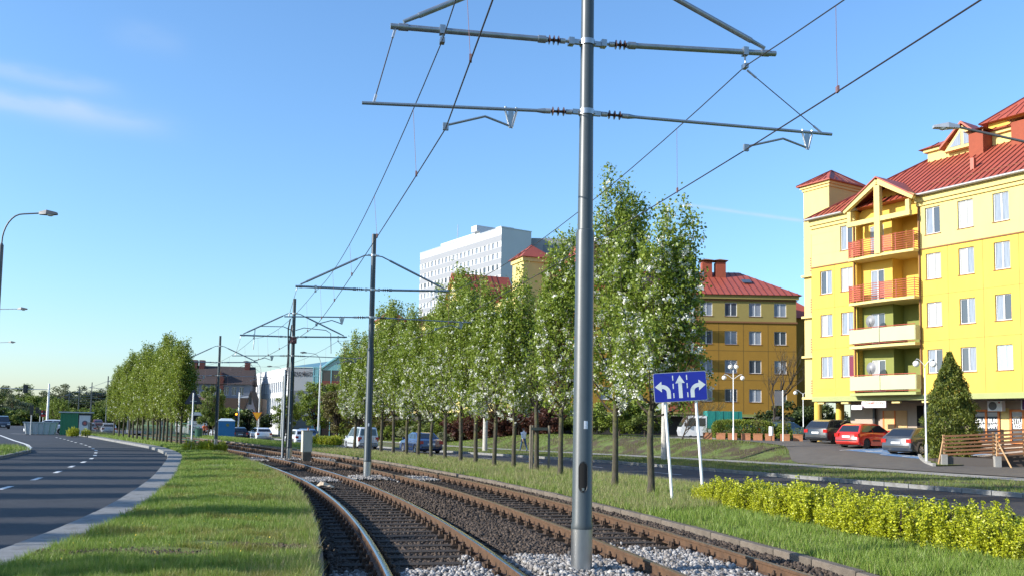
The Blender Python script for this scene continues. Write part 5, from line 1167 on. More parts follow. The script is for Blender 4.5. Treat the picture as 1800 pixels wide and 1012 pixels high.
m = MB(); m.prism([(6.0, 19.95), (6.75, 19.95), (6.75, 20.85)], 4.52, 4.56); m.build('dormer_window', GLASSB, b1); m = MB(); m.prism([(6.95, 19.95), (7.7, 19.95), (6.95, 20.85)], 4.52, 4.56); m.build('dormer_window', GLASSB, b1)
px_, py_ = 10.2, 7.2
m = MB(); m.add([(px_ - 2.4, py_ - 2.4, 21.0), (px_ + 2.4, py_ - 2.4, 21.0), (px_ + 2.4, py_ + 2.4, 21.0), (px_ - 2.4, py_ + 2.4, 21.0), (px_, py_, 23.0)], [[0, 1, 4], [1, 2, 4], [2, 3, 4], [3, 0, 4], [3, 2, 1, 0]]); pr = m.build('pavilion_roof', REDROOF, b1); m = MB(); m.box(px_ - 2, px_ + 2, py_ - 2, py_ + 2, 20, 21); m.build('pavilion_wall', YEL, b1)
m = MB()
for k in range(1, 8):
    f = k / 8; x = px_ - 2.4 + 4.8 * f; g_ = 1 - abs(2 * f - 1); m.beam((x, py_ - 2.4, 21.02), (px_ + (x - px_) * (1 - g_), py_ - 2.4 + 2.4 * g_, 21.02 + 2 * g_), .03, .04); m.beam((px_ + 2.4, py_ - 2.4 + 4.8 * f, 21.02), (px_ + 2.4 - 2.4 * g_, py_ + (4.8 * f - 2.4) * (1 - g_), 21.02 + 2 * g_), .03, .04)
m.beam((px_ - 2.4, py_ - 2.4, 21.03), (px_, py_, 23.03), .08, .08); m.beam((px_ + 2.4, py_ - 2.4, 21.03), (px_, py_, 23.03), .08, .08); m.build('pavilion_roof_seams', REDROOFD, pr)
for a, b, c, d in ((7.62, 8.55, 4.0, 5.6), (10.30, 11.2, 4.0, 5.4)):
    m = MB(); m.box(a, b, c, d, 18.0, 20.30); ch = m.build('chimney', BRICKR, b1)
    m = MB(); m.add([(a - .22, c - .22, 20.45), (b + .22, c - .22, 20.45), (b + .22, d + .22, 20.45), (a - .22, d + .22, 20.45), ((a + b) / 2, (c + d) / 2, 20.72)], [[0, 1, 4], [1, 2, 4], [2, 3, 4], [3, 0, 4], [3, 2, 1, 0]])
    for x in (a, b):
        for y in (c, d): m.box(x - .03, x + .03, y - .03, y + .03, 20.28, 20.46)
    m.build('chimney_cap', BROWNT, ch)
m = MB(); m.box(9.15, 9.38, 1.6, 1.85, 17.2, 18.0); m.build('vent_pipe', REDRAIL, roof)
# ground floor: arcade columns, shops, signs
for x, y in ((-1.10, .28), (-1.22, 2.6), (-2.3, 4.1), (-.75, 4.1)): m = MB(); m.tube([(x, y, ZG - .3), (x, y, ZA + .02)], .235, 20); m.build('column', YEL, b1, 40)
ys = 2.5
m = MB(); m.box(-.25, 26, ys, ys + .3, ZG - .8, ZA, 0); m.box(-.25, 26, ys + .3, 10.8, ZG - .8, ZA, 0); m.build('shop_wall', TILE, b1)
m = MB()
for z in (1.75, 2.5): m.box(-.25, 2.0, ys - .006, ys, z, z + .02)
m.each('tile_joint', M('light_joint', (.5, .42, .34), .8), b1)
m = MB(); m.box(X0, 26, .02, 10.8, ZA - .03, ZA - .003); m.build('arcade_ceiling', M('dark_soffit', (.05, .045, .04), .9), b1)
for x, y in ((-.75, .1), (.35, 1.3), (1.2, .1), (4.95, .1), (7.0, .1)): m = MB(); m.box(x - .28, x + .28, y, y + .2, ZA - .17, ZA - .032); m.build('ceiling_beam_end', YELC, b1)
m = MB(); m.box(2.35, 4.05, ys - .05, ys, ZG - .3, 3.1); dr = m.build('shop_door', PEACH, b1); m = MB(); m.box(3.14, 3.24, ys - .08, ys - .05, ZG - .3, 3.1); m.box(2.3, 2.4, ys - .08, ys - .05, ZG - .3, 3.1); m.each('door_frame', ORANGE, dr)
m = MB(); m.box(1.72, 1.86, ys - .3, ys - .1, ZG, ZA - .05); m.build('drain_pipe', DARK, b1)
m = MB(); m.box(4.75, 6.6, ys - .04, ys, ZG - .6, 3.4); dr = m.build('entrance_shade_panel', BLACK, b1); m = MB(); m.box(5.3, 5.75, ys - .07, ys - .04, ZG - .6, 3.0); m.box(5.85, 6.3, ys - .07, ys - .04, ZG - .6, 3.0); m.each('entrance_door', DKRED, dr)  # black sheet on the wall paints the unlit depth of the entrance
m = MB(); m.box(6.3, 7.5, .9, .98, 2.1, 3.4); m.build('notice_board', M('board_grey', (.05, .055, .07), .4), b1)
m = MB(); m.box(2.62, 4.36, -.06, .06, 3.22, 3.62); sg = m.build('shop_sign', M('sign_pinkish', (.78, .66, .68), .5), b1); sg['label'] = 'pale pink hairdresser sign with coloured lettering'
lett('CHAMELEON', .22, M('letter_red', (.62, .09, .05), .5), sg, (3.49, -.066, 3.50), bold=.004, sx=1.05); lett('STUDIO FRYZUR', .15, M('letter_pink', (.55, .20, .42), .5), sg, (3.49, -.066, 3.31), bold=.003)
m = MB(); m.box(2.02, 2.78, -.28, -.2, 3.10, 3.38); m.build('hanging_sign', WHITE, b1)
lett('ZAPERAWA 37 C', .36, M('relief_letter', (.60, .42, .08), .9), b1, (.02, -.004, 4.40), sx=.78)
# solarium and styling shops at the right
for a, b in ((8.50, 10.02), (10.72, 13.6)):
    m = MB(); m.box(a, b, ys - .03, ys - .002, 1.3, 3.0); sw = m.build('shop_window', GLASS, b1)
    m = MB(); m.box(a - .06, b + .06, ys - .10, ys - .03, 3.0, 3.12); m.box(a - .06, b + .06, ys - .10, ys - .03, 1.18, 1.30)
    for x in np.linspace(a, b, 3 if b - a < 2.5 else 5): m.box(x - .055, x + .055, ys - .10, ys - .03, 1.30, 3.0)
    m.build('window_frame', ORANGE, sw); m = MB(); m.box(a + .06, b - .06, ys - .036, ys - .03, 2.72, 2.96); m.build('window_blind', GLASSW, sw)
o = lett('SOLA', .40, WHITE, b1, (8.89, ys - .05, 2.46), bold=.012, sx=.62); lett('RIUM', .40, WHITE, b1, (9.64, ys - .05, 2.46), bold=.012, sx=.62)
lett('NOWE', .34, WHITE, b1, (8.89, ys - .05, 2.14), bold=.010, sx=.64); lett('LAMPY', .34, WHITE, b1, (9.64, ys - .05, 2.14), bold=.010, sx=.58)
lett('STYLI', .42, WHITE, b1, (11.08, ys - .05, 2.46), bold=.012, sx=.56); lett('RZĘS', .34, WHITE, b1, (11.08, ys - .05, 2.14), bold=.010, sx=.66)
m = MB(); m.box(10.12, 10.6, ys - .02, ys, 1.2, 3.2); m.build('pale_pilaster', YELC, b1)
m = MB(); m.box(9.78, 10.62, ys - .75, ys - .4, 3.02, 3.60); ac = m.build('air_conditioner', WHITE, b1); m = MB(); m.disc((10.08, ys - .76, 3.31), .24, 'y', 20, 0, .02); m.build('fan_grille', M('fan_grey', (.12, .12, .12), .6), ac)
m = MB(); m.disc((10.47, ys - .76, 3.50), .045, 'y', 10, 0, .02); m.build('badge', SIGNR, ac)
m = MB(); m.box(11.62, 12.7, ys - .5, ys - .35, 3.12, 3.62); ps = m.build('purple_sign', M('purple', (.12, .02, .16), .5), b1); m = MB(); m.box(11.58, 11.64, ys - .52, ys - .34, 3.08, 3.66); m.build('sign_edge', WHITE, ps)

# ---- generic block with window rows
def block(name, label, cat, loc, rz, L, Dp, z0, z1, wallmat, rows, colx, ww, simple_pane=GLASS, sill=BROWNT, bands=None, frame=PVC, extra=None, panes=None):
    t = thing(name, label, cat, loc, rz); hs = [(c - ww / 2, c + ww / 2, a, b) for c in colx for a, b in rows]; m = MB()
    if bands:
        for (a, b, mi) in bands: wall_with_holes(m, 0, L, a, b, [h for h in hs if a <= h[2] and h[3] <= b], 0, .15, mi)
    else: wall_with_holes(m, 0, L, z0, z1, hs, 0, .15)
    raw_build(m, 'facade', wallmat if isinstance(wallmat, list) else [wallmat], t); m = MB(); m.box(.0, L, .16, Dp, z0, z1); m.box(0, .14, .001, .17, z0, z1); m.box(L - .14, L, .001, .17, z0, z1); m.build('core_wall', wallmat[0] if isinstance(wallmat, list) else wallmat, t)
    for k, h in enumerate(hs): window(t, *h, .09, panes[k % len(panes)] if panes else simple_pane, None, sill, .5, frame)
    return t
# ochre wing facing the camera
b2 = block('apartment_block', 'ochre apartment wing with hipped red roof behind the parked pickup', 'apartment block', (6.0, 88, 0), 0, 21.6, 11, 3.2, 14.6, [OCH, OCHL], [(4.38, 5.62), (7.15, 8.43), (9.95, 11.26), (12.70, 14.03)],
           [3.2, 5.6, 8.0, 12.85 - .0, 15.25, 17.6, 20.05], 1.2, bands=[(3.2, 12.1, 0), (12.1, 14.6, 1)], panes=[GLASSB, GLASS, GLASSB, GLASSB, GLASS])
m = MB(); m.box(-.1, 21.7, -.12, 0, 12.05, 12.2, 0); m.box(-.1, 21.7, -.10, 0, 14.2, 14.3); m.each('cornice_strip', BROWNT, b2); m = MB(); m.box(-.2, 21.8, -.3, 0, 14.36, 14.75); m.build('eaves_cornice', OCHL, b2)
for z in (9.3, 6.45): m = MB(); m.box(0, 21.6, -.006, 0, z, z + .05); m.build('panel_joint', M('dark_joint', (.12, .07, .012), .9), b2)
for x in (10.3, 14.05, 16.45, 18.85): m = MB(); m.box(x - .025, x + .025, -.005, 0, 3.25, 12.0); m.build('panel_joint', M('dark_joint', (.12, .07, .012), .9), b2)
m = MB(); m.box(-.1, 21.65, -.15, 0, 2.95, 3.2); m.build('ground_floor_band', GRND, b2); m = MB(); m.box(.3, 21.3, 1.2, 10.5, -.2, 2.95); m.build('ground_floor', M('shaded_ground_floor', (.035, .032, .028), .9), b2)  # shadow on the ground floor is put into a near-black base colour
m = MB(); m.add([(-.5, -.5, 14.75), (22.1, -.5, 14.75), (22.1, 11.5, 14.75), (-.5, 11.5, 14.75), (4, 5.5, 17.9), (17.4, 5.5, 17.9)], [[0, 1, 5, 4], [1, 2, 5], [2, 3, 4, 5], [3, 0, 4], [0, 3, 2, 1]]); rf = m.build('roof', REDROOF, b2)
m = MB()
for k in range(1, 38):
    x = -.5 + k * .6; f = min(1, (x + .5) / 4.5, (22.1 - x) / 4.7); m.beam((x, -.5, 14.77), (x, -.5 + 6 * f, 14.77 + 3.15 * f), .04, .05)
m.build('roof_seams', REDROOFD, rf)['kind'] = 'stuff'
for x in (13.3, 14.7): m = MB(); m.box(x, x + 1.0, 4.0, 5.0, 16.2, 18.7); ch = m.build('chimney', BRICKR, b2); m = MB(); m.add([(x - .25, 3.75, 18.85), (x + 1.25, 3.75, 18.85), (x + 1.25, 5.25, 18.85), (x - .25, 5.25, 18.85), (x + .5, 4.5, 19.1)], [[0, 1, 4], [1, 2, 4], [2, 3, 4], [3, 0, 4], [3, 2, 1, 0]]); m.box(x + .2, x + .8, 4.2, 4.8, 18.65, 18.9); m.build('chimney_cap', BROWNT, ch)
m = MB(); m.beam((17.0, 2.6, 16.55), (17.9, 2.6, 16.55), .9, .08, 0, (0, -.47, .88)); m.build('skylight', GLASS, rf)
for z0 in (3.2, 6.1, 8.95, 11.8):
    m = MB(); m.box(8.9, 12.0, -1.2, .0, z0 - .1, z0 + .08); bl = m.build('balcony', OCHL, b2)
    for k in range(6): m = MB(); m.box(8.95, 11.95, -1.2, -1.16, z0 + .2 + k * .15, z0 + .27 + k * .15); m.build('railing_bar', REDRAIL, bl)
m = MB(); m.box(8.9, 12.0, -.02, -.005, 3.3, 14.1); m.build('balcony_back', M('recess_shade', (.16, .08, .02), .9), b2)  # flat sheet on the facade, shade behind the balconies painted brown
m = MB(); m.box(5.8, 9.2, -.08, .0, 3.3, 4.1); m.build('pale_panel', M('pale_panel', (.45, .50, .38), .8), b2)
b2b = thing('apartment_block', 'sliver of ochre block with red roof seen between the two yellow blocks', 'apartment block', (27.9, 96, 0)); m = MB(); m.box(0, 5, 0, 8, 0, 13.6); m.build('wall', OCH, b2b); m = MB(); m.add([(-.4, -.4, 13.6), (5.4, -.4, 13.6), (5.4, 8.4, 13.6), (-.4, 8.4, 13.6), (2.5, 2, 15.8), (2.5, 6, 15.8)], [[0, 1, 4], [1, 2, 5, 4], [2, 3, 5], [3, 0, 4, 5], [0, 3, 2, 1]]); m.build('roof', REDROOF, b2b)
# yellow wing running away behind the pear row, with corner tower and gable
ang = math.atan2(-.922, .387)
b3 = block('apartment_block', 'long pale yellow block with red gable and tower behind the pear row', 'apartment block', (-23.0, 148.4, 0), ang, 62, 10, 3.2, 14.8, [YELL], [(4.4, 5.7), (7.2, 8.5), (9.9, 11.3), (12.6, 13.9)], [4 + 3.2 * k for k in range(17)], 1.2, panes=[GLASSB, GLASS, GLASSB])
m = MB(); m.box(-.3, 62, -.3, 0, 14.3, 14.85); m.build('eaves_cornice', YELC, b3); m = MB(); m.box(.2, 61.8, 1.0, 9.5, -.8, 3.2); m.build('ground_floor', M('shaded_ground_floor', (.035, .032, .028), .9), b3); m = MB(); m.add([(-.5, -.6, 14.86), (62, -.6, 14.86), (62, 10.5, 14.86), (-.5, 10.5, 14.86), (4, 5, 18.2), (58, 5, 18.2)], [[0, 1, 5, 4], [1, 2, 5], [2, 3, 4, 5], [3, 0, 4], [0, 3, 2, 1]]); rf3 = m.build('roof', REDROOF, b3)  # same near-black colour paints the shade below this wing
m = MB()
for k in range(1, 100):
    x = -.5 + k * .62; f = min(1, (x + .5) / 4.5, max(0, (62 - x) / 4)); m.beam((x, -.6, 14.88), (x, -.6 + 5.6 * f, 14.88 + 3.34 * f), .04, .05)
m.build('roof_seams', REDROOFD, rf3)['kind'] = 'stuff'
def gable(x0, x1, zb, za, yf, yb):
    xm_ = (x0 + x1) / 2; m = MB(); m.prism([(x0, zb), (x1, zb), (xm_, za)], yf, yf + .3); m.box(x0, x1, yf, 3, zb - 3.2, zb); g_ = m.build('gable_wall', YELL, b3)
    m = MB(); m.prism([(x0 - .5, zb - .25), (xm_, za + .18), (xm_, za + .34), (x0 - .5, zb - .05)], yf - .4, yb); m.prism([(x1 + .5, zb - .25), (xm_, za + .18), (xm_, za + .34), (x1 + .5, zb - .05)], yf - .4, yb); r_ = m.build('gable_roof', REDROOF, b3); m = MB()
    for k in range(8):
        y = yf + .4 + k * .7
        if y < yb: m.beam((x1 + .5, y, zb - .03), (xm_, y, za + .36), .04, .05)
    m.build('gable_seams', REDROOFD, r_)
    for a in (-1.3, .2): window(b3, xm_ + a, xm_ + a + 1.0, zb - 1.4, zb + .2, yf - .05, GLASSB, None, None)
    m = MB(); m.beam((x1 - .4, yf + 3.2, zb + .9), (x1 - 1.2, yf + 3.2, zb + 1.9), 1.2, .08); m.build('skylight', GLASS, r_)
gable(40.5, 46.9, 15.2, 19.4, -1.0, 6.0)
m = MB(); m.box(54.4, 55.9, 3, 4.4, 16.5, 20.0); ch = m.build('chimney', BRICKR, b3); m = MB(); m.box(54.1, 56.2, 2.7, 4.7, 20.35, 20.5); m.box(54.5, 55.8, 3.1, 4.3, 20, 20.35); m.build('chimney_cap', BROWNT, ch)
m = MB(); m.box(60.4, 63.2, -.5, 2.4, 3.2, 18.1); m.build('tower_wall', YELL, b3); m = MB(); m.box(60.25, 63.35, -.65, 2.55, 18.1, 18.5); m.build('tower_cornice', YELC, b3); m = MB(); m.add([(60.0, -.9, 18.52), (63.6, -.9, 18.52), (63.6, 2.8, 18.52), (60.0, 2.8, 18.52), (61.8, .95, 20.1)], [[0, 1, 4], [1, 2, 4], [2, 3, 4], [3, 0, 4], [3, 2, 1, 0]]); trf = m.build('tower_roof', REDROOF, b3)
m = MB()
for f in (.25, .5, .75): m.beam((60 + 3.6 * f, -.9, 18.54), (61.8 + (60 + 3.6 * f - 61.8) * (2 * abs(f - .5)), -.9 + 1.85 * (1 - abs(2 * f - 1)), 18.54 + 1.58 * (1 - abs(2 * f - 1))), .05, .05)
m.build('tower_roof_seams', REDROOFD, trf)
m = MB(); m.box(2, 6, 0, 4, 14, 18); m.build('far_tower_wall', YELL, b3); m = MB(); m.add([(1.5, -.5, 18), (6.5, -.5, 18), (6.5, 4.5, 18), (1.5, 4.5, 18), (4, 2, 20)], [[0, 1, 4], [1, 2, 4], [2, 3, 4], [3, 0, 4], [3, 2, 1, 0]]); m.build('far_tower_roof', REDROOF, b3)
m = MB(); m.add([(64, 3, 17.2), (68, 3, 17.2), (68, 7, 17.2), (64, 7, 17.2), (66, 5, 21.6)], [[0, 1, 4], [1, 2, 4], [2, 3, 4], [3, 0, 4], [3, 2, 1, 0]]); m.build('rear_roof', REDROOF, b3)
# white tower block far behind: long sunlit side and shaded end wall
hx, hy = -3.0, 225.; ang = R(-57)
bh = thing('tower_block', 'white high-rise slab with grey bands rising behind the red roofs', 'tower block', (hx - 24.2, hy + 37.0, 0), ang)
L = 44.2; m = MB(); rowsh = [(zz, zz + 1.35) for zz in np.arange(46.3 - 2.83 * 5, 47, 2.83)]; colh = [1.4 + 2.05 * k for k in range(21)]
hs = [(c - (.62 if k % 2 else .42), c + (.62 if k % 2 else .42), a, b) for k, c in enumerate(colh) for a, b in rowsh]; bands = []; z = 0.
edges = [20.]
for a, b in rowsh: edges += [a - .05, b + .05]
edges += [49.3, 51.1]
for i, (a, b) in enumerate(zip(edges, edges[1:])):
    if b > a + .01: wall_with_holes(m, 0, L, a, b, [h for h in hs if a <= h[2] and h[3] <= b], 0, .25, 0 if (i % 2 or b > 50) else 1)
raw_build(m, 'facade', [WALLW, WALLG], bh)
m = MB(); m.box(0, L, .26, 9, 0, 51.1); m.box(0, .2, .001, .27, 0, 51.1); m.box(L - .2, L, .001, .27, 0, 51.1); m.build('core_wall', WALLW, bh)
for k, h in enumerate(hs): window(bh, *[round(c, 2) for c in h], .16, GLASSB if k % 3 else GLASS, None, None, 0)
m = MB(); m.box(5, 27, 4, 9, 51.1, 53.6); m.box(24, 26.8, 3, 9, 53.6, 55.2); m.box(35, 37.5, 4, 8, 51.1, 53.2); m.each('rooftop_plant', WALLW, bh)
m = MB(); m.tube([(13, 5, 53), (13, 5, 58)], .1, 6); m.build('mast', GREYP, bh); m = MB(); m.box(-.1, L + .1, -.1, 9.1, 51.1, 51.3); m.build('parapet', GREYP, bh)
bh2 = thing('tower_block', 'second white slab with dark blue-grey band behind the pear tops', 'tower block', (4.5, 232, 0), 0); m = MB(); m.box(0, 24, 0, 12, 0, 50.0); m.build('wall', WALLG, bh2); m = MB(); m.box(3.0, 24, -.1, 0, 43.5, 48.2); m.build('dark_band', WALLB, bh2); m = MB(); m.box(-.1, 2.6, -.05, 0, 34, 47.0); m.build('glazed_strip', M('glazed_blue', (.12, .20, .32), .2), bh2)
for x in (13.4, 19.2):
    m = MB(); m.tube([(x, 2, 50), (x, 2, 57)], .10, 6)
    for k in range(3): m.tube([(x + .5 * math.cos(k * 2.1), 2 + .5 * math.sin(k * 2.1), 50), (x, 2, 53.5)], .05, 5)
    m.box(x - .2, x + .2, 1.8, 2.2, 54, 56); m.build('antenna', GREYP, bh2)
# town hall: white sunlit side, grey front with lettering, glass wing with curved roof
th = thing('town_hall', 'white town hall with grey lettered front and arched teal glass wing', 'office building', (-38.3, 156, -.5), 0)
m = MB(); hs = []
A = Vector((-12.2, 24, 0)); Bv = Vector((0, 0, 0)); Ls = (Bv - A).length; rr_ = math.atan2((Bv - A).y, (Bv - A).x)
hs = [(1.2 + 1.5 * k, 2.2 + 1.5 * k, z, z + 1.9) for k in range(int((Ls - 2.5) / 1.5)) for z in (1.6, 4.6, 7.4)]
wall_with_holes(m, 0, Ls, 0, 11.6, hs, 0, .25); ow = raw_build(m, 'side_facade', [WALLW], th); ow.location = A; ow.rotation_euler.z = rr_
for h in hs: w_ = window(ow, *[round(c, 2) for c in h], .15, GLASSB, None, None, 0)
m = MB(); m.add([(A.x + .3, A.y, 0), (.0, .02, 0), (12, .02, 0), (12, 26, 0), (A.x + .3, A.y, 11.58), (0, .02, 11.58), (12, .02, 11.58), (12, 26, 11.58)], [[4, 5, 6, 7], [1, 2, 6, 5], [2, 3, 7, 6], [3, 0, 4, 7]]); m.build('main_wall', WALLG, th)
m = MB(); m.box(.1, 4.5, -.05, .0, 0, 7.6); m.build('slate_front', M('slate_front', (.10, .11, .13), .5), th); lett('URZĄD MIASTA', 1.05, M('letter_dark', (.03, .03, .04), .5), th, (2.35, -.08, 10.4), bold=.02, sx=.56)
m = MB(); m.box(4.6, 6.2, -1.6, 0, 0, 11.6); m.build('glass_stair', TEAL, th)
for z in (2, 4, 6, 8, 10, 11.5): m = MB(); m.box(4.55, 6.25, -1.66, -1.6, z, z + .15); m.build('stair_mullion', TEALF, th)
for x in (4.6, 5.4, 6.1): m = MB(); m.box(x, x + .12, -1.67, -1.6, 0, 11.6); m.build('stair_mullion', TEALF, th)
m = MB(); m.box(6.3, 17.5, -3, 8, 0, 11.0); m.build('glass_wing', M('dark_glazing', (.025, .02, .022), .15, spec=.7), th)
for z in (5.8, 8.4): m = MB(); m.box(6.3, 17.5, -3.08, -3, z, z + .8); m.build('spandrel_band', BRICKD, th)
for x in np.arange(6.3, 17.6, 1.6): m = MB(); m.box(x, x + .12, -3.1, -3.0, 0, 11); m.build('wing_mullion', TEALF, th)
m = MB(); arc = [(6.0 + 11.8 * k / 16, 11.0 + 3.0 * math.sin(math.pi * k / 16)) for k in range(17)]; m.prism(arc, -3.05, 8); m.build('arched_glazing', TEAL, th); m = MB(); m.tube([(x, -3.1, z + .05) for x, z in arc], .22, 6); m.build('arch_rim', TEALF, th)
m = MB(); m.add([(.2, -.2, 11.65), (6.2, -.2, 11.65), (9, 10, 14), (.0, 12, 12.6), (12, 9, 14.2)], [[0, 1, 2, 3], [1, 4, 2]]); m.build('sloped_roof', M('teal_roof', (.16, .30, .33), .4, .3), th)
# grey townhouses and brown pavilion
tw = thing('terraced_houses', 'blue-grey townhouses with dark tiled roofs and a red brick centre', 'townhouses', (-59.6, 165, -.5), R(10)); tw.scale.x = .60
hs = [(x, x + 1.3, z, z + 1.5) for x in (1.4, 3.6, 6.2, 8.2, 12.2, 14.4, 16.6) for z in (1.2, 4.0, 6.9)]
m = MB(); wall_with_holes(m, 0, 20, 0, 9.2, hs, 0, .2); raw_build(m, 'facade', [WALLB], tw); m = MB(); m.box(0, 20, .21, 9, 0, 9.2); m.build('core_wall', WALLB, tw)
for h in hs: window(tw, *[round(c, 2) for c in h], .12, GLASS, None, None)
m = MB(); m.add([(-.4, -.5, 8.9), (20.4, -.5, 8.9), (20.4, 9.5, 8.9), (-.4, 9.5, 8.9), (-.4, 4.5, 12.4), (20.4, 4.5, 12.4)], [[0, 1, 5, 4], [2, 3, 4, 5], [1, 2, 5], [3, 0, 4], [0, 3, 2, 1]]); m.build('roof', SLATE, tw); m = MB(); m.box(-.3, 20.3, -.7, .0, 5.9, 6.2); m.build('lean_to_roof', SLATE, tw)
m = MB(); m.box(9.9, 11.9, -.4, .0, 0, 9.6); m.prism([(9.7, 9.6), (12.1, 9.6), (10.9, 11.2)], -.4, 3); m.build('brick_centre', BRICKD, tw); m = MB(); m.box(10.5, 11.3, -.5, -.4, 1.0, 8.0); m.build('centre_glazing', TEAL, tw)
for x in (1.5, 3.6, 17.2): m = MB(); m.box(x, x + 1.5, 3.6, 5.2, 10.5, 13.4); m.build('chimney', BRICKD, tw)
pv = thing('pavilion', 'brown clad flat-roofed pavilion with pointed pink porches', 'pavilion', (-49.6, 150, -.5), R(10)); pv.scale.x = .62; m = MB(); m.box(0, 13.6, 0, 8, 0, 6.0); m.build('wall', BROWNC, pv)
for k in range(34): m = MB(); m.box(.02 + k * .4, .38 + k * .4, -.05, 0, 0, 6.0); m.build('cladding_board', BROWNC, pv)
m = MB(); m.box(6.0, 8.4, -.1, -.05, 1.8, 4.2); m.build('window', TEAL, pv)
for x in (-4.2, -1.8): m = MB(); m.prism([(x, 0), (x + .4, 0), (x + 1.2, 3.0), (x + 2.0, 0), (x + 2.4, 0), (x + 1.2, 4.3)], -.2, 3); m.build('porch_frame', M('pink_frame', (.42, .22, .17), .7), pv)
m = MB(); m.box(-4.4, .0, .3, 8, 0, 6.1); m.build('porch_wall', M('pink_wall', (.34, .20, .17), .8), pv)
sp = thing('gabled_house', 'small steep gabled house front beside the post signal', 'house', (-41.0, 140, -.5), R(8)); m = MB(); m.prism([(0, 0), (1.9, 0), (1.9, 3.4), (.95, 6.6), (0, 3.4)], 0, 6); m.build('wall', M('rosy_white', (.55, .42, .40), .8), sp); m = MB(); m.prism([(-.3, 3.3), (.95, 6.9), (2.2, 3.3), (2.05, 3.1), (.95, 6.5), (-.15, 3.1)], -.3, 6.3); m.build('roof', SLATE, sp)

# ------------------------------------------------------------------ vehicles
CARS = dict(
    hatch=dict(L=3.9, W=1.66, H=1.43, wr=.29, ax=(.78, 3.22), low=[(0, .36), (.02, .62), (.10, .80), (.22, .86), (1.2, .93), (2.9, .88), (3.55, .80), (3.80, .66), (3.9, .48), (3.88, .28), (3.75, .20), (.15, .22)], cab=[(.14, .86), (.48, 1.33), (.85, 1.43), (1.75, 1.43), (2.15, 1.36), (2.95, .90)]),
    hatch5=dict(L=4.2, W=1.76, H=1.46, wr=.31, ax=(.80, 3.42), low=[(0, .38), (.02, .66), (.06, .90), (.30, .98), (1.2, .96), (3.1, .92), (3.8, .84), (4.08, .70), (4.2, .5), (4.18, .28), (4.0, .2), (.15, .23)], cab=[(.10, .95), (.42, 1.34), (.80, 1.46), (1.9, 1.47), (2.3, 1.40), (3.15, .93)]),
    estate=dict(L=4.75, W=1.82, H=1.47, wr=.325, ax=(.95, 3.75), low=[(0, .40), (.02, .66), (.08, .88), (.30, .95), (1.4, .97), (3.4, .93), (4.3, .84), (4.62, .70), (4.75, .5), (4.72, .28), (4.55, .2), (.15, .23)], cab=[(.10, .93), (.72, 1.40), (1.1, 1.46), (2.4, 1.47), (2.85, 1.40), (3.65, .94)]),
    sedan=dict(L=4.5, W=1.76, H=1.43, wr=.31, ax=(.92, 3.55), low=[(0, .38), (.02, .66), (.05, .92), (.30, .98), (1.1, .98), (3.2, .92), (4.0, .84), (4.35, .70), (4.5, .5), (4.46, .28), (4.3, .2), (.15, .23)], cab=[(.62, .97), (1.25, 1.38), (1.6, 1.43), (2.3, 1.43), (2.65, 1.36), (3.45, .93)]),
    van=dict(L=4.2, W=1.76, H=1.82, wr=.31, ax=(.72, 3.40), low=[(0, .38), (.01, .66), (.02, .95), (.2, 1.02), (1.2, 1.02), (3.1, 1.0), (3.7, .92), (4.05, .72), (4.2, .5), (4.16, .28), (4.0, .2), (.12, .23)], cab=[(.03, 1.0), (.10, 1.70), (.25, 1.80), (2.0, 1.82), (2.45, 1.74), (3.25, 1.0)]))
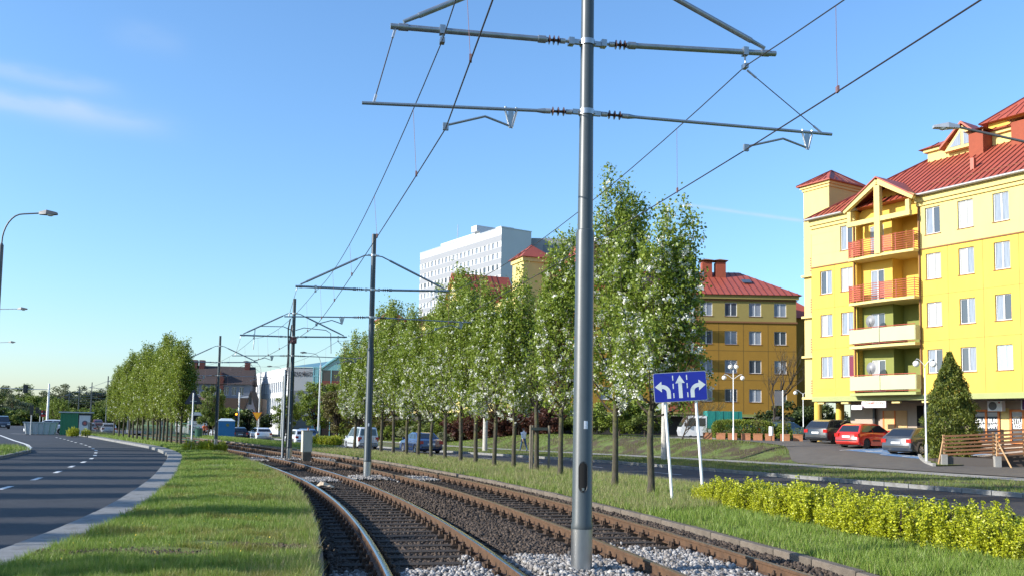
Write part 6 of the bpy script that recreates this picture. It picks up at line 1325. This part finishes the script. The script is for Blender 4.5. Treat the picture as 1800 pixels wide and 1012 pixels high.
def car(label, kind, paint, loc, head, group=None, rim=RIM, plate=True, z_off=0, name='car', roof_box=False, cat='car'):
    """front of the car points along the heading; local x runs from tail (0) to nose (L)"""
    S = CARS[kind]; L, W, wr = S['L'], S['W'] / 2, S['wr']; t = thing(name, label, cat, loc, head, group)
    def arch(cx):
        return [(cx + (wr + .055) * math.cos(a), wr + (wr + .055) * math.sin(a)) for a in np.linspace(R(200), R(-20), 9)]
    low = S['low'][:-2]; bottom = [(S['ax'][1] + wr + .16, .2)] + [p for p in arch(S['ax'][1])][::-1] + [p for p in arch(S['ax'][0])][::-1] + [(S['ax'][0] - wr - .16, .22)]
    prof = low + [(L - .12, .22)] + bottom + [(.12, .24)]
    m = MB(); n = len(prof); rings = [(-1.0, .075, .10), (-.95, .02, .04), (-.82, 0, 0), (.82, 0, 0), (.95, .02, .04), (1.0, .075, .10)]; vs = []
    for fy, ins, xi in rings:
        for x, z in prof:
            xx = x; zz = z
            if x < L * .16 and z > .2: xx = x + xi * (1 - x / (L * .16)) * 1.6
            if x > L * .84 and z > .2: xx = x - xi * ((x - L * .84) / (L * .16)) * 2.2
            if z > .55: zz = z - ins * min(1, (z - .55) / .3)
            vs.append((xx, fy * W, zz))
    fs = [[i * n + k, i * n + (k + 1) % n, (i + 1) * n + (k + 1) % n, (i + 1) * n + k] for i in range(5) for k in range(n)]; fs += [list(range(n)), list(range(5 * n, 6 * n))[::-1]]
    m.add(vs, fs); body = m.build('body', paint, t, 35)
    m = MB(); m.box(.25, L - .3, -W * .72, W * .72, .17, .45); m.box(S['ax'][0] - wr - .1, S['ax'][0] + wr + .1, -W * .9, W * .9, .3, .75); m.box(S['ax'][1] - wr - .1, S['ax'][1] + wr + .1, -W * .9, W * .9, .3, .72); m.build('underbody', PLAST, t)
    cab = S['cab']; zb = min(cab[0][1], cab[-1][1]) - .06; zt = S['H']
    def yy(z): return W * (.955 - .20 * max(0, (z - .9) / (zt - .9)))
    poly = [(cab[0][0], zb)] + cab + [(cab[-1][0], zb)]; nc = len(poly); m = MB(); vs = []
    for f in (-1, -.93, .93, 1):
        for x, z in poly: e = .03 if abs(f) == 1 else 0; vs.append((x, f * yy(z), z - (e if z > 1.2 else 0)))
    fs = [[i * nc + k, i * nc + (k + 1) % nc, (i + 1) * nc + (k + 1) % nc, (i + 1) * nc + k] for i in range(3) for k in range(nc)] + [list(range(nc)), list(range(3 * nc, 4 * nc))[::-1]]
    m.add(vs, fs); m.build('cabin', paint, t, 30)
    # glass: rear, windscreen and side windows set just proud of the cabin skin
    def slope(p, q, f0, f1, off, inset):
        (x0, z0), (x1, z1) = p, q; a = (x0 + (x1 - x0) * f0, z0 + (z1 - z0) * f0); b = (x0 + (x1 - x0) * f1, z0 + (z1 - z0) * f1); d = Vector((b[0] - a[0], 0, b[1] - a[1])).normalized(); nn = Vector((-d.z, 0, d.x)) * off
        return [(a[0] + nn.x, -yy(a[1]) * .93 + inset, a[1] + nn.z), (a[0] + nn.x, yy(a[1]) * .93 - inset, a[1] + nn.z), (b[0] + nn.x, yy(b[1]) * .93 - inset, b[1] + nn.z), (b[0] + nn.x, -yy(b[1]) * .93 + inset, b[1] + nn.z)]
    m = MB(); m.add(slope(cab[0], cab[1], .18, .93, .008, .05), [[0, 1, 2, 3]]); m.build('rear_window', CGLASS, t)
    m = MB(); m.add(slope(cab[-2], cab[-1], .06, .92, .008, .05), [[0, 1, 2, 3]]); m.build('windscreen', CGLASS, t)
    zl = max(cab[0][1], cab[-1][1]) + .04; zh = zt - .11
    def xat(z, side):
        if side: (x0, z0), (x1, z1) = cab[-2], cab[-1]
        else: (x0, z0), (x1, z1) = cab[0], cab[1]
        return x0 + (x1 - x0) * min(1, max(0, (z - z0) / (z1 - z0 + 1e-9)))
    xr0, xr1 = xat(zl, 0) + .16, xat(min(zh, cab[1][1]), 0) + .18; xf0, xf1 = xat(zl, 1) - .10, xat(min(zh, cab[-2][1]), 1) - .06
    if kind == 'hatch': cuts = [0, .42, 1]
    elif kind == 'estate': cuts = [0, .30, .62, 1]
    elif kind == 'van': cuts = [0, .36, .66, 1]
    else: cuts = [0, .14, .55, 1]
    for s in (-1, 1):
        for a, b in zip(cuts, cuts[1:]):
            P = []
            for f, z, xa, xb, g_ in ((a, zl, xr0, xf0, .03), (b, zl, xr0, xf0, -.03), (b, zh, xr1, xf1, -.03), (a, zh, xr1, xf1, .03)): P.append((xa + (xb - xa) * f + g_, s * (yy(z) + .004), z))
            m = MB(); m.add(P, [[0, 1, 2, 3] if s > 0 else [3, 2, 1, 0]]); m.build('side_window', CGLASS, t)
        m = MB(); xd = xr0 + (xf0 - xr0) * cuts[-2]; m.box(xd - .004, xd + .004, s * W - .004, s * W + .003, .35, .93); m.box(xd - .32, xd - .16, s * W - .01, s * W + .022, .78, .81); m.build('door_handle', PLAST if kind != 'estate' else paint, t)
        m = MB(); m.box(xf0 - .18, xf0 - .02, min(s * W, s * (W + .17)), max(s * W, s * (W + .17)), .93, 1.06); m.build('mirror', paint, t)
        m = MB(); m.box(.015, .16, min(s * W * .98, s * W * .66), max(s * W * .98, s * W * .66), .66, .86 if kind != 'van' else 1.0); m.build('tail_lamp', TAIL, t)
        m = MB(); m.box(L - .30, L - .06, min(s * W * .93, s * W * .58), max(s * W * .93, s * W * .58), .58, .74); m.build('headlamp', HEADL, t)
        m = MB(); m.box(S['ax'][0] + .5, S['ax'][1] - .5, min(s * W, s * (W + .012)), max(s * W, s * (W + .012)), .42, .50); m.build('side_moulding', PLAST, t)
        for ax in S['ax']:
            w0 = put('wheel', None, t); w0.location = (ax, s * (W - .10), wr)
            m = MB(); rr_ = [(wr * .62, .085), (wr * .93, .095), (wr, .07), (wr, -.07), (wr * .93, -.095), (wr * .62, -.085)]; seg = 22
            V = [(r * math.cos(2 * math.pi * k / seg), y, r * math.sin(2 * math.pi * k / seg)) for r, y in rr_ for k in range(seg)]; m.add(V, [[i * seg + k, i * seg + (k + 1) % seg, ((i + 1) % 6) * seg + (k + 1) % seg, ((i + 1) % 6) * seg + k] for i in range(6) for k in range(seg)]); m.build('tyre', TYRE, w0, 40)
            m = MB(); m.disc((0, s * .03, 0), wr * .62, 'y', 20, 1, .03); m.disc((0, s * .075, 0), wr * .16, 'y', 10, 0, .04)
            for k in range(6): a = k * math.pi / 3; m.beam((0, s * .07, 0), (wr * .62 * math.cos(a), s * .062, wr * .62 * math.sin(a)), .075 * wr / .3, .02, 0, (0, 1, 0))
            m.tube([(wr * .6 * math.cos(2 * math.pi * k / 20), s * .07, wr * .6 * math.sin(2 * math.pi * k / 20)) for k in range(21)], .022, 5); m.build('rim', [rim, RIMD], w0)
    m = MB(); m.box(-.012, .03, -.26, .26, .60, .71) if kind != 'hatch' else m.box(-.012, .03, -.26, .26, .62, .73); m.build('number_plate', PLATE, t); m = MB(); m.box(L - .02, L + .012, -.26, .26, .36, .46); m.build('number_plate', PLATE, t)
    m = MB(); m.box(-.008, .06, -W * .84, W * .84, .42, .50); m.build('bumper_strip', PLAST, t)
    if roof_box:
        m = MB(); m.prism([(1.0, zt + .08), (2.6, zt + .08), (2.75, zt + .2), (2.4, zt + .34), (1.1, zt + .36), (.95, zt + .2)], -.35, .35); m.build('roof_box', PLAST, t)
    return t
hd = math.atan2(.522, .853)
def park(t_, d_): p = FP + FU * t_ - FI * d_; return (p.x, p.y, float(zright(p.x, p.y)) + .035)
car('dark grey hatchback parked nearest the yellow corner column', 'hatch5', carpaint('charcoal', (.028, .031, .038)), park(2.5, 4.3), hd, None, RIMD)
car('bright red hatchback parked between two grey cars', 'hatch', carpaint('red', (.62, .022, .012)), park(5.7, 5.5), hd, None, RIMD)
car('slate grey estate car parked beside the conifer', 'estate', carpaint('slate', (.052, .060, .074)), park(9.7, 6.6), hd, None, RIM)
car('green car with a roof box parked behind the yellow column', 'hatch5', carpaint('green', (.05, .085, .08)), (19.6, 70.0, .95), R(30), None, RIM, roof_box=True)
car('dark blue car parked left of the roof-box car', 'sedan', carpaint('navydark', (.012, .02, .05)), (17.6, 71.5, .95), R(35), None, RIMD)
# cars on the right-hand road, seen from behind
rh = lambda s: math.atan2((RW(s + 2, 0) - RW(s - 2, 0)).y, (RW(s + 2, 0) - RW(s - 2, 0)).x)
def on_road(x, y):
    s = (Vector((x, y, 0)) - RO).dot(RD); return (x, y, zroad(s) + .005), rh(s)
for lab, kind, pc, x, y in (('dark blue saloon driving away behind the pear trunks', 'sedan', carpaint('blue', (.012, .030, .115)), -5.4, 62.6), ('silver people-carrier van behind the second tram pole', 'van', carpaint('silver', (.50, .52, .55)), -11.6, 74.8),
                           ('white hatchback driving away by the small golden shrubs', 'hatch5', carpaint('white', (.74, .75, .77)), -19.0, 84.5), ('white hatchback half hidden by the cabled tram pole', 'hatch5', carpaint('white', (.74, .75, .77)), -27.3, 101.5),
                           ('black car next to the blue portable toilet', 'hatch5', carpaint('black', (.008, .008, .010)), -30.4, 103.0), ('silver car partly behind the blue portable toilet', 'sedan', carpaint('silver', (.5, .52, .55)), -34.3, 110.0),
                           ('blue car ahead of the white hatchback by the lamp', 'hatch5', carpaint('midblue', (.04, .09, .22)), -21.0, 96.0), ('dark car far up the road by the bright trees', 'sedan', carpaint('black', (.01, .01, .012)), -25.6, 118.0)):
    p, h_ = on_road(x, y); car(lab, kind, pc, p, h_)
for k, (x, y, c) in enumerate(((-60, 120, carpaint('white', (.7, .7, .72))), (-54.0, 117, carpaint('silver', (.5, .52, .55))), (-50.5, 115, carpaint('white', (.7, .7, .72))), (-57.5, 124, carpaint('midblue', (.04, .09, .22))))):
    car('distant car queuing beyond the left row of trees', 'hatch5', c, (x, y, -.3), R(118), 'distant cars beyond the left trees')
for x, y, c, lab in ((-78, 172, carpaint('maroon', (.25, .02, .02)), 'small dark red car far down the tramway'), (-86, 178, carpaint('white', (.7, .7, .72)), 'small white car far down the tramway'), (-45.0, 93.5, carpaint('white', (.7, .7, .72)), 'white car nosing out behind the green shelter')):
    car(lab, 'hatch5', c, (x, y, .05), R(-60) if y > 100 else R(200))
car('dark van with lit headlamp facing the camera at the far left', 'van', carpaint('charcoal', (.05, .055, .065)), (-73.0, 131, .05), R(-58), None, RIMD, name='van', cat='van')
# pickup with green canvas
p0 = Vector((13.9, 65.5, 0)); p0.z = .78
t = thing('pickup_truck', 'white pickup with green canvas cover beside the clipped hedge', 'pickup', p0, R(180)); WP = carpaint('white', (.74, .75, .77))
m = MB(); m.prism([(.0, .45), (1.75, .40), (1.85, .75), (1.78, 1.05), (1.30, 1.80), (1.15, 1.86), (.0, 1.86)], -.80, .80); m.build('cab', WP, t)
for s in (-1, 1):
    m = MB(); m.prism([(.72, 1.12), (1.50, 1.12), (1.20, 1.70), (.72, 1.70)], s * .803, s * .81); m.build('side_window', CGLASS, t); m = MB(); m.prism([(.1, 1.12), (.6, 1.12), (.6, 1.70), (.1, 1.70)], s * .803, s * .81); m.build('side_window', CGLASS, t)
    m = MB(); m.box(1.5, 1.6, min(s * .8, s * 1.0), max(s * .8, s * 1.0), 1.1, 1.35); m.build('mirror', PLAST, t)
    for ax in (1.15, -1.55):
        w0 = put('wheel', None, t); w0.location = (ax, s * .70, .30); m = MB(); m.tube([(0, -.09, 0), (0, .09, 0)], .30, 20); m.build('tyre', TYRE, w0, 40); m = MB(); m.disc((0, s * .095, 0), .17, 'y', 16, 0, .02); m.build('rim', RIMD, w0)
m = MB(); m.add([(1.80, -.7, 1.07), (1.80, .7, 1.07), (1.32, .66, 1.78), (1.32, -.66, 1.78)], [[0, 1, 2, 3]]); m.build('windscreen', CGLASS, t); m = MB(); m.box(-2.5, -.05, -.8, .8, .55, .95); m.build('load_bed', WP, t); m = MB(); m.box(-2.4, 1.2, -.5, .5, .35, .55); m.build('chassis', PLAST, t)
m = MB(); n = 9
for k in range(n): x0_, x1_ = -2.5 + k * .272, -2.5 + (k + 1) * .272; e = .02 * (k % 2); m.box(x0_, x1_, -.82 - e, .82 + e, .96, 2.22 - .012 * (k % 2))
m.build('canvas_cover', TARP, t)
# bus seen from behind
t = thing('bus', 'white bus seen from behind beyond the green fence', 'bus', (-39.6, 116, -.42), R(28)); m = MB(); sec = rrect(1.25, 1.40, .22); m.prism([(x, z + 1.75) for x, z in sec], 0, 11.5); m.build('body', carpaint('white', (.74, .75, .77)), t, 40)
m = MB(); m.box(-.92, .92, -.02, 0, 2.05, 2.75); m.build('rear_window', CGLASS, t); m = MB(); m.box(-1.26, -1.24, .8, 10.8, 1.6, 2.7); m.box(1.24, 1.26, .8, 10.8, 1.6, 2.7); m.each('side_window', CGLASS, t); m = MB(); m.box(-1.1, 1.1, -.03, 0, .5, .8); m.build('bumper', PLAST, t); m = MB(); m.box(-.9, -.2, -.02, 0, 1.55, 1.68); m.build('lettering_band', M('grey_print', (.35, .37, .40), .6), t)
for s in (-1, 1):
    m = MB(); m.box(s * 1.05 - .1, s * 1.05 + .1, -.03, 0, .9, 1.5); m.build('tail_lamp', TAIL, t)
    for y in (2.2, 8.6): m = MB(); m.tube([(s * 1.0, y, .46), (s * 1.24, y, .46)], .46, 18); m.build('wheel', TYRE, t)

# ------------------------------------------------------------------ street furniture
t = thing('portable_toilet', 'blue portable toilet cabin with pale domed roof on the grass', 'portable toilet', (-30.9, 99.2, -.35), R(22))
m = MB(); m.box(-.85, .85, -.65, .65, 0, 2.05); m.build('cabin', TOILET, t); m = MB(); m.add([(-.9, -.7, 2.05), (.9, -.7, 2.05), (.9, .7, 2.05), (-.9, .7, 2.05), (-.5, -.3, 2.32), (.5, -.3, 2.32), (.5, .3, 2.32), (-.5, .3, 2.32)], [[0, 1, 5, 4], [1, 2, 6, 5], [2, 3, 7, 6], [3, 0, 4, 7], [4, 5, 6, 7], [3, 2, 1, 0]]); m.build('roof', TOILETR, t)
m = MB(); m.box(-.45, .55, -.68, -.65, .1, 1.95); d_ = m.build('door', TOILET, t); m = MB(); m.disc((.1, -.70, 1.6), .17, 'y', 14, 0, .02); m.build('emblem', M('emblem_olive', (.18, .19, .06), .6), d_); m = MB(); m.box(-.87, -.85, -.4, .4, 1.5, 1.9); m.build('vent_panel', M('pale_green', (.25, .45, .35), .6), t)
# green shelter at the left junction
t = thing('kiosk', 'green and white kiosk with round emblem at the far junction', 'kiosk', (-43.0, 89.0, .1), R(24)); t.scale = (.86, .86, .9); m = MB(); m.box(-.9, .9, -.8, .8, 0, 2.35); m.build('cabin', GREENM, t); m = MB(); m.box(-1.1, 2.5, -1.0, 1.0, 2.35, 2.47); m.build('roof', GREYP, t)
m = MB(); m.box(.92, 2.3, -.7, .7, 0, 2.3); m.build('side_cabin', DARK, t); m = MB(); m.box(1.0, 2.15, -.74, -.70, .1, 2.1); ps = m.build('poster', M('poster_grey', (.55, .56, .58), .6), t); m = MB(); m.disc((1.6, -.75, 1.25), .30, 'y', 18, 0, .02); m.build('emblem', M('emblem_dark', (.13, .10, .13), .6), ps); m = MB(); m.disc((1.6, -.765, 1.25), .15, 'y', 14, 0, .02); m.build('emblem_centre', M('emblem_red', (.42, .10, .09), .6), ps)
for k in range(4): m = MB(); m.box(-.8 + k * .45, -.72 + k * .45, -.84, -.80, 0, 2.3); m.build('rib', GREENM, t)
t = thing('container', 'pale ribbed skip container left of the green kiosk', 'container', (-46.0, 89.5, .08), R(24)); m = MB(); m.add([(-1.3, -.7, 0), (1.3, -.7, 0), (1.3, .7, 0), (-1.3, .7, 0), (-1.5, -.8, 1.15), (1.5, -.8, 1.15), (1.5, .8, 1.15), (-1.5, .8, 1.15)], [[0, 1, 5, 4], [1, 2, 6, 5], [2, 3, 7, 6], [3, 0, 4, 7], [4, 5, 6, 7]]); m.build('tub', M('pale_container', (.42, .44, .45), .6), t); m = MB(); m.box(-1.55, 1.55, -.86, -.78, 1.1, 1.2); m.build('rim', GREYP, t)
for k in range(6): m = MB(); m.beam((-1.2 + .48 * k, -.74, .05), (-1.35 + .54 * k, -.83, 1.1), .07, .05); m.build('rib', M('pale_container', (.42, .44, .45)), t)
def bar_fence(label, a, b, h, mat, n, z=.1, group='tram stop fences'):
    a = Vector((*a, z)); b = Vector((*b, z)); d = b - a; t = thing('fence', label, 'fence', a, math.atan2(d.y, d.x), group); L = d.length
    for zz in (.12, h - .05): m = MB(); m.box(0, L, -.02, .02, zz, zz + .045); m.build('rail', mat, t)
    me = MB().box(-.014, .014, -.014, .014, .1, h).mesh('bar', mat)
    for k in range(n): put('bar', me, t, (L * k / (n - 1), 0, 0))
bar_fence('dark railing right of the green kiosk', (-40.5, 87.6), (-34.6, 79.6), 1.25, DARK, 40); bar_fence('dark green railing behind the left row of trees', (-33.5, 83.5), (-24.0, 70.5), 1.2, GREENF, 60, .0); bar_fence('green railing panel before the white bus', (-38.5, 100.5), (-33.0, 94.5), 1.5, GREENF, 26, -.1)
t = thing('bin', 'dark green litter bin at the end of the railing by the bus', 'bin', (-31.5, 92.3, -.15)); m = MB(); m.tube([(0, 0, 0), (0, 0, 1.0)], [.34, .40], 16); m.build('drum', GREENF, t, 40); m = MB(); m.tube([(0, 0, 1.0), (0, 0, 1.08)], [.43, .36], 16); m.build('lid', DARK, t, 40)
# planters
for k, (x, kind) in enumerate(((13.5, 'plant'), (14.35, 'bare'), (15.1, 'plant'), (15.95, 'plant'), (16.7, 'tree'), (17.45, 'bare'), (18.4, 'tree'), (19.2, 'plant'))):
    y = 62.6 - .27 * (x - 13.5); z = float(zright(x, y)) + .03; t = thing('planter', 'square terracotta planter in the row before the clipped hedge', 'planter', (x, y, z), R(-15), 'terracotta planters')
    m = MB(); m.box(-.30, .30, -.24, .24, 0, .40); m.build('tub', TERRA, t); m = MB(); m.box(-.32, .32, -.26, .26, .40, .46); m.build('rim', TERRA, t); n = 260; P = rng.normal(size=(n, 3)) * np.array([.2, .16, .16]) + np.array([0, 0, .62 if kind != 'tree' else 1.25])
    if kind != 'bare': put('foliage', npmesh('foliage', leaf_quads(P, .06, .3, .3, .7), 4, FOL['mid' if kind == 'plant' else 'brown']), t)
    m = MB(); m.tube([(0, 0, .4), (.02, 0, 1.3 if kind != 'plant' else .8)], .014, 5); m.build('stem', BARKD, t)
t = thing('litter_bin', 'small white bin on a dark post beside the planters', 'bin', (17.2, 60.3, .80)); m = MB(); m.tube([(0, 0, 0), (0, 0, .6)], .03, 8); m.build('post', DARK, t); m = MB(); m.tube([(0, 0, .55), (0, 0, 1.15)], .15, 14); m.build('drum', WHITE, t, 40)
# timber-railed ramp to the shops
rp = thing('access_ramp', 'concrete access ramp with brown timber railings before the shops', 'ramp', (20.5, 43.2, .12), R(-6)); L = 9.5
m = MB(); m.add([(0, .2, 0), (L, .2, 0), (L, 2.2, 0), (0, 2.2, 0), (0, .2, .32), (L, .2, 1.05), (L, 2.2, 1.05), (0, 2.2, .32)], [[0, 1, 5, 4], [1, 2, 6, 5], [2, 3, 7, 6], [3, 0, 4, 7], [4, 5, 6, 7]]); m.build('deck', M('ramp_dark', (.07, .05, .04), .9), rp)
m = MB(); m.box(-.12, .14, -.02, .26, -.1, .58); m.build('corner_post', CONC, rp); m = MB(); m.box(2.18, 2.46, -.26, .0, -.1, .55); m.build('corner_post', CONC, rp); m = MB(); m.add([(.14, .15, -.1), (2.18, -.05, -.1), (2.18, -.05, .42), (.14, .15, .50)], [[0, 1, 2, 3]]); m.build('retaining_wall', M('ramp_wall_shade', (.10, .085, .075), .9), rp)  # concrete retaining wall with its shade painted into a darker colour
def railing(x0, x1, y, za, zb, h, n=6):
    npst = max(2, int((x1 - x0) / 1.15) + 1)
    for k in range(npst): x = x0 + (x1 - x0) * k / (npst - 1); z = za + (zb - za) * k / (npst - 1); m = MB(); m.box(x - .045, x + .045, y - .045, y + .045, z, z + h + .06); m.build('railing_post', WOODL, rp)
    for k in range(n): zz = .12 + (h - .14) * k / (n - 1); m = MB(); m.beam((x0 - .05, y - .06, za + zz), (x1, y - .06, zb + zz), .03, .085); m.build('railing_slat', WOOD, rp)
railing(.05, 2.3, .2, .45, .60, 1.0); railing(2.3, L, 2.1, .62, 1.15, 1.05); railing(2.35, L, -.1, .48, 1.10, 1.05); m = MB(); m.beam((-.28, .1, -.1), (.02, .2, 1.2), .06, .06); m.build('brace', WOODL, rp); m = MB(); m.beam((2.9, -.5, -.2), (2.35, -.12, 1.25), .06, .06); m.build('brace', WOODL, rp); m = MB(); m.beam((2.0, .9, .5), (8.5, 2.6, 1.3), .6, .03); m.build('banner', M('banner_pale', (.50, .42, .36), .7), rp)

# ------------------------------------------------------------------ people
def person(label, loc, head, top, legs, hair, stride=.28, arm=.25, scale=1., bag=False):
    SKN = M('skin', (.48, .29, .20), .6)
    V = [(0, 0, .95), (0, 0, 1.15), (0, 0, 1.36), (0, 0, 1.48), (0, .0, 1.55), (.02, 0, 1.66), (.01, 0, 1.75)]; Rr = [(.15, .11), (.14, .10), (.17, .11), (.07, .07), (.055, .055), (.082, .10), (.07, .085)]; E_ = [(i, i + 1) for i in range(6)]
    def chain(st, pts, rad):
        pr = st
        for p, r in zip(pts, rad): V.append(p); Rr.append((r, r)); E_.append((pr, len(V) - 1)); pr = len(V) - 1
        return pr
    # x forward, y left
    for s in (-1, 1):
        f = s * stride; chain(0, [(0, s * .09, .90), (f * .55, s * .10, .50), (f * 1.1 - (.10 if f < 0 else 0), s * .10, .09), (f * 1.1 + .10, s * .11, .04)], [.095, .065, .045, .035])
        a = -s * arm; h = chain(2, [(0, s * .19, 1.38), (a * .5, s * .24, 1.12), (a * 1.15, s * .24, .88), (a * 1.25, s * .24, .80)], [.060, .045, .032, .030])
        hx, hy, hz = V[-1]
        for k, (dy, ln) in enumerate(((-.025, .055), (-.008, .070), (.010, .075), (.026, .065))): V.append((hx + dy, hy, hz - ln)); Rr.append((.008, .008)); E_.append((h, len(V) - 1))
        V.append((hx + .04, hy - s * .02, hz - .02)); Rr.append((.009, .009)); E_.append((h, len(V) - 1))
    me = bpy.data.meshes.new('person'); me.from_pydata(V, E_, []); o = bpy.data.objects.new('person', me); COL.objects.link(o)
    md = o.modifiers.new('skin', 'SKIN'); sv = me.skin_vertices[0].data if me.skin_vertices else None
    if sv is None:
        bm = bmesh.new(); bm.from_mesh(me); bm.verts.layers.skin.verify(); bm.to_mesh(me); bm.free(); sv = me.skin_vertices[0].data
    for i, r in enumerate(Rr): sv[i].radius = r; sv[i].use_root = (i == 0)
    o.modifiers.new('sub', 'SUBSURF').levels = 2
    dg = bpy.context.evaluated_depsgraph_get(); m2 = bpy.data.meshes.new_from_object(o.evaluated_get(dg)); bpy.data.objects.remove(o)
    for q in (top, legs, SKN, hair, PLAST): m2.materials.append(q)
    for p in m2.polygons:
        c = p.center; ra = math.hypot(c.x, c.y)
        p.material_index = 4 if c.z < .085 else (1 if c.z < .96 and abs(c.y) < .19 else (2 if (c.z < .93 and abs(c.y) > .19) or 1.49 < c.z < 1.66 and not c.x < -.03 else (3 if c.z >= 1.66 or (c.z > 1.55 and c.x <= -.03) else 0))); p.use_smooth = True
    o = put('person', m2, None, loc, head); o.scale = (scale,) * 3; tag(o, label, 'person')
    m = MB(); m.sphere((.105, 0, 1.615), .016, 6, 4); m.build('nose', SKN, o)
    for s in (-1, 1): m = MB(); m.sphere((.09, s * .033, 1.645), .012, 6, 4); m.build('eye', PLAST, o); m = MB(); m.sphere((.0, s * .088, 1.63), .024, 6, 4); m.build('ear', SKN, o)
    m = MB(); m.box(.094, .101, -.022, .022, 1.572, 1.580); m.build('mouth', M('lip', (.35, .12, .10), .6), o)
    if bag: m = MB(); m.sphere((-.17, 0, 1.25), .17, 10, 8, 0, 1.3); m.build('backpack', M('backpack', (.05, .06, .08), .8), o)
    return o
px, py = 1.0, 69.5
person('person in white top and blue jeans walking along the far footpath', (px, py, float(zright(px, py)) + .03), R(120), M('white_top', (.66, .68, .72), .8), M('denim', (.035, .075, .16), .8), M('dark_hair', (.02, .016, .014), .6))
person('person in orange-red top and dark trousers beside the white bus', (-37.2, 111, -.42), R(120), M('orange_top', (.62, .12, .03), .8), M('dark_trousers', (.02, .02, .025), .8), M('red_helmet', (.30, .03, .02), .4), .12, .1)
